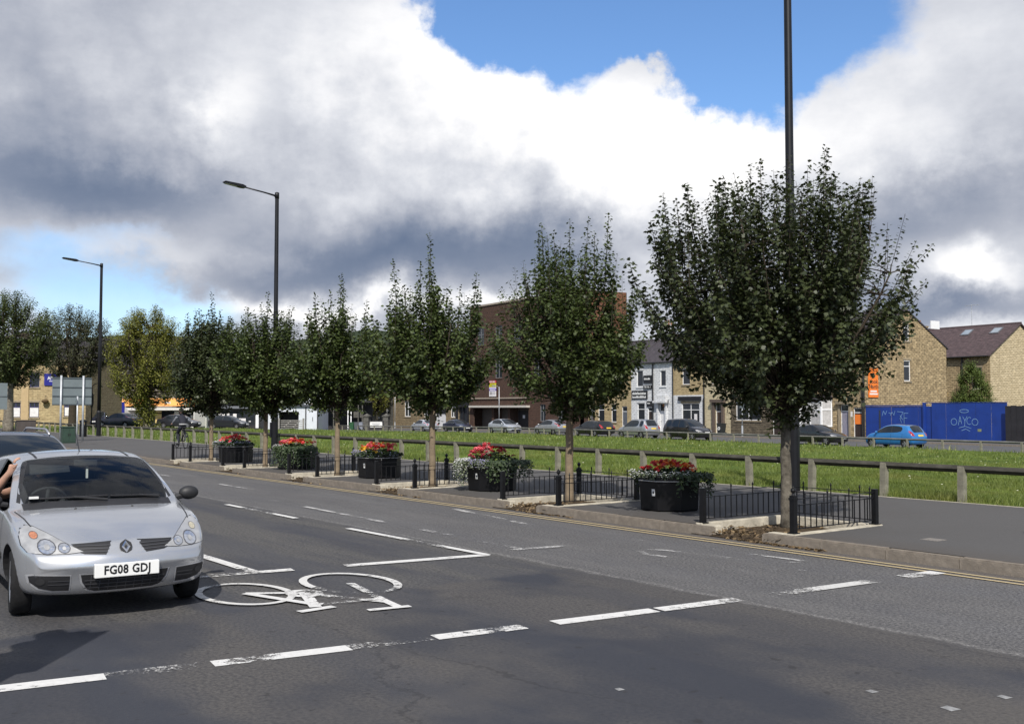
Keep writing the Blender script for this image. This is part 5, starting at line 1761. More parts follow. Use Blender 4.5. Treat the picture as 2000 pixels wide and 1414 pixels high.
K_SUP = keys(3.81, 1.66, 1.375, 0.80, 2.47, 0.285, 0.685, 1.06, 0.905, 1.86, 2.4, 3.28, 3.62, 0.95, 0.88, 2.36, 3.05, 0.86, 0.93, tum=0.44, tyre_w=0.17, nose_z=0.45, nose_w=0.80,
             nose_tops=[(0, 0.45), (0.012, 0.51), (0.03, 0.56), (0.085, 0.61), (0.115, 0.655), (0.2, 0.69)])
K_HATCH = keys(3.99, 1.69, 1.52, 0.78, 2.53, 0.30, 0.74, 0.92, 1.00, 1.80, 2.4, 3.45, 3.80, 1.02, 0.94, 2.30, 3.20, 0.94, 1.02, plate_z=0.82)
K_MPV = keys(4.55, 1.84, 1.72, 0.88, 2.76, 0.33, 0.80, 1.02, 1.08, 2.00, 2.8, 4.10, 4.38, 1.10, 1.00, 2.45, 3.30, 1.00, 1.06, dp=4.05, plate_z=0.86)
K_CMPV = keys(4.28, 1.75, 1.63, 0.90, 2.60, 0.32, 0.74, 1.05, 1.00, 1.98, 2.6, 3.75, 4.10, 1.05, 0.96, 2.40, 3.20, 0.95, 1.02, dp=3.78, plate_z=0.84)
K_LIFT = keys(4.46, 1.75, 1.49, 0.92, 2.70, 0.31, 0.72, 1.02, 0.96, 2.00, 2.5, 3.30, 4.22, 1.05, 1.00, 2.50, 3.45, 0.92, 1.02, plate_z=0.80)
K_SALOON = keys(4.50, 1.76, 1.44, 0.90, 2.65, 0.31, 0.70, 1.20, 0.95, 2.05, 2.5, 3.20, 3.82, 1.02, 0.98, 2.45, 3.28, 0.91, 0.98, plate_z=0.78)
K_ESTATE = keys(4.65, 1.78, 1.46, 0.92, 2.70, 0.31, 0.70, 1.22, 0.95, 2.05, 2.7, 4.05, 4.42, 1.00, 0.92, 2.48, 3.40, 0.91, 0.98, dp=4.10, plate_z=0.78)

P_BLUE = paint('bright_blue', (0.030, 0.20, 0.52), 0.3, 0.3); P_BLACK = paint('black', (0.008, 0.008, 0.010), 0.0, 0.25)
P_SILVER = paint('silver', (0.45, 0.46, 0.48), 0.7, 0.33); P_DBLUE = paint('dark_blue', (0.014, 0.018, 0.045), 0.2, 0.28)
P_PSILV = paint('pale_silver', (0.52, 0.55, 0.60), 0.5, 0.35); P_DGREY = paint('dark_grey', (0.025, 0.027, 0.033), 0.3, 0.3)


def far_car(k_, m_, fwd, label, K, pm, key, style='alloy', z=None):
    """fwd True: nose points away down the street (to the left)"""
    p = far(k_, m_); zz = zg(p.x, p.y) + 0.006 if z is None else z
    a = math.atan2(FE.y, FE.x)
    return make_car(label, 'car', (p.x, p.y, zz), a if fwd else a + math.pi, K, pm, style, group='cars parked along the far street', kindkey=key)


far_car(0.0, 0, True, 'bright blue hatchback parked before the blue hoarding', K_HATCH, P_BLUE, 'hatch')
far_car(6.3, 0, False, 'black saloon parked before the stone house with the white bay window', K_SALOON, P_BLACK, 'saloon')
far_car(19.6, 0, False, 'tall black people carrier parked before the white-fronted houses', K_MPV, P_BLACK, 'mpv')
far_car(25.9, 0, True, 'silver compact people carrier with its rear beside the black people carrier', K_CMPV, P_SILVER, 'cmpv')
far_car(32.2, 0, True, 'black estate car parked before the yellow stone houses', K_ESTATE, P_BLACK, 'estate')
far_car(38.8, 0, True, 'silver liftback parked next to the black estate car', K_LIFT, P_SILVER, 'lift')
far_car(47.2, 0, False, 'pale silver liftback parked below the for-sale board', K_LIFT, P_PSILV, 'lift')
far_car(57.0, 0, False, 'dark blue saloon parked beside the black shopfront', K_SALOON, P_DBLUE, 'saloon')
far_car(65.0, 0, True, 'pale silver saloon parked before the stone hall', K_SALOON, P_PSILV, 'saloon')


def yard_car(px, dist, rz, label, K, pm, key):
    p = place(px, dist)
    return make_car(label, 'car', (p.x, p.y, p.z + 0.04), rz, K, pm, 'alloy', group='dark cars by the shops', kindkey=key)


yard_car(192, 100, R(-75), 'dark blue car facing the footway beside the crooked lamp column', K_HATCH, P_DBLUE, 'hatch')
yard_car(236, 96, R(160), 'dark blue saloon with a white plate behind the yellow-green tree', K_SALOON, P_DBLUE, 'saloon')
yard_car(352, 104, R(-12), 'dark low car parked before the yellow posters of the orange shop', K_SALOON, P_DGREY, 'saloon')
yard_car(448, 112, R(-12), 'dark grey hatchback parked before the dark poster shop', K_LIFT, P_DGREY, 'lift')

# ---------------------------------------------------------------- dark estate queueing behind the silver hatchback
K_Q = dict(K_ESTATE); K_Q.update(H=1.47, W=1.80)
def roof_rails(root, bvh, K):
    for s_ in (1, -1):
        b = MB(); pts_ = []
        for q in range(9):
            x_ = K['L'] / 2 - lerp(K['head_x'] + 0.15, K['end_x'] - 0.1, q / 8)
            pts_.append((x_, s_ * (K['W'] / 2 - 0.30), K['H'] - 0.055 + 0.075 * min(1, math.sin(math.pi * q / 8) * 2.5)))
        b.tube(pts_, 0.016, 8); b.build('roof_rail', M_RIM, root, smooth=True)
make_car('dark blue estate car with pale roof rails queueing behind the silver hatchback', 'car', road(4.75 + K_Q['L'] / 2, -7.95, 0.0), ROAD_A + math.pi, K_Q, P_DBLUE, 'alloy', kindkey='queue', extras=roof_rails)

# ================================================================ SILVER HATCHBACK AT THE STOP LINE
K = K_SUP
HX = K['L'] / 2
CLIO_A = ROAD_A + math.pi - R(3.0)
_nose = road(0.70 - K['fa'], -8.28, 0.0)
CLIO_P = _nose - Vector((math.cos(CLIO_A), math.sin(CLIO_A), 0)) * HX
car = thing('hatchback', 'silver hatchback with driver waiting in the cycle box, arm out of the window', 'car', CLIO_P, CLIO_A)
M_SILV = mat('silver_car_paint', (0.52, 0.53, 0.55), 0.27, 0.68, var=0.04, scale=2.0, coat=0.8)
me = car_shell(K, 3)
bvh = BVHTree.FromPolygons([v.co for v in me.vertices], [tuple(p.vertices) for p in me.polygons])
body_me = split_mesh(me, {0}, 'body')
body_me.materials.append(M_SILV); body_me.materials.append(M_INT)
body = obj('body', body_me, None, car)
sol = body.modifiers.new('lining', 'SOLIDIFY'); sol.thickness = 0.022; sol.offset = -1; sol.material_offset = 1; sol.material_offset_rim = 1
for s_ in (1, -1):
    for e_ in (True, False): obj('wheel_arch', split_mesh(me, {6}, 'wheel_arch', lambda c, s=s_, e=e_: c.y * s > 0 and (c.x > 0) == e), M_TRIM, car)
obj('windscreen', split_mesh(me, {1}, 'windscreen'), M_GLASS_T, car)
obj('rear_window', split_mesh(me, {4}, 'rear_window'), M_GLASS_T, car)
for s_ in (1, -1): obj('pillar_trim', split_mesh(me, {5}, 'pillar_trim', lambda c, s=s_: c.y * s > 0), M_TRIM, car)
obj('side_window', split_mesh(me, {2}, 'side_window', lambda c: c.y > 0), M_GLASS_T, car)      # passenger side shut, driver side wound down
for s_ in (1, -1): obj('side_window', split_mesh(me, {3}, 'side_window', lambda c, s=s_: c.y * s > 0), M_GLASS_T, car)
add_wheels(car, K, 'cover', 0.10)

# black border round the windscreen and rubber seals
ws_poly = lambda e: None
FRONT = lambda poly, nm, m, off=0.004, res=0.03, par=None, sm=True: patch(bvh, poly, 'front', off, res).build(nm, m, par or car, smooth=sm)
hl = [(0.335, 0.590), (0.45, 0.578), (0.60, 0.575), (0.735, 0.590), (0.770, 0.640), (0.775, 0.705), (0.755, 0.760), (0.715, 0.785), (0.66, 0.778), (0.58, 0.735), (0.50, 0.685), (0.41, 0.630)]
M_LENS = glass_mat('lamp_lens_clear', (0.5, 0.5, 0.5), 0.80, 0.02)
for s_ in (1, -1):
    P_ = [(a * s_, b) for a, b in hl]
    cx_ = sum(p[0] for p in P_) / len(P_); cz_ = sum(p[1] for p in P_) / len(P_)
    big_ = [(cx_ + (a - cx_) * 1.035, cz_ + (b - cz_) * 1.05) for a, b in P_]
    FRONT(big_, 'lamp_seal', M_TRIM, 0.002)
    h_ = FRONT(P_, 'headlight', M_LAMP, 0.005, 0.02)
    for nm, cy, cz2, rr_, m_ in (('main_reflector', 0.60, 0.632, 0.052, M_CLEAR), ('dip_reflector', 0.475, 0.622, 0.036, M_CLEAR), ('indicator_lens', 0.675, 0.718, 0.026, M_AMBER if s_ < 0 else mat('indicator_clear', (0.55, 0.50, 0.36), 0.25, 0.2, var=0.2, scale=30, coat=0.6))):
        circ = [(s_ * cy + rr_ * 1.15 * math.cos(q * 0.5236), cz2 + rr_ * math.sin(q * 0.5236)) for q in range(12)]
        rimc = [(s_ * cy + rr_ * 1.32 * math.cos(q * 0.5236), cz2 + rr_ * 1.16 * math.sin(q * 0.5236)) for q in range(12)]
        FRONT(rimc, 'reflector_rim', mat('lamp_dark', (0.10, 0.10, 0.11), 0.3, 0.3), 0.007, 0.015, h_)
        FRONT(circ, nm, m_, 0.009, 0.015, h_)
        ringp = [(s_ * cy + rr_ * 0.42 * math.cos(q * 0.785), cz2 + rr_ * 0.42 * math.sin(q * 0.785)) for q in range(8)]
        FRONT(ringp, 'bulb', M_LAMP if nm != 'indicator_lens' else m_, 0.013, 0.02, h_)
    g_ = [(0.105 * s_, 0.664), (0.42 * s_, 0.650), (0.375 * s_, 0.590), (0.33 * s_, 0.572), (0.165 * s_, 0.562)]
    gr = FRONT(g_, 'grille', M_TRIM, 0.004)
    for q in range(3):
        z_ = 0.586 + q * 0.024
        sl = [(s_ * (0.150 - q * 0.015), z_ - 0.003), (s_ * (0.36 + q * 0.012), z_ - 0.001), (s_ * (0.36 + q * 0.012), z_ + 0.005), (s_ * (0.150 - q * 0.015), z_ + 0.004)]
        patch(bvh, sl, 'front', 0.012, 0.04).build('slat', mat('grille_slat', (0.05, 0.05, 0.055), 0.45), gr)
    si = [(0.44 * s_, 0.395), (0.70 * s_, 0.405), (0.735 * s_, 0.395), (0.725 * s_, 0.345), (0.66 * s_, 0.295), (0.56 * s_, 0.270), (0.44 * s_, 0.268)]
    edge_ = [(0.43 * s_, 0.405), (0.71 * s_, 0.416), (0.75 * s_, 0.405), (0.738 * s_, 0.338), (0.67 * s_, 0.282), (0.565 * s_, 0.257), (0.43 * s_, 0.256)]
    FRONT(edge_, 'intake_rim', mat('bumper_edge', (0.62, 0.625, 0.65), 0.3, 0.6, coat=0.7), 0.004)
    sg = FRONT(si, 'side_intake', M_TRIM, 0.008)
    for z_ in (0.325, 0.355):
        patch(bvh, [(0.445 * s_, z_ - 0.004), (0.60 * s_, z_ - 0.004), (0.60 * s_, z_ + 0.004), (0.445 * s_, z_ + 0.004)], 'front', 0.014, 0.05).build('slat', mat('grille_slat', (0.05, 0.05, 0.055), 0.45), sg)
    fog = [(s_ * 0.655 + 0.034 * math.cos(q * 0.5236), 0.352 + 0.030 * math.sin(q * 0.5236)) for q in range(12)]
    patch(bvh, fog, 'front', 0.014, 0.03).build('fog_lamp_blank', mat('blank', (0.028, 0.028, 0.030), 0.5), sg)
    # bonnet shut line and wing line
    lp = line_patch(bvh, [(HX - 0.60, s_ * 0.675), (HX - 0.70, s_ * 0.69), (HX - 0.8, s_ * 0.70), (HX - 1.10, s_ * 0.735)], 0.010, 'top'); lp.build('bonnet_gap', M_TRIM, car)
    ax_ = 'left' if s_ > 0 else 'right'
    for l_ in ([(HX - 1.20, 0.84), (HX - 1.22, 0.5), (HX - 1.15, 0.24)], [(HX - 2.36, 0.86), (HX - 2.36, 0.24)]):
        lp = line_patch(bvh, l_, 0.009, ax_)
        if lp.f: lp.build('door_gap', M_TRIM, car)
    lp = line_patch(bvh, [(HX - 1.2, 0.46), (HX - 2.9, 0.46)], 0.07, ax_, 0.012)
    if lp.f: lp.build('rubbing_strip', M_TRIM, car)
    mr = MB()
    T_ = Matrix.Translation((HX - 1.34, s_ * 0.90, 0.95)) @ Matrix.Diagonal((0.55, 0.86, 0.60, 1))
    mr.sphere((0, 0, 0), 0.115, 16, 10)
    mo = mr.build('door_mirror', M_TRIM, car, smooth=True); mo.data.transform(T_)
    b = MB(); b.tube([(HX - 1.34, s_ * 0.76, 0.905), (HX - 1.34, s_ * 0.88, 0.93)], 0.028, 8); b.build('mirror_arm', M_TRIM, mo)
    # bonnet crease and washer jets
    b = MB(); p_ = bvh.ray_cast(Vector((HX - 0.93, s_ * 0.25, 4)), Vector((0, 0, -1)), 8)[0]; b.sphere(p_, 0.012, 8, 5); b.build('washer_jet', M_TRIM, car)
low = [(-0.36, 0.400), (0.36, 0.400), (0.345, 0.335), (0.30, 0.270), (0.24, 0.250), (-0.24, 0.250), (-0.30, 0.270), (-0.345, 0.335)]
low_e = [(-0.375, 0.408), (0.375, 0.408), (0.358, 0.33), (0.31, 0.258), (0.245, 0.236), (-0.245, 0.236), (-0.31, 0.258), (-0.358, 0.33)]
FRONT(low_e, 'intake_rim', MATS['bumper_edge'], 0.004)
lw = FRONT(low, 'lower_grille', M_TRIM, 0.008)
for z_ in (0.285, 0.318, 0.35):
    patch(bvh, [(-0.33, z_ - 0.004), (0.33, z_ - 0.004), (0.33, z_ + 0.004), (-0.33, z_ + 0.004)], 'front', 0.016, 0.06).build('slat', MATS['grille_slat'], lw)
for y_ in np.linspace(-0.28, 0.28, 9):
    patch(bvh, [(y_ - 0.004, 0.26), (y_ + 0.004, 0.26), (y_ + 0.004, 0.395), (y_ - 0.004, 0.395)], 'front', 0.013, 0.06).build('slat', MATS['grille_slat'], lw)

# number plate
nose = bvh.ray_cast(Vector((5, 0, 0.43)), Vector((-1, 0, 0)), 9)[0].x
b = MB(); b.box(nose - 0.03, nose + 0.014, -0.265, 0.265, 0.372, 0.488); pl = b.build('number_plate', M_PLATE_W, car, bevel=0.006)
text_part('FG08 GDJ', 0.102, M_PRINT, pl, (nose + 0.0155, 0, 0.430), (R(90), 0, R(90)), depth=0.0008, bold=0.003, sx=0.86, spacing=1.05)
for y_ in (-1, 1):
    for z_ in (-1, 1):
        pass
# badge: black lozenge with a silver diamond ring
en = bvh.ray_cast(Vector((5, 0, 0.615)), Vector((-1, 0, 0)), 9)[0].x
Mb = Matrix.Translation((en + 0.012, 0, 0.612)) @ Matrix.Rotation(R(-30), 4, 'Y') @ Matrix.Scale(1.12, 4)
b = MB(); b.prism([(0, -0.060), (0.040, -0.030), (0.046, 0.0), (0.040, 0.030), (0, 0.060), (-0.040, 0.030), (-0.046, 0), (-0.040, -0.030)], -0.01, 0.006, 'x', Mb); bd = b.build('badge', M_PRINT, car)
b = MB()
o_ = [(0, -0.050), (0.032, 0), (0, 0.050), (-0.032, 0)]; i_ = [(0, -0.019), (0.012, 0), (0, 0.019), (-0.012, 0)]
vs_ = [Mb @ Vector((0.006, p, q)) for p, q in o_] + [Mb @ Vector((0.013, p * 0.66, q * 0.66)) for p, q in o_] + [Mb @ Vector((0.006, p, q)) for p, q in i_]
fs_ = []
for q in range(4):
    w_ = (q + 1) % 4; fs_ += [(q, w_, 4 + w_, 4 + q), (4 + q, 4 + w_, 8 + w_, 8 + q)]
b.add(vs_, fs_); b.build('diamond', mat('chrome', (0.75, 0.75, 0.76), 0.12, 1.0, var=0.03), bd)
# scuttle, wipers, aerial
def on_screen(y_, z_, off=0.012):
    h = bvh.ray_cast(Vector((5, y_, z_)), Vector((-1, 0, 0)), 9)[0]
    return h + Vector((off, 0, off * 0.6))
sc = MB()
lp = line_patch(bvh, [(-0.66, 0.898), (-0.4, 0.912), (0, 0.917), (0.4, 0.912), (0.66, 0.898)], 0.050, 'front', 0.006); lp.build('scuttle_panel', M_TRIM, car)
for (ya, za, yb, zb_) in ((-0.60, 0.955, 0.08, 0.965), (0.10, 0.962, 0.58, 0.945)):
    b = MB(); b.tube([on_screen(lerp(ya, yb, q / 6), lerp(za, zb_, q / 6)) for q in range(7)], 0.009, 6); w_ = b.build('wiper_blade', M_TRIM, car)
    b = MB(); b.tube([on_screen(yb - 0.02, 0.925, 0.03), on_screen(lerp(ya, yb, 0.55), lerp(za, zb_, 0.55), 0.02)], 0.011, 6); b.build('wiper_arm', M_TRIM, w_)
b = MB(); b.tube([(HX - 2.1, 0.0, 1.36), (HX - 2.35, 0.0, 1.60)], [0.006, 0.003], 6); b.build('aerial', M_TRIM, car)
for q in (-0.33, 0.33):
    lp = line_patch(bvh, [(HX - 1.90, q * 1.32), (HX - 3.2, q * 1.30)], 0.02, 'top', 0.004); lp.build('roof_moulding', M_TRIM, car)
# black ceramic border at the top and sides of the screen
for s_ in (1, -1):
    lp = line_patch(bvh, [(s_ * 0.685, 0.93), (s_ * 0.645, 1.06), (s_ * 0.585, 1.20), (s_ * 0.53, 1.292)], 0.03, 'front', 0.003); lp.build('screen_seal', M_TRIM, car)
lp = line_patch(bvh, [(-0.53, 1.295), (-0.3, 1.308), (0, 1.312), (0.3, 1.308), (0.53, 1.295)], 0.022, 'front', 0.003); lp.build('screen_seal', M_TRIM, car)
# interior
b = MB(); b.box(HX - 1.62, HX - 1.20, -0.66, 0.66, 0.62, 0.86); b.build('dashboard', M_INT, car, bevel=0.04)
b = MB(); b.box(HX - 3.3, HX - 0.9, -0.70, 0.70, 0.24, 0.28); b.build('cabin_floor', M_INT, car)
for y_ in (-0.36, 0.36):
    b = MB(); b.box(HX - 2.35, HX - 1.85, y_ - 0.23, y_ + 0.23, 0.32, 0.50)
    b.prism([(HX - 2.35, 0.45), (HX - 2.22, 0.45), (HX - 2.38, 1.02), (HX - 2.48, 1.02)], y_ - 0.22, y_ + 0.22, 'y'); st_ = b.build('front_seat', M_INT, car, bevel=0.03)
    b = MB(); b.box(HX - 2.52, HX - 2.43, y_ - 0.13, y_ + 0.13, 1.06, 1.24); b.box(HX - 2.49, HX - 2.46, y_ - 0.05, y_ + 0.05, 1.0, 1.08); b.build('headrest', M_INT, st_, bevel=0.025)
b = MB(); b.prism([(HX - 3.05, 0.35), (HX - 2.6, 0.35), (HX - 2.6, 0.5), (HX - 2.9, 0.52), (HX - 3.05, 1.0), (HX - 3.15, 1.0)], -0.6, 0.6, 'y'); b.build('rear_seat', M_INT, car, bevel=0.02)
b = MB()
Mw = Matrix.Translation((HX - 1.74, -0.36, 0.86)) @ Matrix.Rotation(R(-65), 4, 'Y')
ring_ = [Mw @ Vector((0.185 * math.cos(q * 0.2618), 0.185 * math.sin(q * 0.2618), 0)) for q in range(25)]
b.tube(ring_, 0.014, 6, caps=False); b.tube([Mw @ Vector((-0.18, 0, 0)), Mw @ Vector((0.18, 0, 0))], 0.018, 6); b.tube([Mw @ Vector((0, 0, 0)), Mw @ Vector((0, 0, -0.2))], 0.03, 6)
b.build('steering_wheel', M_INT, car, smooth=True)
b = MB(); b.box(HX - 1.80, HX - 1.77, -0.11, 0.11, 1.225, 1.285); im = b.build('rear_view_mirror', M_INT, car, bevel=0.01)
b = MB(); b.box(HX - 1.815, HX - 1.803, 0.01, 0.03, 1.10, 1.22); b.build('hanging_card', M_WHITE, im)
b = MB(); b.add([(HX - 1.93, -0.55, 1.27), (HX - 1.93, -0.14, 1.29), (HX - 1.80, -0.14, 1.17), (HX - 1.80, -0.55, 1.15), (HX - 1.945, -0.55, 1.262), (HX - 1.945, -0.14, 1.282), (HX - 1.815, -0.14, 1.162), (HX - 1.815, -0.55, 1.142)], [(0, 1, 2, 3), (7, 6, 5, 4), (0, 4, 5, 1), (1, 5, 6, 2), (2, 6, 7, 3), (3, 7, 4, 0)]); b.build('sun_visor', M_INT, car)  # folded-down visor added to keep the driver's face in shade
b = MB(); b.box(HX - 1.22, HX - 1.19, -0.60, -0.52, 0.965, 0.985); b.build('permit', M_WHITE, car)


# ================================================================ PEOPLE
def skin_body(name, joints, edges, radii, m, parent=None, sub=2):
    me = bpy.data.meshes.new(name); me.from_pydata([tuple(j) for j in joints], edges, [])
    o = bpy.data.objects.new(name, me); COL.objects.link(o)
    sk = o.modifiers.new('skin', 'SKIN'); sk.use_smooth_shade = True; sk.branch_smoothing = 0.6
    lay = me.skin_vertices[0].data
    for i, r_ in enumerate(radii): lay[i].radius = (r_, r_) if not hasattr(r_, '__len__') else r_
    lay[0].use_root = True
    sb = o.modifiers.new('sub', 'SUBSURF'); sb.levels = sub; sb.render_levels = sub
    o = apply_mods(o)
    o.data.materials.append(m); o.data.name = name
    o.parent = parent
    return o


M_SKIN = mat('skin', (0.42, 0.24, 0.17), 0.55, var=0.12, scale=14)
M_SHIRT = mat('dark_shirt', (0.022, 0.022, 0.026), 0.85, var=0.2, scale=20)
M_HAIR = mat('dark_hair', (0.012, 0.010, 0.009), 0.7, var=0.3, scale=40)


def head(parent, c, fwd, s=1.0, hair=True, m_skin=None, name='head'):
    """head with face: local x forward"""
    b = MB(); n1_, n2_ = 16, 12
    vs_ = []; fs_ = []
    for i in range(n2_ + 1):
        ph_ = math.pi * i / n2_
        for k in range(n1_):
            th = 2 * math.pi * k / n1_
            x_ = 0.095 * math.sin(ph_) * math.cos(th); y_ = 0.075 * math.sin(ph_) * math.sin(th); z_ = 0.115 * math.cos(ph_)
            if z_ < -0.03: x_ = x_ * (1 - (-0.03 - z_) * 2.5) + 0.018 * (-0.03 - z_) / 0.085; y_ *= (1 - (-0.03 - z_) * 3.2)
            if x_ > 0.06 and abs(y_) < 0.018 and -0.045 < z_ < 0.01: x_ += 0.022        # nose
            if x_ > 0.05 and 0.018 < abs(y_) < 0.045 and 0.0 < z_ < 0.03: x_ -= 0.008      # eye sockets
            vs_.append((x_, y_, z_))
    for i in range(n2_):
        for k in range(n1_):
            k2 = (k + 1) % n1_; fs_.append((i * n1_ + k, (i + 1) * n1_ + k, (i + 1) * n1_ + k2, i * n1_ + k2))
    Mx = Matrix.Translation(c) @ Matrix.Rotation(fwd, 4, 'Z') @ Matrix.Scale(s, 4)
    b.add(vs_, fs_, Mx)
    for s_ in (1, -1): b.add([(-0.01, s_ * 0.072, -0.02), (0.012, s_ * 0.078, -0.02), (0.006, s_ * 0.088, 0.025), (-0.016, s_ * 0.084, 0.022)], [(0, 1, 2, 3)], Mx)
    h_ = b.build(name, m_skin or M_SKIN, parent, smooth=True)
    for s_ in (1, -1):
        e = MB(); e.sphere(Mx @ Vector((0.083, s_ * 0.030, 0.016)), 0.010 * s, 8, 6); e.build('eye', M_PRINT, h_)
    e = MB(); e.box(0.078, 0.092, -0.022, 0.022, -0.062, -0.055, Mx); e.build('mouth', mat('lips', (0.25, 0.09, 0.08), 0.6), h_)
    if hair:
        e = MB(); vs2 = [(x_ * 1.07 - 0.008, y_ * 1.08, z_ * 1.06 + 0.004) for x_, y_, z_ in vs_]
        keepf = [f for f in fs_ if all((vs_[i][2] > 0.045) or (vs_[i][0] < 0.01 and vs_[i][2] > -0.055) for i in f)]
        e.add(vs2, keepf, Mx); e.build('hair', M_HAIR, h_, smooth=True)
    return h_


# driver (right-hand drive: car's right side is -y)
drv = thing('person', 'driver in dark clothes with bare arm resting on the silver car window frame', 'person', CLIO_P, CLIO_A)
S = lambda x, y, z: Vector((HX - x, y, z))
J = [S(2.20, -0.36, 0.55), S(2.24, -0.36, 0.75), S(2.26, -0.36, 0.95), S(2.24, -0.36, 1.06), S(2.21, -0.36, 1.12),
     S(2.25, -0.55, 0.99), S(2.24, -0.17, 0.99), S(2.08, -0.10, 0.80), S(1.86, -0.20, 0.88),
     S(1.80, -0.44, 0.52), S(1.45, -0.46, 0.34), S(1.80, -0.28, 0.52), S(1.45, -0.26, 0.34)]
Ed = [(0, 1), (1, 2), (2, 3), (3, 4), (2, 5), (2, 6), (6, 7), (7, 8), (0, 9), (9, 10), (0, 11), (11, 12)]
Rd = [0.15, 0.15, (0.15, 0.11), 0.055, 0.052, 0.075, 0.075, 0.052, 0.036, 0.085, 0.05, 0.085, 0.05]
skin_body('body', J, Ed, Rd, M_SHIRT, drv)
head(drv, S(2.17, -0.36, 1.215), 0.0)
# bare arm: shoulder to elbow out over the sill, forearm up, hand on the roof edge
J = [S(2.22, -0.58, 0.97), S(2.02, -0.72, 0.95), S(1.90, -0.80, 0.965), S(1.78, -0.755, 1.08), S(1.70, -0.695, 1.19), S(1.69, -0.675, 1.235), S(1.69, -0.668, 1.265)]
Ed = [(0, 1), (1, 2), (2, 3), (3, 4), (4, 5), (5, 6)]
skin_body('arm', J, Ed, [0.056, 0.050, 0.044, 0.042, 0.029, (0.040, 0.018), (0.040, 0.016)], M_SKIN, drv)
fm = []
for q, (dx_, ln_) in enumerate(((0.036, 0.058), (0.013, 0.068), (-0.012, 0.066), (-0.034, 0.052))):
    b0 = S(1.69 - dx_, -0.664, 1.272)
    fm.append(skin_body('finger', [b0, b0 + Vector((0.004, 0.006, ln_ * 0.45)), b0 + Vector((0.004, 0.030, ln_ * 0.72)), b0 + Vector((0.0, 0.052, ln_ * 0.78))], [(0, 1), (1, 2), (2, 3)], [0.0095, 0.0088, 0.008, 0.0065], M_SKIN, drv, 1))
b0 = S(1.655, -0.675, 1.225)
fm.append(skin_body('thumb', [b0, b0 + Vector((0.030, 0.012, 0.02)), b0 + Vector((0.045, 0.030, 0.045))], [(0, 1), (1, 2)], [0.011, 0.010, 0.008], M_SKIN, drv, 1))

# cyclist riding away along the footway
CY = road(33.4, 3.7, 0.13)
bike = thing('bicycle', 'dark bicycle ridden along the footway beyond the tree railings', 'bicycle', CY, ROAD_A)
M_BIKE = mat('bike_frame', (0.02, 0.02, 0.022), 0.4)
for x_ in (0.52, -0.52):
    b = MB(); rg = [(x_ + 0.33 * math.cos(q * 0.2094), 0, 0.345 + 0.33 * math.sin(q * 0.2094)) for q in range(31)]
    b.tube(rg, 0.017, 6, caps=False); w_ = b.build('wheel', M_TYRE, bike, smooth=True)
    b = MB()
    for q in range(14):
        a = q * 6.283 / 14; b.tube([(x_, 0.0, 0.345), (x_ + 0.32 * math.cos(a), 0, 0.345 + 0.32 * math.sin(a))], 0.0022, 3, caps=False)
    b.build('spokes', M_GALV, w_)
b = MB(); BBp = (-0.08, 0, 0.30)
for a, c_ in (((-0.52, 0, 0.345), BBp), ((-0.52, 0, 0.345), (-0.20, 0, 0.78)), (BBp, (-0.22, 0, 0.86)), (BBp, (0.36, 0, 0.76)), ((-0.20, 0, 0.78), (0.34, 0, 0.84)), ((0.36, 0, 0.76), (0.33, 0, 0.93)), ((0.37, 0.04, 0.72), (0.52, 0.04, 0.345)), ((0.37, -0.04, 0.72), (0.52, -0.04, 0.345))):
    b.tube([a, c_], 0.018, 6)
b.build('frame', M_BIKE, bike, smooth=True)
b = MB(); b.tube([(0.30, -0.31, 1.0), (0.34, -0.12, 0.97), (0.34, 0.12, 0.97), (0.30, 0.31, 1.0)], 0.014, 6); b.build('handlebar', M_BIKE, bike, smooth=True)
b = MB(); b.prism([(-0.36, 0.075), (-0.10, 0.02), (0.0, 0.018), (0.0, -0.018), (-0.10, -0.02), (-0.36, -0.075)], 0.86, 0.90, 'z', Matrix.Translation((-0.06, 0, 0))); b.build('saddle', M_BIKE, bike, bevel=0.01)
b = MB(); b.tube([(-0.08, -0.09, 0.30), (-0.08, 0.09, 0.30)], 0.015, 6); b.tube([(-0.08, 0.09, 0.30), (-0.02, 0.09, 0.14)], 0.011, 6); b.tube([(-0.08, -0.09, 0.30), (-0.14, -0.09, 0.46)], 0.011, 6); b.box(-0.07, 0.03, 0.09, 0.19, 0.13, 0.15); b.box(-0.19, -0.09, -0.19, -0.09, 0.45, 0.47); b.build('crank_and_pedals', M_BIKE, bike)
rid = thing('person', 'cyclist in dark vest and grey sleeves riding away along the footway', 'person', CY, ROAD_A)
M_VEST = mat('navy_vest', (0.014, 0.015, 0.024), 0.85, var=0.2, scale=15); M_GREY = mat('grey_sleeve', (0.17, 0.18, 0.20), 0.85, var=0.15, scale=15)
V3 = Vector
J = [V3((-0.22, 0, 0.93)), V3((-0.16, 0, 1.10)), V3((-0.07, 0, 1.28)), V3((-0.02, 0, 1.38)), V3((0.01, 0, 1.45)), V3((-0.04, 0.17, 1.32)), V3((-0.04, -0.17, 1.32))]
skin_body('body', J, [(0, 1), (1, 2), (2, 3), (3, 4), (2, 5), (2, 6)], [(0.15, 0.12), (0.145, 0.11), (0.16, 0.11), 0.065, 0.05, 0.07, 0.07], M_VEST, rid)
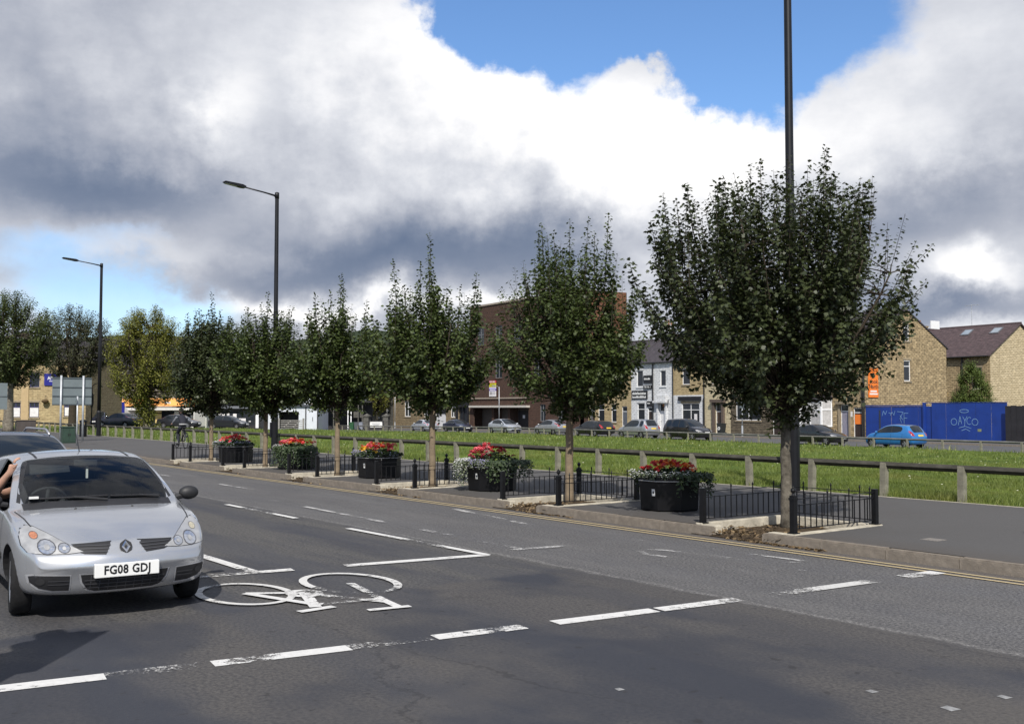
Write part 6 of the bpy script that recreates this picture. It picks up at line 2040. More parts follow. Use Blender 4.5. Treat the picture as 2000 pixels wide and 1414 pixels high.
for s_ in (1, -1):
    skin_body('sleeve', [V3((-0.04, s_ * 0.19, 1.32)), V3((0.10, s_ * 0.27, 1.14)), V3((0.26, s_ * 0.29, 1.03))], [(0, 1), (1, 2)], [0.062, 0.05, 0.038], M_GREY, rid)
    hnd = skin_body('hand', [V3((0.27, s_ * 0.29, 1.03)), V3((0.31, s_ * 0.285, 1.015))], [(0, 1)], [0.035, 0.036], M_SKIN, rid, 1)
    for q in range(4): skin_body('finger', [V3((0.315, s_ * (0.255 + q * 0.02), 1.03)), V3((0.335, s_ * (0.255 + q * 0.02), 1.01)), V3((0.325, s_ * (0.255 + q * 0.02), 0.985))], [(0, 1), (1, 2)], [0.009, 0.009, 0.008], M_SKIN, hnd, 1)
    ft = (0.02, 0.19) if s_ > 0 else (-0.12, 0.50)
    kn = V3((0.16, s_ * 0.10, 0.62)) if s_ > 0 else V3((0.14, s_ * 0.10, 0.80))
    skin_body('trouser_leg', [V3((-0.20, s_ * 0.09, 0.92)), kn, V3((ft[0] - 0.08, s_ * 0.12, ft[1] + 0.05))], [(0, 1), (1, 2)], [0.098, 0.068, 0.045], M_VEST, rid)
    b = MB(); b.box(ft[0] - 0.14, ft[0] + 0.12, s_ * 0.14 - 0.045, s_ * 0.14 + 0.045, ft[1] - 0.035, ft[1] + 0.035); b.build('shoe', M_PRINT, rid, bevel=0.02)
b = MB(); b.lathe([(0.155, 0.0), (0.158, 0.045)], 14, Matrix.Translation((-0.20, 0, 0.985)) @ Matrix.Diagonal((0.9, 1.05, 1, 1)), close=False); b.build('waistband', mat('pale_band', (0.42, 0.42, 0.42), 0.8), rid)
head(rid, V3((0.045, 0, 1.535)), 0.0)
b = MB(); b.lathe([(0.108, 0.0), (0.110, 0.03), (0.09, 0.08), (0.001, 0.11)], 12, Matrix.Translation((0.035, 0, 1.575)) @ Matrix.Diagonal((1.1, 0.9, 1, 1)), close=False); b.build('cap', M_HAIR, rid, smooth=True)

# ================================================================ FAR STREET
M_FROAD = mat('far_asphalt', (0.085, 0.085, 0.088), 0.85, var=0.2, scale=0.6, bump=0.2)
def far_strip(name, m0, m1, dz_, m):
    b = MB()
    ks = [-60 + 5 * i for i in range(41)]
    for k0, k1 in zip(ks, ks[1:]):
        q = []
        for kk, mm in ((k0, m0), (k0, m1), (k1, m1), (k1, m0)):
            p = far(kk, mm); base = far(kk, 2.0); q.append((p.x, p.y, zg(base.x, base.y) + dz_))
        b.quad(*q)
    return struct(b.build(name, m))


far_strip('far_road', -1.15, 8.0, 0.0, M_FROAD)
far_strip('far_footway', 8.12, 16.0, 0.12, M_FROAD)
b = MB()
for k0 in range(-60, 140, 5):
    P0, P1, P2, P3 = far(k0, 8.0), far(k0, 8.12), far(k0 + 5, 8.12), far(k0 + 5, 8.0)
    za, zb_ = zg(*far(k0, 2)[:2]), zg(*far(k0 + 5, 2)[:2])
    b.add([(P0.x, P0.y, za), (P1.x, P1.y, za), (P2.x, P2.y, zb_), (P3.x, P3.y, zb_), (P0.x, P0.y, za + 0.125), (P1.x, P1.y, za + 0.125), (P2.x, P2.y, zb_ + 0.125), (P3.x, P3.y, zb_ + 0.125)],
          [(0, 4, 7, 3), (4, 5, 6, 7), (1, 2, 6, 5)])
struct(b.build('far_kerb', M_KERB))
# yard in front of the shops at the left end of the green
b = MB()
pts_ = [(-60, 92), (-36, 92), (-24, 104), (-12, 118), (-12, 150), (-60, 150)]
b.add([(x_, y_, -0.95 if y_ > 110 else -0.42) for x_, y_ in pts_], [tuple(range(6))])
zz_ = {92: -0.05, 104: -0.45, 118: -1.0, 150: -1.1}
b = MB(); b.add([(x_, y_, max(zg(x_, y_), -1.3) + 0.045) for x_, y_ in pts_], [tuple(range(6))])
# (kept level with the verge by following the same ground height)
g = MB(); n_ = 24; vs_ = []; fs_ = []
for i in range(n_ + 1):
    for j in range(n_ + 1):
        x_ = lerp(-75, -10, i / n_); y_ = lerp(97, 160, j / n_); vs_.append((x_, y_, zg(x_, y_) + 0.05))
for i in range(n_):
    for j in range(n_):
        q = i * (n_ + 1) + j; fs_.append((q, q + n_ + 1, q + n_ + 2, q + 1))
g.add(vs_, fs_); struct(g.build('shop_yard', M_FROAD, smooth=True))

# ================================================================ BUILDINGS
M_ST_BROWN = masonry('stone_brown', (0.56, 0.43, 0.25), (0.34, 0.255, 0.145), (0.06, 0.048, 0.036), 0.46, 0.17, 0.022, (0.05, 0.042, 0.035), 0.45)
M_ST_DARK = masonry('stone_dark', (0.20, 0.165, 0.115), (0.11, 0.09, 0.065), (0.040, 0.034, 0.028), 0.42, 0.15, 0.018, (0.03, 0.027, 0.025), 0.55)
M_ST_YEL = masonry('stone_yellow', (0.53, 0.42, 0.24), (0.42, 0.32, 0.18), (0.20, 0.16, 0.10), 0.5, 0.17, 0.012, (0.16, 0.12, 0.07), 0.3)
M_ST_CREAM = masonry('stone_cream', (0.68, 0.56, 0.37), (0.53, 0.43, 0.27), (0.20, 0.16, 0.10), 0.48, 0.17, 0.02, (0.2, 0.16, 0.1), 0.25)
M_WHITEWASH = masonry('stone_whitewash', (0.78, 0.79, 0.80), (0.70, 0.71, 0.73), (0.40, 0.40, 0.42), 0.5, 0.19, 0.014, (0.45, 0.45, 0.46), 0.2, 0.9, 0.1)
M_BRICK = masonry('brick_red', (0.115, 0.064, 0.047), (0.085, 0.050, 0.038), (0.085, 0.065, 0.052), 0.23, 0.078, 0.012, (0.04, 0.03, 0.028), 0.5)
M_ASHLAR = masonry('ashlar', (0.30, 0.235, 0.145), (0.24, 0.185, 0.115), (0.10, 0.08, 0.055), 0.8, 0.36, 0.02, (0.06, 0.05, 0.04), 0.5)
M_GREYST = masonry('stone_grey', (0.15, 0.145, 0.13), (0.11, 0.105, 0.095), (0.06, 0.058, 0.052), 0.6, 0.2, 0.015, (0.04, 0.04, 0.038), 0.5)
M_SLATE = masonry('slate', (0.085, 0.075, 0.085), (0.065, 0.058, 0.068), (0.03, 0.028, 0.032), 0.35, 0.11, 0.01, (0.05, 0.05, 0.05), 0.3, 0.3, 0.15)
M_RENDER = mat('beige_render', (0.30, 0.26, 0.215), 0.9, var=0.1, scale=1.5, streak=0.2)
M_PALE = mat('pale_render', (0.60, 0.63, 0.68), 0.85, var=0.06, scale=2, streak=0.15)
M_UPVC = mat('white_frame', (0.78, 0.78, 0.78), 0.45, var=0.04)
M_PANE = glass_mat('house_glass', (0.018, 0.021, 0.026))
M_NET = mat('net_curtain', (0.42, 0.41, 0.40), 0.8, var=0.2, scale=5)
M_STONE_TRIM = mat('stone_trim', (0.27, 0.22, 0.15), 0.9, var=0.2, scale=4, bump=0.3, streak=0.3)
M_DARKSHOP = mat('dark_shopfront', (0.020, 0.018, 0.020), 0.6, var=0.3, scale=2)
M_PIPE = mat('drainpipe', (0.02, 0.02, 0.022), 0.5)
M_ORANGE = mat('orange_sign', (0.80, 0.20, 0.025), 0.55, var=0.04)
M_SIGNBLK = mat('sign_black', (0.012, 0.012, 0.016), 0.5)
M_BLUEH = mat('hoarding_blue', (0.010, 0.040, 0.235), 0.5, var=0.14, scale=1.2, streak=0.12)
M_NAVY = mat('sign_navy', (0.012, 0.015, 0.21), 0.5, var=0.05)
M_POSTER_Y = mat('poster_yellow', (0.62, 0.42, 0.08), 0.6, scale=2.4, col2=(0.75, 0.62, 0.35), detail=6)
M_POSTER_W = mat('poster_white', (0.70, 0.68, 0.68), 0.6, var=0.15, scale=3)


def wall2d(outline, holes, M_, reveal=0.16):
    """wall face with openings and their reveals; (u, z) outline, inward = local +y of M_"""
    pts_ = []; eds = []
    for lp in [outline] + holes:
        b0 = len(pts_); pts_ += [Vector(p) for p in lp]; eds += [(b0 + i, b0 + (i + 1) % len(lp)) for i in range(len(lp))]
    r = delaunay_2d_cdt(pts_, eds, [], 1, 1e-5)
    mb = MB(); vs_ = [(p.x, 0, p.y) for p in r[0]]; keep = []
    for f in r[2]:
        c = sum((r[0][i] for i in f), Vector((0, 0))) / len(f)
        ok = True
        for h in holes:
            if min(p[0] for p in h) < c.x < max(p[0] for p in h) and min(p[1] for p in h) < c.y < max(p[1] for p in h): ok = False
        if ok: keep.append(tuple(f))
    mb.add(vs_, keep, M_)
    for h in holes:
        k = len(h)
        vv = [(p[0], 0, p[1]) for p in h] + [(p[0], reveal, p[1]) for p in h]
        mb.add(vv, [(i, (i + 1) % k, k + (i + 1) % k, k + i) for i in range(k)], M_)
    return mb


def rect(x0, x1, z0, z1): return [(x0, z0), (x1, z0), (x1, z1), (x0, z1)]


def window(root, M_, x0, x1, z0, z1, mull=0, trans=None, frame=None, sill=True, lintel=None, pane=None, depth=0.10, net=False, fw=0.065):
    fm = frame or M_UPVC
    b = MB()
    for q in ((x0, x1, z0, z0 + fw), (x0, x1, z1 - fw, z1), (x0, x0 + fw, z0 + fw, z1 - fw), (x1 - fw, x1, z0 + fw, z1 - fw)):
        b.box(q[0], q[1], depth - 0.035, depth + 0.035, q[2], q[3], M_)
    xm = [lerp(x0, x1, (i + 1) / (mull + 1)) for i in range(mull)]
    for x in xm: b.box(x - fw * 0.45, x + fw * 0.45, depth - 0.033, depth + 0.033, z0 + fw, z1 - fw, M_)
    if trans:
        b.box(x0 + fw, x1 - fw, depth - 0.031, depth + 0.031, trans - fw * 0.5, trans + fw * 0.5, M_)
    w = b.build('window', fm, root)
    b = MB(); b.box(x0 + fw * 0.5, x1 - fw * 0.5, depth + 0.004, depth + 0.012, z0 + fw * 0.5, z1 - fw * 0.5, M_); b.build('pane', pane or M_PANE, w)
    if net:
        b = MB(); b.box(x0 + fw, x1 - fw, depth - 0.003, depth + 0.002, z0 + fw, lerp(z0, z1, 0.96), M_); b.build('curtain', M_NET, w)
    if sill:
        b = MB(); b.box(x0 - 0.1, x1 + 0.1, -0.07, 0.06, z0 - 0.14, z0, M_); b.build('sill', lintel or M_STONE_TRIM, w)
        b = MB(); b.box(x0 - 0.1, x1 + 0.1, -0.03, 0.06, z1, z1 + 0.2, M_); b.build('lintel', lintel or M_STONE_TRIM, w)
    return w


def door(root, M_, x0, x1, z0, z1, m, fan=True, panel=None):
    zt = z0 + 2.05 if fan else z1 - 0.05
    b = MB(); b.box(x0, x0 + 0.06, 0.08, 0.15, z0, z1, M_); b.box(x1 - 0.06, x1, 0.08, 0.15, z0, z1, M_); b.box(x0 + 0.06, x1 - 0.06, 0.08, 0.15, z1 - 0.06, z1, M_)
    if fan: b.box(x0 + 0.06, x1 - 0.06, 0.08, 0.15, zt, zt + 0.06, M_)
    fr = b.build('door_frame', M_UPVC, root)
    b = MB(); b.box(x0 + 0.06, x1 - 0.06, 0.10, 0.145, z0 + 0.02, zt, M_); d = b.build('door', m, root)
    for q in (0.15, 1.15):
        b = MB(); b.box(x0 + 0.16, (x0 + x1) / 2 - 0.04, 0.088, 0.10, z0 + q, z0 + q + 0.75, M_); b.build('panel', m, d)
        b = MB(); b.box((x0 + x1) / 2 + 0.04, x1 - 0.16, 0.088, 0.10, z0 + q, z0 + q + 0.75, M_); b.build('panel', m, d)
    b = MB(); b.box(x0 + 0.12, x0 + 0.16, 0.06, 0.10, z0 + 1.0, z0 + 1.12, M_); b.build('handle', M_SHEEN_HANDLE, d)
    if fan:
        b = MB(); b.box(x0 + 0.06, x1 - 0.06, 0.11, 0.12, zt + 0.06, z1 - 0.06, M_); b.build('fanlight', M_PANE, fr)
    return d


def roof_gable(root, W, D, eave, ridge, m, over=0.22, xo=(0.0, 0.0), th=0.12):
    """ridge along local x"""
    for s_ in (0, 1):
        ya, yb = (-over, D / 2) if s_ == 0 else (D + over, D / 2)
        sl = (ridge - eave) / (D / 2); z0 = eave - over * sl
        b = MB(); x0, x1 = -xo[0], W + xo[1]
        b.add([(x0, ya, z0), (x1, ya, z0), (x1, yb, ridge), (x0, yb, ridge), (x0, ya, z0 + th), (x1, ya, z0 + th), (x1, yb, ridge + th), (x0, yb, ridge + th)],
              [(0, 3, 2, 1), (4, 5, 6, 7), (0, 1, 5, 4), (1, 2, 6, 5), (2, 3, 7, 6), (3, 0, 4, 7)])
        b.build('roof', m, root)
    b = MB(); b.tube([(-xo[0], D / 2, ridge + th), (W + xo[1], D / 2, ridge + th)], 0.11, 6); b.build('ridge_tiles', m, root)
    b = MB(); b.tube([(0, -over - 0.05, eave - over * sl + 0.05), (W, -over - 0.05, eave - over * sl + 0.05)], 0.06, 6); b.build('gutter', M_PIPE, root)


def chimney(root, x, y, z0, z1, m, pots=3):
    b = MB(); b.box(x - 0.3, x + 0.3, y - 0.55, y + 0.55, z0, z1); b.box(x - 0.37, x + 0.37, y - 0.62, y + 0.62, z1, z1 + 0.14); c = b.build('chimney', m, root)
    for i in range(pots):
        b = MB(); b.lathe([(0.12, 0), (0.10, 0.5), (0.12, 0.52), (0.12, 0.58)], 8, Matrix.Translation((x, lerp(y - 0.4, y + 0.4, i / max(1, pots - 1)), z1 + 0.14))); b.build('chimney_pot', mat('terracotta', (0.28, 0.15, 0.09), 0.9), c)


MI = Matrix.Identity(4)
def house_at(name, label, k_left, m_=12.2, cat='house', group=None):
    p = far(k_left, m_); base = far(k_left, 2.0)
    return thing(name, label, cat, (p.x, p.y, zg(base.x, base.y) + 0.10), FAR_A, group)


def terrace(label, k0, k1, wall_m, eave, ridge, D, wins, doors, end_right=False, roof_m=None, gable_wins=(), lower=None, chim=True, lint=None, group='terraced houses across the green'):
    """k0 left end, k1 right end"""
    W = k0 - k1
    h = house_at('terraced_house', label, k0, group=group)
    holes = [rect(w[0], w[1], w[2], w[3]) for w in wins] + [rect(d[0], d[1], 0.02 + d[2], d[3]) for d in doors]
    if lower:
        zl = lower[0]
        wall2d(rect(0, W, -0.3, zl), [q for q in holes if q[0][1] < zl], MI).build('wall', lower[1], h)
        wall2d(rect(0, W, zl, eave), [q for q in holes if q[0][1] >= zl], MI).build('wall', wall_m, h)
    else:
        wall2d(rect(0, W, -0.3, eave), holes, MI).build('wall', wall_m, h)
    b = MB(); b.box(0.0, W, D - 0.05, D, -0.3, eave); b.build('rear_wall', wall_m, h)
    for w in wins: window(h, MI, *w[:4], **(w[4] if len(w) > 4 else {}), lintel=lint)
    for d in doors: door(h, MI, d[0], d[1], 0.02 + d[2], d[3], d[4])
    Mg = Matrix.Translation((W, 0, 0)) @ Matrix.Rotation(R(90), 4, 'Z')
    out = [(0, -0.3), (D, -0.3), (D, eave), (D / 2, ridge - 0.02), (0, eave)]
    wall2d(out, [rect(*w[:4]) for w in gable_wins], Mg).build('gable_wall', wall_m, h)
    for w in gable_wins: window(h, Mg, *w[:4], **(w[4] if len(w) > 4 else {}), lintel=lint)
    Mg2 = Matrix.Translation((0, D, 0)) @ Matrix.Rotation(R(-90), 4, 'Z')
    wall2d(out, [], Mg2).build('gable_wall', wall_m, h)
    roof_gable(h, W, D, eave, ridge, roof_m or M_SLATE, xo=(0, 0.08 if end_right else 0))
    if chim: chimney(h, 0.35, D / 2, ridge - 0.8, ridge + 1.1, wall_m)
    return h


GREYDOOR = mat('door_lilac', (0.25, 0.24, 0.30), 0.5, var=0.15, scale=4); DARKDOOR = mat('door_dark', (0.035, 0.022, 0.018), 0.5, var=0.2); WHITEDOOR = mat('door_white', (0.66, 0.66, 0.67), 0.45, var=0.05)
BROWND = mat('door_brown', (0.06, 0.040, 0.032), 0.5)

# --- end house with the orange sign
h1 = terrace('brown stone end house with tall gable and orange wall sign', 19.5, 11.8, M_ST_BROWN, 7.7, 10.75, 11.0,
             [(1.5, 2.6, 4.7, 6.5), (4.6, 5.6, 4.7, 6.5)], [(5.2, 6.05, 0.12, 2.75, GREYDOOR), (6.5, 7.35, 0.0, 2.5, DARKDOOR)], end_right=True,
             gable_wins=[(5.0, 5.85, 8.15, 9.75, dict(trans=9.25)), (5.05, 5.95, 4.75, 6.5, dict(trans=6.0))])
# bay window
b = MB(); b.box(1.0, 4.3, -0.75, 0.0, 0.0, 0.86); b.build('bay_base', M_ST_BROWN, h1)
Mb_ = Matrix.Translation((0, -0.85, 0))
window(h1, Mb_, 1.5, 3.8, 0.90, 3.25, mull=1, trans=2.35, sill=False, net=True, depth=0.10, fw=0.11)
for s_, x_ in ((1, 1.0), (-1, 4.3)):
    Mx = Matrix.Translation((x_, 0, 0)) @ Matrix.Rotation(R(-57) if s_ > 0 else R(57 + 180), 4, 'Z')
    b = MB(); b.box(0, 0.10, -0.02, 0.08, 0.9, 3.25, Mx); b.box(0.82, 0.92, -0.02, 0.08, 0.9, 3.25, Mx); b.box(0.1, 0.82, -0.02, 0.08, 0.9, 1.0, Mx); b.box(0.1, 0.82, -0.02, 0.08, 3.15, 3.25, Mx); b.box(0.1, 0.82, -0.02, 0.08, 2.3, 2.4, Mx)
    w_ = b.build('bay_side', M_UPVC, h1); b = MB(); b.box(0.08, 0.84, 0.02, 0.03, 0.95, 3.2, Mx); b.build('pane', M_NET, w_)
b = MB(); b.prism([(0.9, -0.05), (1.4, -0.95), (3.9, -0.95), (4.4, -0.05)], 3.25, 3.5, 'z'); b.build('bay_roof', M_SLATE, h1)
for x_ in (1.0, 4.18):
    pass
b = MB(); b.box(5.0, 5.18, -0.1, 0.0, 0, 2.8); b.box(6.07, 6.25, -0.1, 0.0, 0, 2.8); b.box(4.9, 6.35, -0.32, 0.0, 2.8, 3.05); b.build('door_surround', M_STONE_TRIM, h1)
b = MB(); b.tube([(7.62, -0.08, 0), (7.62, -0.08, 7.3)], 0.065, 8); b.tube([(7.44, -0.08, 0), (7.44, -0.08, 4.6)], 0.05, 8); b.build('drainpipe', M_PIPE, h1)
b = MB(); b.box(6.6, 7.25, 0.05, 0.075, 1.15, 1.95); b.build('door_notice', M_ORANGE, h1)
b = MB(); b.box(6.18, 6.42, -0.03, -0.005, 1.75, 2.2); b.build('notice', M_POSTER_W, h1)
b = MB(); b.box(-0.02, 0.02, 0, 0.3, 0, 0.6); 
# open casement in the gable
Mg = Matrix.Translation((7.7, 0, 0)) @ Matrix.Rotation(R(90), 4, 'Z')
b = MB(); Mo = Mg @ Matrix.Translation((5.1, 0.02, 6.46)) @ Matrix.Rotation(R(68), 4, 'X')
b.box(0, 0.8, -0.04, 0.0, -0.46, 0.0, Mo); ow = b.build('open_casement', M_UPVC, h1); b = MB(); b.box(0.07, 0.73, -0.045, -0.041, -0.40, -0.06, Mo); b.build('pane', M_PANE, ow)
b = MB(); b.box(7.82, 7.9, 8.6, 9.8, 9.3, 10.0); b.build('roof_vent', M_UPVC, h1)
# orange sign on the gable (a thing of its own)
sg = thing('wall_sign', 'orange wall sign lettered Look North on the brown stone gable', 'sign', (0, 0, 0), 0)
sg.matrix_world = h1.matrix_basis @ Mg @ Matrix.Translation((0.95, -0.09, 3.35))
sg.location = (h1.matrix_basis @ Mg @ Matrix.Translation((0.95, -0.09, 3.35))).translation; sg.rotation_euler = (0, 0, FAR_A + R(90))
b = MB(); b.box(-0.62, 0.62, 0.0, 0.06, -0.02, 2.38); b.build('board', M_ORANGE, sg, bevel=0.02)
text_part('Look', 0.50, M_SIGNBLK, sg, (0.02, -0.005, 1.28), depth=0.002, bold=0.004)
text_part('North', 0.50, M_SIGNBLK, sg, (0.0, -0.005, 0.86), depth=0.002, bold=0.004, sx=0.92)
for z_, w_ in ((0.50, 0.40), (0.28, 0.50)):
    b = MB(); b.box(-w_, w_, -0.004, 0.0, z_ - 0.06, z_ + 0.06); b.build('white_line', M_PLATE_W, sg)
b = MB(); b.prism([(-0.05, 1.62), (0.10, 1.60), (0.22, 1.72), (0.12, 1.80), (0.16, 1.98), (0.02, 2.04), (-0.10, 1.90), (-0.16, 1.72)], -0.004, 0.0, 'y'); b.build('bird_mark', M_SIGNBLK, sg)

# --- the rest of the terrace
terrace('dark stone terraced house with a wide white-framed window', 27.0, 19.5, M_ST_DARK, 7.5, 10.5, 10.0,
        [(0.7, 3.8, 1.35, 3.1, dict(mull=1)), (1.2, 2.6, 4.9, 6.7, dict(mull=1)), (4.9, 6.0, 4.9, 6.7)], [(5.2, 6.1, 0.1, 2.7, DARKDOOR)])
h3 = terrace('narrow cream-painted house with a brown door between stone columns', 30.5, 27.0, masonry('paint_cream', (0.62, 0.54, 0.36), (0.55, 0.47, 0.31), (0.38, 0.32, 0.22), 0.5, 0.18, 0.012, (0.3, 0.25, 0.17), 0.2, 0.6, 0.1), 7.4, 10.4, 10.0,
             [(0.9, 2.0, 4.8, 6.5)], [(1.55, 2.45, 0.05, 2.9, BROWND)], chim=False)
b = MB(); b.box(1.25, 1.52, -0.25, 0.0, 0, 3.0); b.box(2.48, 2.75, -0.25, 0.0, 0, 3.0); b.box(1.1, 2.9, -0.4, 0.0, 3.0, 3.3); b.build('porch', mat('porch_brown', (0.10, 0.075, 0.06), 0.8, var=0.2), h3)
b = MB(); b.tube([(0.05, -0.08, 0), (0.05, -0.08, 7.2)], 0.06, 8); b.build('drainpipe', M_PIPE, h3)
h4 = terrace('yellow stone house with white-painted shop floor and black fascia', 35.0, 30.5, M_ST_YEL, 7.3, 10.3, 10.0,
             [(1.3, 3.8, 0.75, 2.95, dict(mull=1, trans=2.3)), (1.4, 2.5, 4.8, 6.4)], [], lower=(3.75, M_WHITEWASH), chim=False)
b = MB(); b.box(0.9, 4.1, -0.16, 0.0, 3.2, 3.6); b.build('fascia', M_SIGNBLK, h4)
b = MB(); b.box(3.0, 3.4, 0.07, 0.09, 1.2, 1.9); b.build('notice', M_POSTER_W, h4)
b = MB(); b.tube([(0.08, -0.08, 0), (0.08, -0.08, 7.1)], 0.06, 8); b.build('drainpipe', M_PIPE, h4)
b = MB(); b.tube([(4.44, -0.08, 0), (4.44, -0.08, 3.4)], 0.05, 8); b.build('drainpipe', M_PIPE, h4)
h5 = terrace('whitewashed stone house with a projecting white porch', 38.0, 35.0, M_WHITEWASH, 7.2, 10.2, 10.0,
             [(1.1, 1.95, 4.7, 6.3)], [(1.0, 1.95, 0.05, 2.95, WHITEDOOR)], lint=M_WHITEWASH, chim=False)
b = MB(); b.box(0.75, 0.97, -0.22, 0.0, 0, 3.0); b.box(1.98, 2.2, -0.22, 0.0, 0, 3.0); b.box(0.5, 2.45, -0.55, 0.0, 3.0, 3.2); b.box(0.65, 2.3, -0.4, 0.0, 3.2, 3.75); b.build('porch', M_WHITEWASH, h5)
b = MB(); b.tube([(0.05, -0.10, 0), (0.05, -0.10, 7.0)], 0.075, 8); b.build('drainpipe', M_PIPE, h5)
b = MB(); b.tube([(2.4, -0.1, 3.3), (2.7, -0.35, 3.1)], 0.05, 6); b.build('bracket_lamp', M_PIPE, h5)
h6 = terrace('whitewashed stone shop house with black signboards', 41.5, 38.0, M_WHITEWASH, 7.2, 10.2, 10.0,
             [(1.0, 2.15, 0.75, 3.0, dict(trans=2.35)), (0.9, 1.9, 4.7, 6.4)], [(2.65, 3.4, 0.05, 2.55, DARKDOOR)], lint=M_WHITEWASH)
for nm, (x0, x1, z0, z1), txts in (('signboard', (0.15, 2.65, 3.40, 4.30), [('MEDIUM', 0.42, -0.3, 0.62), ('SHOP', 0.36, -0.2, 0.24)]), ('signboard', (2.05, 3.35, 5.05, 5.85), [('BAR', 0.3, 0, 0.45)]), ('signboard', (2.05, 3.35, 4.45, 4.85), [('780 86 1', 0.32, 0, 0.2)]), ('signboard', (2.55, 3.42, 2.62, 3.18), [('OPEN', 0.2, 0, 0.36)])):
    s_ = MB(); s_.box(x0, x1, -0.09, -0.01, z0, z1); so_ = s_.build(nm, M_SIGNBLK, h6)
    # the words are not legible in the photograph: pale strokes stand for them, only the telephone digits read
    rq = random.Random(int(z0 * 100))
    for tx_, sz_, dx_, dz_ in txts:
        if tx_[0].isdigit():
            text_part(tx_, sz_, M_PLATE_W, so_, ((x0 + x1) / 2, -0.095, z0 + dz_), depth=0.001)
        else:
            xx = x0 + 0.14
            while xx < x1 - 0.3:
                w_ = rq.uniform(0.07, 0.16)
                q = MB(); q.box(xx, xx + w_, -0.094, -0.0905, z0 + dz_ - sz_ * 0.34, z0 + dz_ + sz_ * rq.uniform(0.1, 0.34)); q.build('lettering', M_PLATE_W, so_)
                xx += w_ + 0.05
terrace('yellow-brown stone houses with white windows beside the brick building', 49.0, 41.5, M_ST_YEL, 7.0, 9.8, 8.0,
        [(1.8, 2.9, 1.0, 2.9, dict(trans=2.3)), (4.1, 5.0, 1.0, 2.9, dict(trans=2.3)), (1.6, 2.7, 4.4, 6.0), (4.6, 5.7, 4.4, 6.0)], [(5.9, 6.8, 0.05, 2.7, mat('door_grey', (0.10, 0.11, 0.13), 0.5)), (0.3, 1.2, 0.05, 2.7, DARKDOOR)])

# --- tall red brick building with shop front and for-sale board
br = house_at('brick_building', 'tall dark red brick building with flat parapet and a for-sale board', 75.0, cat='building')
zb0 = br.location.z; TOP = 15.1 - zb0
W_ = 26.0
wn = [(2.0 + 4.4 * i, 3.6 + 4.4 * i, 6.6, 9.0) for i in range(6)] + [(2.0 + 4.4 * i, 3.6 + 4.4 * i, 11.0, 13.3) for i in range(6)] + [(16.5, 17.6, 1.2, 3.2), (20.2, 21.3, 1.2, 3.2)]
wall2d(rect(0, W_, -0.3, TOP), [rect(*w) for w in wn] + [rect(0.9, 14.0, 0.0, 2.75), rect(24.2, 25.2, 0.0, 2.6)], MI, 0.2).build('wall', M_BRICK, br)
for w in wn: window(br, MI, *w, mull=1, trans=lerp(w[2], w[3], 0.6), frame=mat('grey_frame', (0.20, 0.21, 0.22), 0.6), lintel=M_BRICK)
b = MB(); b.box(0.9, 14.0, 1.4, 1.5, 0, 2.75); b.build('shop_recess', mat('roller_shutter', (0.085, 0.07, 0.06), 0.7, var=0.2, scale=3), br)
b = MB(); b.box(0.9, 14.0, 0.21, 1.4, 2.76, 2.8); b.build('soffit', M_DARKSHOP, br)
for x_ in (5.2, 9.0):
    b = MB(); b.box(x_, x_ + 0.5, 0.21, 1.4, 0, 2.75); b.build('pier', M_BRICK, br)
b = MB(); b.box(9.8, 13.6, 1.30, 1.39, 0, 2.4); dd = b.build('entrance_doors', M_DARKSHOP, br)
b = MB(); b.box(10.8, 11.3, 1.28, 1.30, 1.5, 1.9); b.build('notice', M_POSTER_W, dd)
b = MB(); b.box(0.6, 14.3, -0.55, 0.0, 2.85, 3.10); b.build('canopy', mat('canopy_pale', (0.50, 0.47, 0.42), 0.8, var=0.15), br)
b = MB(); b.box(0.4, 14.5, -0.14, 0.0, 3.95, 4.12); b.build('cornice', mat('cornice', (0.30, 0.25, 0.20), 0.9, var=0.2), br)
b = MB(); b.box(-0.1, W_ + 0.1, -0.12, 0.4, TOP, TOP + 0.22); b.build('coping', mat('coping', (0.33, 0.28, 0.23), 0.9, var=0.2), br)
Mg3 = Matrix.Translation((W_, 0, 0)) @ Matrix.Rotation(R(90), 4, 'Z')
wall2d(rect(0, 5.6, -0.3, TOP), [], Mg3).build('side_wall', masonry('brick_sunlit', (0.30, 0.125, 0.070), (0.22, 0.095, 0.055), (0.12, 0.08, 0.06), 0.23, 0.078, 0.012, (0.06, 0.04, 0.03), 0.4), br)  # brighter brick puts the sunlight on this end wall into the colour
Mg4 = Matrix.Translation((0, 5.6, 0)) @ Matrix.Rotation(R(-90), 4, 'Z')
wall2d(rect(0, 5.6, -0.3, TOP), [], Mg4).build('side_wall', M_BRICK, br)
b = MB(); b.box(0.02, W_ - 0.02, 0.25, 5.55, TOP - 0.7, TOP - 0.6); b.build('flat_roof', M_DARKSHOP, br)
b = MB(); b.box(0.0, W_, 5.5, 5.6, -0.3, TOP); b.build('rear_wall', M_BRICK, br)
for q in range(11):
    pass
fs_b = thing('for_sale_board', 'white, yellow and purple for-sale board on the dark brick wall', 'sign', far(69.0, 12.08, zb0 + 4.25), FAR_A)
for nm, m_, z0, z1 in (('header', mat('board_red', (0.50, 0.03, 0.05), 0.5), 1.72, 2.05), ('panel', mat('board_yellow', (0.62, 0.58, 0.02), 0.5, scale=6, var=0.12), 1.20, 1.715), ('panel', mat('board_lilac', (0.60, 0.55, 0.80), 0.5), 0.98, 1.195), ('panel', mat('board_purple', (0.16, 0.10, 0.42), 0.5), 0.72, 0.975), ('panel', M_POSTER_W, 0.0, 0.715)):
    b = MB(); b.box(-0.78, 0.78, -0.09, 0.0, z0, z1); pp = b.build(nm, m_, fs_b)
text_part('FOR SALE', 0.32, M_PLATE_W, fs_b, (0, -0.095, 1.885), depth=0.001, bold=0.008, sx=1.0)
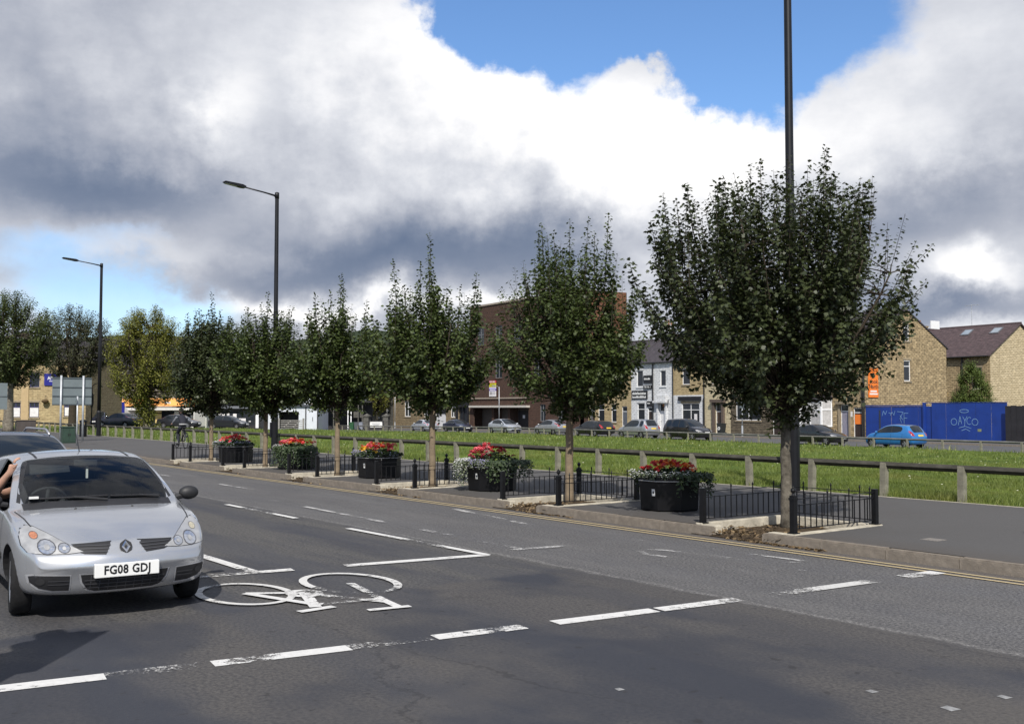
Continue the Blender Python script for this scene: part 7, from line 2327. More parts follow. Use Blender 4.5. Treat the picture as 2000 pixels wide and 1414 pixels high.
for z_, w_ in ((1.58, 0.45), (1.44, 0.65), (1.30, 0.65)):
    b = MB(); b.box(-w_, w_, -0.094, -0.0905, z_ - 0.035, z_ + 0.035); b.build('print_line', mat('olive_print', (0.30, 0.30, 0.02), 0.5), fs_b)
for x_ in (-0.48, -0.16):
    b = MB(); b.box(x_ - 0.07, x_ + 0.07, -0.094, -0.0905, 0.25, 0.6); b.build('print_mark', M_PRINT, fs_b)
for z_ in (0.52, 0.40, 0.28):
    b = MB(); b.box(0.05, 0.65, -0.094, -0.0905, z_ - 0.02, z_ + 0.02); b.build('print_line', mat('grey_print', (0.3, 0.3, 0.32), 0.6), fs_b)
b = MB(); b.box(-0.6, 0.7, -0.094, -0.0905, 0.80, 0.90); b.build('print_line', M_PLATE_W, fs_b)

# --- stone hall with classical windows and a black shopfront
hall = house_at('stone_hall', 'yellow-brown ashlar hall with white sash windows and panelled white door', 97.5, cat='building')
W_ = 22.5
wn = [(3.4, 5.4, 1.7, 4.0), (9.5, 11.2, 1.7, 3.9), (17.3, 18.6, 1.7, 3.9), (3.4, 5.2, 5.6, 7.6), (9.5, 11.2, 5.6, 7.6), (14.0, 15.8, 5.6, 7.6), (18.8, 20.4, 5.6, 7.6)]
dr = (13.0, 16.0, 0.0, 3.6)
shop = (19.4, 22.0, 0.0, 3.1)
wall2d(rect(0, W_, -0.4, 8.8), [rect(*w) for w in wn] + [rect(*dr), rect(*shop)], MI, 0.25).build('wall', M_ASHLAR, hall)
for w in wn: window(hall, MI, *w, mull=1, trans=lerp(w[2], w[3], 0.62), depth=0.14, fw=0.12)
door(hall, MI, dr[0], dr[1], dr[2], dr[3], WHITEDOOR)
b = MB(); b.box(shop[0], shop[1], 0.2, 0.26, 0, 3.1); b.build('shop_window', M_PANE, hall)
b = MB(); b.box(shop[0] - 0.5, shop[1] + 0.4, -0.3, 0.0, 3.15, 3.9); b.box(shop[0] - 0.4, shop[0], -0.2, 0.0, 0, 3.15); b.box(shop[1], shop[1] + 0.3, -0.2, 0.0, 0, 3.15); b.box(20.5, 20.7, 0.05, 0.2, 0, 3.1); b.build('shopfront', M_SIGNBLK, hall)
for x_ in (0.0, 7.0, 12.0, 16.6):
    b = MB(); b.box(x_, x_ + 0.8, -0.12, 0.0, -0.3, 8.0); b.build('pilaster', M_ASHLAR, hall)
b = MB(); b.box(-0.2, W_ + 0.2, -0.35, 0.0, 8.0, 8.4); b.build('cornice', M_STONE_TRIM, hall)
wall2d([(0, -0.4), (12, -0.4), (12, 8.8), (6, 11.2), (0, 8.8)], [], Matrix.Translation((W_, 0, 0)) @ Matrix.Rotation(R(90), 4, 'Z')).build('gable_wall', M_ASHLAR, hall)
wall2d([(0, -0.4), (12, -0.4), (12, 8.8), (6, 11.2), (0, 8.8)], [], Matrix.Translation((0, 12, 0)) @ Matrix.Rotation(R(-90), 4, 'Z')).build('gable_wall', M_ASHLAR, hall)
roof_gable(hall, W_, 12.0, 8.8, 11.2, M_SLATE)

gh = house_at('stone_house', 'small grey stone house with hipped slate roof and tall white windows', 106.0, 12.6, cat='house')
W_ = 8.0
wn = [(1.6, 2.6, 1.4, 4.3), (5.0, 6.0, 1.4, 4.3)]
wall2d(rect(0, W_, -0.4, 5.0), [rect(*w) for w in wn], MI).build('wall', M_GREYST, gh)
for w in wn: window(gh, MI, *w, mull=0, trans=2.6, fw=0.14)
for Mx, ww in ((Matrix.Translation((W_, 0, 0)) @ Matrix.Rotation(R(90), 4, 'Z'), 8.0), (Matrix.Translation((0, 8, 0)) @ Matrix.Rotation(R(-90), 4, 'Z'), 8.0)):
    wall2d(rect(0, ww, -0.4, 5.0), [], Mx).build('wall', M_GREYST, gh)
b = MB(); b.add([(-0.3, -0.3, 5.0), (8.3, -0.3, 5.0), (8.3, 8.3, 5.0), (-0.3, 8.3, 5.0), (3.2, 4, 8.2), (4.8, 4, 8.2)], [(0, 1, 5, 4), (1, 2, 5), (2, 3, 4, 5), (3, 0, 4), (3, 2, 1, 0)]); b.build('roof', M_SLATE, gh)
b = MB(); b.tube([(8.25, -0.25, 5.05), (4.8, 4.0, 8.25)], 0.12, 6); b.build('hip_flashing', mat('lead', (0.25, 0.26, 0.28), 0.6), gh)

# --- rear parallel terrace: gable, slate roof with skylights
rear = house_at('rear_house', 'cream stone house with slate roof, skylights and aerial behind the blue hoarding', 33.0, 34.7, cat='house')
rz0 = rear.location.z; W_ = 33.0 - 14.9; D = 10.2; EV = 7.0 - rz0; RG = 10.1 - rz0
wn = [(16.1, 17.2, 4.3, 6.4), (9.0, 10.1, 4.3, 6.2)]
wall2d(rect(0, W_, -0.3, EV), [rect(*w) for w in wn], MI).build('wall', M_ST_BROWN, rear)
window(rear, MI, *wn[0], mull=0, trans=5.5); window(rear, MI, *wn[1])
gw = [(8.6, 9.5, 6.4, 7.9), (6.9, 7.6, 3.0, 4.9)]
wall2d([(0, -0.3), (D, -0.3), (D, EV), (D / 2, RG - 0.02), (0, EV)], [rect(*w) for w in gw], Matrix.Translation((W_, 0, 0)) @ Matrix.Rotation(R(90), 4, 'Z')).build('gable_wall', M_ST_CREAM, rear)
for w in gw: window(rear, Matrix.Translation((W_, 0, 0)) @ Matrix.Rotation(R(90), 4, 'Z'), *w)
wall2d([(0, -0.3), (D, -0.3), (D, EV), (D / 2, RG - 0.02), (0, EV)], [], Matrix.Translation((0, D, 0)) @ Matrix.Rotation(R(-90), 4, 'Z')).build('gable_wall', M_ST_BROWN, rear)
roof_gable(rear, W_, D, EV, RG, masonry('slate_brown', (0.115, 0.082, 0.085), (0.085, 0.062, 0.066), (0.04, 0.03, 0.032), 0.35, 0.13, 0.012, (0.06, 0.05, 0.05), 0.35, 0.3, 0.25), over=0.4, xo=(0, 0.2))
sl_ = (RG - EV) / (D / 2)
for x_, y_ in ((13.2, 3.9), (16.4, 3.9)):
    Ms = Matrix.Translation((x_, y_, EV + y_ * sl_ + 0.13)) @ Matrix.Rotation(math.atan(sl_), 4, 'X')
    b = MB(); b.box(-0.5, 0.5, -0.6, 0.6, 0, 0.07, Ms); s_ = b.build('skylight', mat('skylight_frame', (0.12, 0.12, 0.13), 0.5), rear)
    b = MB(); b.box(-0.38, 0.38, -0.48, 0.48, 0.072, 0.08, Ms); b.build('pane', glass_mat('skylight_glass', (0.2, 0.23, 0.26)), s_)
chimney(rear, 7.6, D / 2 - 0.6, RG - 1.6, RG + 0.35, M_ST_BROWN, 1)
b = MB(); b.tube([(13.0, D / 2, RG), (13.0, D / 2, RG + 2.4)], 0.03, 6); b.tube([(12.3, D / 2, RG + 2.3), (13.8, D / 2, RG + 2.3)], 0.02, 5)
for q in range(7): b.tube([(12.4 + q * 0.22, D / 2 - 0.3, RG + 2.3), (12.4 + q * 0.22, D / 2 + 0.3, RG + 2.3)], 0.012, 4)
b.build('aerial', M_GALV, rear)
b = MB(); b.tube([(15.2, -0.1, 0), (15.2, -0.1, EV - 0.2)], 0.08, 8); b.build('drainpipe', M_PIPE, rear)
b = MB(); b.box(13.0, 13.4, -0.18, 0.0, 3.6, 4.1); b.build('alarm_box', mat('alarm_yellow', (0.75, 0.55, 0.06), 0.5), rear)
b = MB(); b.lathe([(0.05, -0.2), (0.18, 0.0), (0.05, 0.12)], 8, Matrix.Translation((14.0, -0.2, 1.5))); b.build('wall_lamp', M_PIPE, rear)

# --- blue hoarding: single painted boards, with sprayed tags
hd_ = thing('site_hoarding', 'bright blue painted board hoarding with pale sprayed tags', 'hoarding', far(11.75, 12.15, zg(*far(9, 2)[:2]) + 0.1), FAR_A)
x = 0.0; i = 0
BW = 1.22
while x < 12.1:
    hgt = 2.62 if x < 5.4 else 2.86
    b = MB(); off = 0.0 if x < 5.4 else -0.10
    jo = random.Random(i).uniform(-0.012, 0.012); b.box(x + 0.012, x + BW - 0.012, off + jo, off + jo + 0.03, -0.1, hgt - abs(jo) * 2); b.build('board', M_BLUEH, hd_)
    x += BW; i += 1
b = MB(); b.box(-0.03, 5.45, -0.05, 0.08, 2.62, 2.70); b.build('capping', M_BLUEH, hd_)
b = MB(); b.box(5.45, 12.2, -0.13, -0.02, 2.862, 2.90); b.build('capping', M_BLUEH, hd_)
b = MB(); b.box(5.38, 5.52, -0.16, 0.1, -0.1, 2.9); b.build('post', M_BLUEH, hd_)
b = MB(); b.box(1.30, 1.44, -0.02, 0.0, 0.0, 2.3); b.build('damaged_strip', mat('torn_board', (0.03, 0.035, 0.05), 0.8), hd_)
M_SPRAY = mat('spray_paint', (0.20, 0.36, 0.58), 0.7, var=0.15, scale=6)
def tag_strokes(x0, z0, y0, strokes, w=0.017):
    for st_ in strokes:
        b = MB(); P = [Vector((x0 + a, z0 + c)) for a, c in st_]
        for p, q in zip(P, P[1:]):
            d = (q - p).normalized(); n_ = Vector((-d.y, d.x)) * w
            b.quad((p.x + n_.x, y0, p.y + n_.y), (p.x - n_.x, y0, p.y - n_.y), (q.x - n_.x, y0, q.y - n_.y), (q.x + n_.x, y0, q.y + n_.y))
        b.build('graffiti', M_SPRAY, hd_)
circ = lambda cx_, cz_, rx, rz_, a0=0, a1=6.283, n=14: [(cx_ + rx * math.cos(lerp(a0, a1, q / n)), cz_ + rz_ * math.sin(lerp(a0, a1, q / n))) for q in range(n + 1)]
tag_strokes(8.1, 1.25, -0.118, [circ(0.75, 1.0, 0.36, 0.12), circ(-0.1, 0.2, 0.24, 0.24), [(0.25, -0.05), (0.40, 0.62), (0.52, 0.05)], [(0.30, 0.25), (0.52, 0.25)], [(0.62, 0.60), (0.80, 0.30), (0.98, 0.62)], [(0.80, 0.30), (0.76, -0.10)], circ(1.15, 0.28, 0.20, 0.26, 0.9, 5.4), circ(1.6, 0.2, 0.24, 0.24), [(0.3, -0.25), (0.8, -0.12), (1.3, -0.28)], [(0.5, -0.45), (0.85, -0.32), (1.2, -0.48)]])
tag_strokes(3.0, 1.35, -0.018, [[(0, 0.85), (0.55, 0.80), (0.25, 0.3), (0.40, -0.05)], [(0.62, -0.1), (0.62, 0.72), (1.0, 0.72)], [(0.62, 0.34), (0.9, 0.34)], [(0.25, 0.55), (0.5, 0.2)]])
tag_strokes(1.6, 1.85, -0.018, [[(0, 0.0), (0.12, 0.4), (0.3, 0.1), (0.45, 0.42)], [(0.6, 0.25), (0.9, 0.2)], [(0.75, 0.05), (0.95, 0.3), (1.1, 0.05), (1.2, 0.4)]])
b = MB(); b.box(9.9, 10.2, -0.118, -0.1165, 0.75, 0.95); b.build('scuff', mat('scuff_olive', (0.2, 0.22, 0.12), 0.8), hd_)
gt = thing('yard_gate', 'black boarded yard gate at the end of the blue hoarding', 'gate', far(-0.5, 11.7, zg(*far(-1, 2)[:2]) + 0.1), FAR_A)
for q in range(10):
    b = MB(); b.box(q * 0.42 + 0.006, q * 0.42 + 0.414, 0, 0.04, 0.05, 2.62 + 0.03 * (q % 2)); b.build('board', M_DARKSHOP, gt)
b = MB(); b.box(-0.02, 4.2, 0.042, 0.10, 0.5, 0.62); b.box(-0.02, 4.2, 0.042, 0.10, 2.1, 2.22); b.build('rail', M_DARKSHOP, gt)
# low yard wall continuing right so the street does not end at the frame
wl = thing('yard_wall', 'low dark stone wall beyond the yard gate', 'wall', far(-5.0, 12.0, zg(*far(-5, 2)[:2]) + 0.1), FAR_A)
b = MB(); b.box(0, 22, 0, 0.35, -0.1, 1.9); b.build('masonry', M_ST_DARK, wl)
b = MB(); b.box(0, 22, -0.06, 0.41, 1.9, 2.02); b.build('coping', M_STONE_TRIM, wl)

# --- wheelie bin with a motif, street posts in front of the terrace
def wheelie(label, pos, rz, m, lid=None):
    r_ = thing('wheelie_bin', label, 'bin', pos, rz, 'wheelie bins across the green')
    b = MB(); b.add([(-0.24, -0.27, 0.08), (0.24, -0.27, 0.08), (0.24, 0.25, 0.08), (-0.24, 0.25, 0.08), (-0.29, -0.34, 0.95), (0.29, -0.34, 0.95), (0.29, 0.34, 0.95), (-0.29, 0.34, 0.95)], [(0, 3, 2, 1), (4, 5, 6, 7), (0, 1, 5, 4), (1, 2, 6, 5), (2, 3, 7, 6), (3, 0, 4, 7)]); b.build('bin_body', m, r_, bevel=0.02)
    b = MB(); b.box(-0.31, 0.31, -0.36, 0.38, 0.955, 1.03); b.build('lid', lid or m, r_, bevel=0.02)
    for s_ in (1, -1):
        b = MB(); b.lathe([(0.10, -0.025), (0.10, 0.025)], 12, Matrix.Translation((s_ * 0.27, 0.28, 0.10)) @ Matrix.Rotation(R(90), 4, 'Y')); b.build('wheel', M_TYRE, r_)
    b = MB(); b.tube([(-0.25, 0.42, 0.98), (0.25, 0.42, 0.98)], 0.02, 6); b.build('handle', m, r_)
    return r_


def fz(k_, m_): p = far(k_, m_); q = far(k_, 2.0); return Vector((p.x, p.y, zg(q.x, q.y) + 0.125))
wb_ = wheelie('dark wheelie bin with a white mark beside the cream-painted house', fz(27.3, 11.3), FAR_A, mat('bin_black', (0.025, 0.028, 0.028), 0.5))
b = MB(); b.lathe([(0.08, 0), (0.16, 0.0), (0.16, 0.01), (0.08, 0.01)], 12, Matrix.Translation((0.0, -0.33, 0.55)) @ Matrix.Rotation(R(84), 4, 'X'), close=False); b.build('white_mark', M_WHITE, wb_)
wheelie('green wheelie bin beside the white-boarded gate pillars', place(689, 134) + Vector((0, 0, 0.06)), R(-20), mat('bin_green', (0.03, 0.10, 0.045), 0.5))
wheelie('grey wheelie bin beside the green one by the gate pillars', place(698, 134) + Vector((0, 0, 0.06)), R(-20), mat('bin_grey', (0.10, 0.11, 0.12), 0.5))
wheelie('pale grey wheelie bin closest to the gate pillars', place(707, 134) + Vector((0, 0, 0.06)), R(-20), mat('bin_pale', (0.26, 0.28, 0.33), 0.5))
for k_, h_, lab_ in ((22.0, 3.0, 'pale post on the far footway before the dark stone house'), (43.6, 6.5, 'tall pale lamp column before the yellow-brown stone houses'), (62.0, 5.2, 'slim pale column before the brick building shopfront'), (90.0, 5.4, 'slim pale column before the stone hall')):
    p = fz(k_, 8.6); r_ = thing('street_post', lab_, 'post', p, FAR_A, 'pale posts along the far street')
    b = MB(); b.tube([(0, 0, 0), (0, 0, 0.9)], 0.085, 8); b.build('base', M_GALV, r_); b = MB(); b.tube([(0, 0, 0.9), (0, 0, h_)], 0.05, 8); b.build('shaft', M_GALV, r_, smooth=True)
    if h_ > 5:
        b = MB(); b.tube([(0, 0, h_ - 0.05), (0, -0.5, h_ + 0.1)], 0.03, 6); b.box(-0.1, 0.1, -0.95, -0.5, h_ + 0.06, h_ + 0.16); b.build('lantern', M_GALV, r_)
    else:
        b = MB(); b.box(-0.25, 0.25, -0.05, -0.03, h_ - 0.55, h_ - 0.05); b.build('sign_plate', M_SIGNBACK, r_)

# ================================================================ LEFT-HAND SHOPS AND OFFICES
def front_building(name, label, px0, px1, dist, rz=0.0, cat='building'):
    p0 = place(px0, dist); w = (px1 - px0) / F_PX * dist / math.cos(rz)
    return thing(name, label, cat, (p0.x, p0.y, p0.z + 0.05), rz), w


def side_walls(root, W, D, H, m):
    for Mx in (Matrix.Translation((W, 0, 0)) @ Matrix.Rotation(R(90), 4, 'Z'), Matrix.Translation((0, D, 0)) @ Matrix.Rotation(R(-90), 4, 'Z')):
        wall2d(rect(0, D, -0.4, H), [], Mx).build('side_wall', m, root)


# yellow stone offices
of, W_ = front_building('office_building', 'yellow stone two-storey offices with blue window frames and blue sign', -60, 168, 97)
M_BLUEFR = mat('blue_frame', (0.05, 0.05, 0.13), 0.5)
off_x = lambda px: (px + 60) / F_PX * 97
def oz(y): return (HORIZON - y) / F_PX * 97 + CAM_H - of.location.z
wn = [(off_x(58), off_x(77), oz(756), oz(728)), (off_x(22), off_x(41), oz(815), oz(786)), (off_x(58), off_x(77), oz(815), oz(786)), (off_x(126), off_x(141), oz(813), oz(786)), (off_x(-20), off_x(0), oz(756), oz(728)), (off_x(-20), off_x(0), oz(815), oz(786))]
wall2d(rect(0, W_, -0.5, oz(706)), [rect(*w) for w in wn], MI).build('wall', M_ST_YEL, of)
side_walls(of, W_, 9, oz(706), M_ST_YEL)
for i, w in enumerate(wn):
    ww = window(of, MI, *w, mull=1 if i else 0, trans=lerp(w[2], w[3], 0.68) if i else None, frame=M_BLUEFR, fw=0.08)
    if i in (1, 2, 3, 5):
        b = MB(); b.box(w[0] + 0.06, w[1] - 0.06, 0.02, 0.05, w[2] + 0.05, lerp(w[2], w[3], 0.64)); b.build('window_poster', M_POSTER_W, ww)
b = MB(); b.box(off_x(43), off_x(57), -0.10, 0.0, -0.4, oz(706)); b.build('pilaster', mat('smooth_stone', (0.46, 0.34, 0.19), 0.9, var=0.08), of)
b = MB(); b.box(-0.3, W_ + 0.3, -0.4, 0.0, oz(706), oz(702)); b.build('eaves', M_STONE_TRIM, of)
b = MB(); b.add([(-0.4, -0.5, oz(702)), (W_ + 0.4, -0.5, oz(702)), (W_ + 0.4, 9.4, oz(702)), (-0.4, 9.4, oz(702)), (2, 4.5, oz(660)), (W_ - 2, 4.5, oz(660))], [(0, 1, 5, 4), (1, 2, 5), (2, 3, 4, 5), (3, 0, 4), (3, 2, 1, 0)]); b.build('roof', M_SLATE, of)
ns = thing('wall_sign', 'dark blue square sign with white lettering on the yellow stone offices', 'sign', of.location + Vector((off_x(100), -0.12, oz(753))), 0)
b = MB(); b.box(-0.62, 0.68, 0, 0.1, 0, 1.13); b.build('board', M_NAVY, ns)
text_part('APS', 0.42, M_PLATE_W, ns, (0.03, -0.005, 0.68), depth=0.001, bold=0.006)
b = MB(); b.box(-0.15, 0.4, -0.004, 0, 0.38, 0.43); b.build('white_line', M_PLATE_W, ns)
# hanging basket
hb = thing('hanging_basket', 'brown hanging basket on the yellow stone office wall', 'basket', of.location + Vector((off_x(92), -0.35, oz(789))), 0)
b = MB(); b.lathe([(0.05, 0), (0.3, 0.18), (0.34, 0.3), (0.2, 0.42)], 10); b.build('basket', mat('coir', (0.10, 0.065, 0.03), 0.9, var=0.4, scale=12), hb)
b = MB(); b.tube([(0, 0.33, 0.75), (0, 0, 0.8), (0, 0, 0.4)], 0.02, 5); b.build('bracket', M_PIPE, hb)

# large rendered hall with slate roof behind
bh, W_ = front_building('rendered_hall', 'large beige rendered hall with grey slate roof behind the shops', 150, 345, 138)
def z138(y): return (HORIZON - y) / F_PX * 138 + CAM_H - bh.location.z
wall2d(rect(0, W_, -0.4, z138(738)), [], MI).build('wall', M_RENDER, bh)
side_walls(bh, W_, 12, z138(738), M_RENDER)
b = MB(); b.add([(-0.5, -0.5, z138(738)), (W_ + 0.5, -0.5, z138(738)), (W_ + 0.5, 12.5, z138(738)), (-0.5, 12.5, z138(738)), (0.3, 6, z138(655)), (W_ - 0.3, 6, z138(655))], [(0, 1, 5, 4), (1, 2, 5), (2, 3, 4, 5), (3, 0, 4), (3, 2, 1, 0)]); b.build('roof', M_SLATE, bh)
b = MB(); b.box(-0.5, W_ + 0.5, -0.62, -0.5, z138(738) - 0.05, z138(738) + 0.12); b.build('gutter', M_PIPE, bh)
b = MB(); b.box(0.5, 9.0, -0.06, -0.002, z138(803), z138(799)); b.build('rail_band', mat('grey_band', (0.16, 0.16, 0.17), 0.7), bh)

# orange-fascia shop
sh, W_ = front_building('corner_shop', 'single-storey shop with orange fascia, white wing panels and yellow posters', 247, 404, 120)
sx = lambda px: (px - 247) / F_PX * 120
def sz(y): return (HORIZON - y) / F_PX * 120 + CAM_H - sh.location.z
wall2d(rect(0, W_, -0.4, sz(796)), [rect(sx(265), sx(398), 0.0, sz(802))], MI, 0.3).build('wall', mat('shop_white', (0.66, 0.64, 0.60), 0.7, var=0.1), sh)
side_walls(sh, W_, 9, sz(790), MATS['shop_white'])
b = MB(); b.box(sx(265), sx(398), 0.3, 0.36, 0.0, sz(802)); b.build('shop_window', M_PANE, sh)
b = MB(); b.box(-0.2, W_ + 0.2, -0.9, 0.0, sz(801), sz(796.5)); b.build('canopy', MATS['shop_white'], sh)
b = MB(); b.add([(-0.3, -0.95, sz(793)), (W_ + 0.3, -0.95, sz(793)), (W_ + 0.3, -0.3, sz(778)), (-0.3, -0.3, sz(778)), (-0.3, 0, sz(793)), (W_ + 0.3, 0, sz(793))], [(0, 1, 2, 3), (0, 4, 5, 1), (3, 2, 5, 4), (0, 3, 4), (1, 5, 2)]); b.build('fascia', mat('fascia_orange', (0.75, 0.24, 0.05), 0.6, scale=0.8, col2=(0.80, 0.42, 0.10)), sh)
b = MB(); b.box(-0.2, W_ + 0.2, 0.1, 9, sz(790), sz(788)); b.build('flat_roof', M_DARKSHOP, sh)
for nm, x0, x1 in (('wing_panel', 247, 264), ('wing_panel', 390, 403)):
    b = MB(); b.add([(sx(x0), -1.8, 0), (sx(x1), 0.0, 0), (sx(x1), 0.0, sz(800)), (sx(x0), -1.8, sz(795)), (sx(x0) - 0.15, -1.7, 0), (sx(x1) - 0.15, 0.1, 0), (sx(x1) - 0.15, 0.1, sz(800)), (sx(x0) - 0.15, -1.7, sz(795))], [(0, 1, 2, 3), (7, 6, 5, 4), (0, 4, 5, 1), (3, 2, 6, 7), (0, 3, 7, 4), (1, 5, 6, 2)]); b.build(nm, MATS['shop_white'], sh)
for x0, x1, y0, y1, m_ in ((268, 277, 836, 815, M_POSTER_Y), (303, 315, 806, 802.5, M_POSTER_Y), (303, 315, 826, 808, M_POSTER_Y), (344, 359, 834, 821, M_POSTER_Y), (361, 380, 834, 821, M_POSTER_Y), (340, 349, 810, 803, M_POSTER_W), (372, 378, 817, 811, M_POSTER_W), (379, 384, 817, 811, M_POSTER_W), (365, 374, 808, 806, M_POSTER_W), (338, 343, 817, 812, M_POSTER_W), (348, 354, 817, 812, M_POSTER_W), (267, 272, 812, 807, M_POSTER_W)):
    b = MB(); b.box(sx(x0), sx(x1), 0.22, 0.26, max(0.05, sz(y0)), sz(y1)); b.build('poster', m_, sh)
for x0, x1 in ((259, 265), (333, 341)):
    pass
b = MB(); Mf = Matrix.Translation((0, 0, 0)); b.box(sx(326), sx(338), -0.75, -0.70, sz(791), sz(785)); b.build('fascia_print', M_POSTER_W, sh)
# navy banner on the shop's flank
bn_ = thing('banner', 'narrow navy blue banner beside the white wing of the orange shop', 'banner', place(240, 117) + Vector((0, 0, 0.05)), R(-10))
b = MB(); b.box(-0.25, 0.25, 0, 0.05, 0.3, 2.75); b.build('cloth', M_NAVY, bn_); b = MB(); b.tube([(-0.3, 0.02, 0), (-0.3, 0.02, 2.8)], 0.03, 6); b.build('pole', M_GALV, bn_)

# dark poster shop
ds, W_ = front_building('dark_shop', 'dark-fronted single-storey shop with white window notices', 405, 503, 124)
sx2 = lambda px: (px - 405) / F_PX * 124
def sz2(y): return (HORIZON - y) / F_PX * 124 + CAM_H - ds.location.z
wall2d(rect(0, W_, -0.4, sz2(798)), [rect(sx2(415), sx2(498), 0.3, sz2(803))], MI, 0.25).build('wall', M_DARKSHOP, ds)
side_walls(ds, W_, 8, sz2(798), M_DARKSHOP)
b = MB(); b.box(sx2(415), sx2(498), 0.25, 0.3, 0.3, sz2(803)); b.build('shop_window', M_PANE, ds)
b = MB(); b.box(-0.2, W_ + 0.2, -0.3, 8, sz2(798), sz2(793)); b.build('roof_edge', mat('roof_edge_grey', (0.14, 0.15, 0.17), 0.7), ds)
for x0, x1, y0, y1 in ((466, 480, 826, 817), (486, 490, 824, 822), (455, 462, 818, 808), (443, 448, 818, 806), (422, 426, 818, 812), (427, 432, 810, 807), (434, 439, 813, 808)):
    b = MB(); b.box(sx2(x0), sx2(x1), 0.17, 0.21, sz2(y0), sz2(y1)); b.build('notice', M_POSTER_W, ds)
b = MB(); b.box(W_ - 0.15, W_ + 0.2, -0.12, 0.0, 0, sz2(806)); b.build('downpipe_panel', M_UPVC, ds)

# white garages with dark opening
gg, W_ = front_building('white_garages', 'pale blue-white garage block with a dark open bay', 506, 622, 128)
sx3 = lambda px: (px - 506) / F_PX * 128
def sz3(y): return (HORIZON - y) / F_PX * 128 + CAM_H - gg.location.z
wall2d(rect(0, W_, -0.4, sz3(794)), [rect(sx3(545), sx3(584), 0.0, sz3(804))], MI, 0.5).build('wall', M_PALE, gg)
side_walls(gg, W_, 7, sz3(794), M_PALE)
b = MB(); b.box(sx3(545), sx3(584), 2.5, 2.6, 0, sz3(804)); b.build('garage_interior', M_DARKSHOP, gg)
for x_ in (sx3(545) - 0.02, sx3(584)):
    b = MB(); b.box(x_, x_ + 0.02, 0.5, 2.5, 0, sz3(804)); b.build('garage_cheek', M_DARKSHOP, gg)
b = MB(); b.box(sx3(545) - 0.03, sx3(584) + 0.03, 0.5, 2.6, sz3(804) + 0.01, sz3(804) + 0.05); b.build('garage_ceiling', M_DARKSHOP, gg)
b = MB(); b.box(-0.2, W_ + 0.2, -0.3, 7.2, sz3(794), sz3(790)); b.build('roof', mat('roof_blue_grey', (0.05, 0.055, 0.07), 0.7), gg)
b = MB(); b.tube([(sx3(598), -0.08, 0), (sx3(598), -0.08, sz3(795))], 0.07, 6); b.tube([(sx3(621), -0.08, 0), (sx3(621), -0.08, sz3(795))], 0.07, 6); b.build('downpipe', M_PIPE, gg)
b = MB(); b.box(sx3(600), sx3(619), -0.03, 0.0, 0.05, sz3(806)); d_ = b.build('garage_door', M_PALE, gg)
b = MB(); b.box(sx3(611), sx3(612), -0.08, -0.03, 1.0, 1.5); b.build('handle', M_PIPE, d_)
wh2, W2_ = front_building('white_house', 'white two-storey rendered house half hidden behind the fourth street tree', 592, 700, 143)
H2_ = (HORIZON - 742) / F_PX * 143 + CAM_H - wh2.location.z
wnx = [(1.0, 2.2, 3.6, 5.0), (4.2, 5.6, 3.6, 5.0)]
wall2d(rect(0, W2_, -0.4, H2_), [rect(*w) for w in wnx], MI).build('wall', M_PALE, wh2)
for w in wnx: window(wh2, MI, *w, mull=1)
side_walls(wh2, W2_, 8, H2_, M_PALE)
roof_gable(wh2, W2_, 8.0, H2_, H2_ + 2.4, M_SLATE)
# dark open yard shed
ys_, W_ = front_building('yard_shed', 'dark timber yard shed with open bay beside the garages', 624, 722, 137)
sx4 = lambda px: (px - 624) / F_PX * 137
H_ = (HORIZON - 786) / F_PX * 137 + CAM_H - ys_.location.z
b = MB(); b.box(0, W_, 3.0, 3.15, -0.3, H_); b.build('back_wall', M_DARKSHOP, ys_)
b = MB(); b.box(-0.2, W_ + 0.2, -0.3, 3.3, H_, H_ + 0.18); b.build('roof', M_DARKSHOP, ys_)
for px in (625, 652, 680, 686, 700, 708):
    b = MB(); b.box(sx4(px) - 0.07, sx4(px) + 0.07, 0, 0.14, -0.3, H_); b.build('post', M_UPVC if px in (680, 686) else M_GREYST, ys_)
b = MB(); b.tube([(sx4(638), 0.05, H_), (sx4(652), 0.05, H_ - 1.6)], 0.06, 5); b.build('brace', M_GREYST, ys_)
for px in (693, 703): 
    b = MB(); b.box(sx4(px) - 0.3, sx4(px) + 0.3, 1.0, 1.4, 1.6, 2.6); b.build('meter_box', M_GREYST, ys_)
# gate pillars and name board
for px, lab_ in ((717, 'stone gate pillar on the bin side of the white name board'), (755, 'stone gate pillar beside the small grey stone house')):
    gp = thing('gate_pillar', lab_, 'pillar', place(px, 133) + Vector((0, 0, 0.03)), R(-15), 'stone gate pillars')
    b = MB(); b.box(-0.36, 0.36, -0.36, 0.36, 0, 1.75); b.build('shaft', M_GREYST, gp); b = MB(); b.prism([(-0.46, -0.46), (0.46, -0.46), (0.46, 0.46), (-0.46, 0.46)], 1.75, 1.9, 'z'); b.add([(-0.4, -0.4, 1.9), (0.4, -0.4, 1.9), (0.4, 0.4, 1.9), (-0.4, 0.4, 1.9), (0, 0, 2.2)], [(0, 1, 4), (1, 2, 4), (2, 3, 4), (3, 0, 4)]); b.build('cap', M_GREYST, gp)
nb_ = thing('name_board', 'white name board on a dark backing between stone gate pillars', 'sign', place(735, 132.6) + Vector((0, 0, 0.03)), 0)
b = MB(); b.box(-1.0, 1.0, 0, 0.1, 0.0, 1.25); b.build('backing', M_DARKSHOP, nb_); b = MB(); b.prism([(-0.80, 0.48), (-0.72, 0.40), (0.72, 0.40), (0.80, 0.48), (0.80, 1.02), (0.72, 1.10), (-0.72, 1.10), (-0.80, 1.02)], -0.03, 0.0, 'y'); b.build('board', M_WHITE, nb_)
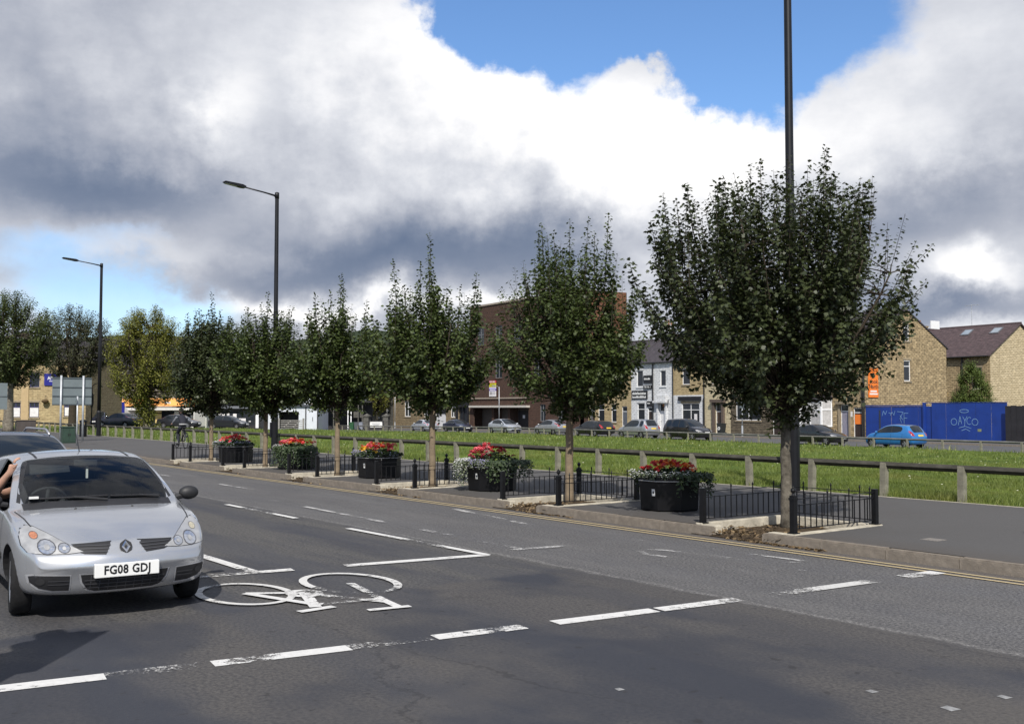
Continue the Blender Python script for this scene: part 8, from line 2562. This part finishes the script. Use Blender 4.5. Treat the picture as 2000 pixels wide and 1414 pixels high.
for z_, w_ in ((0.85, 0.5), (0.65, 0.35)):
    b = MB(); b.box(-w_, w_, -0.034, -0.031, z_ - 0.05, z_ + 0.05); b.build('print_line', mat('grey_print', (0.3, 0.3, 0.32), 0.6), nb_)
# field gate
fg = thing('field_gate', 'grey timber five-bar gate at the far edge of the grass', 'gate', place(549, 121) + Vector((0, 0, 0.05)), R(-6))
M_TIM = mat('grey_timber', (0.26, 0.25, 0.23), 0.85, var=0.25, scale=5)
for x_ in (-0.2, 2.75, -0.7):
    b = MB(); b.box(x_ - 0.09, x_ + 0.09, -0.09, 0.09, -0.2, 1.35); b.build('post', M_TIM, fg)
for q in range(5):
    b = MB(); b.box(0.0, 2.6, -0.025, 0.025, 0.2 + q * 0.21, 0.29 + q * 0.21); b.build('bar', M_TIM, fg)
for s_ in (0, 1):
    b = MB(); x_ = 0.3 if s_ == 0 else 1.4
    b.add([(x_, -0.03, 0.25), (x_ + 0.1, -0.03, 0.25), (x_ + 1.0, -0.03, 1.05), (x_ + 0.9, -0.03, 1.05), (x_, -0.055, 0.25), (x_ + 0.1, -0.055, 0.25), (x_ + 1.0, -0.055, 1.05), (x_ + 0.9, -0.055, 1.05)], [(0, 1, 2, 3), (7, 6, 5, 4), (0, 4, 5, 1), (1, 5, 6, 2), (2, 6, 7, 3), (3, 7, 4, 0)]); b.build('brace', M_TIM, fg)

# ================================================================ HILLS
vs_ = []; fs_ = []; NAZ, NR = 90, 26
for i in range(NAZ + 1):
    a = lerp(-0.95, 0.95, i / NAZ)
    for j in range(NR + 1):
        f = j / NR; rr_ = lerp(330, 2300, f)
        H_ = (138 - 105 * min(1, max(0, (a - 0.02) / 0.3))) + 14 * math.sin(a * 3.1 + 0.6) + 12 * math.sin(a * 9.0 + 1.0) + 5 * math.sin(a * 31)
        s_ = min(1, max(0, (f - 0.02) / 0.85)); s_ = s_ * s_ * (3 - 2 * s_)
        z_ = -2 + H_ * s_ + 7 * mnoise.noise(Vector((a * 14, f * 6, 0.3))) * s_ * 1.4
        vs_.append((rr_ * math.sin(a), rr_ * math.cos(a), z_))
for i in range(NAZ):
    for j in range(NR):
        q = i * (NR + 1) + j; fs_.append((q, q + 1, q + NR + 2, q + NR + 1))
g = MB(); g.add(vs_, fs_)
M_HILL = mat('hillside', (0.022, 0.034, 0.020), 0.95, scale=0.012, detail=9, col2=(0.055, 0.070, 0.036), spec=0.05)
struct(g.build('hills', M_HILL, smooth=True))
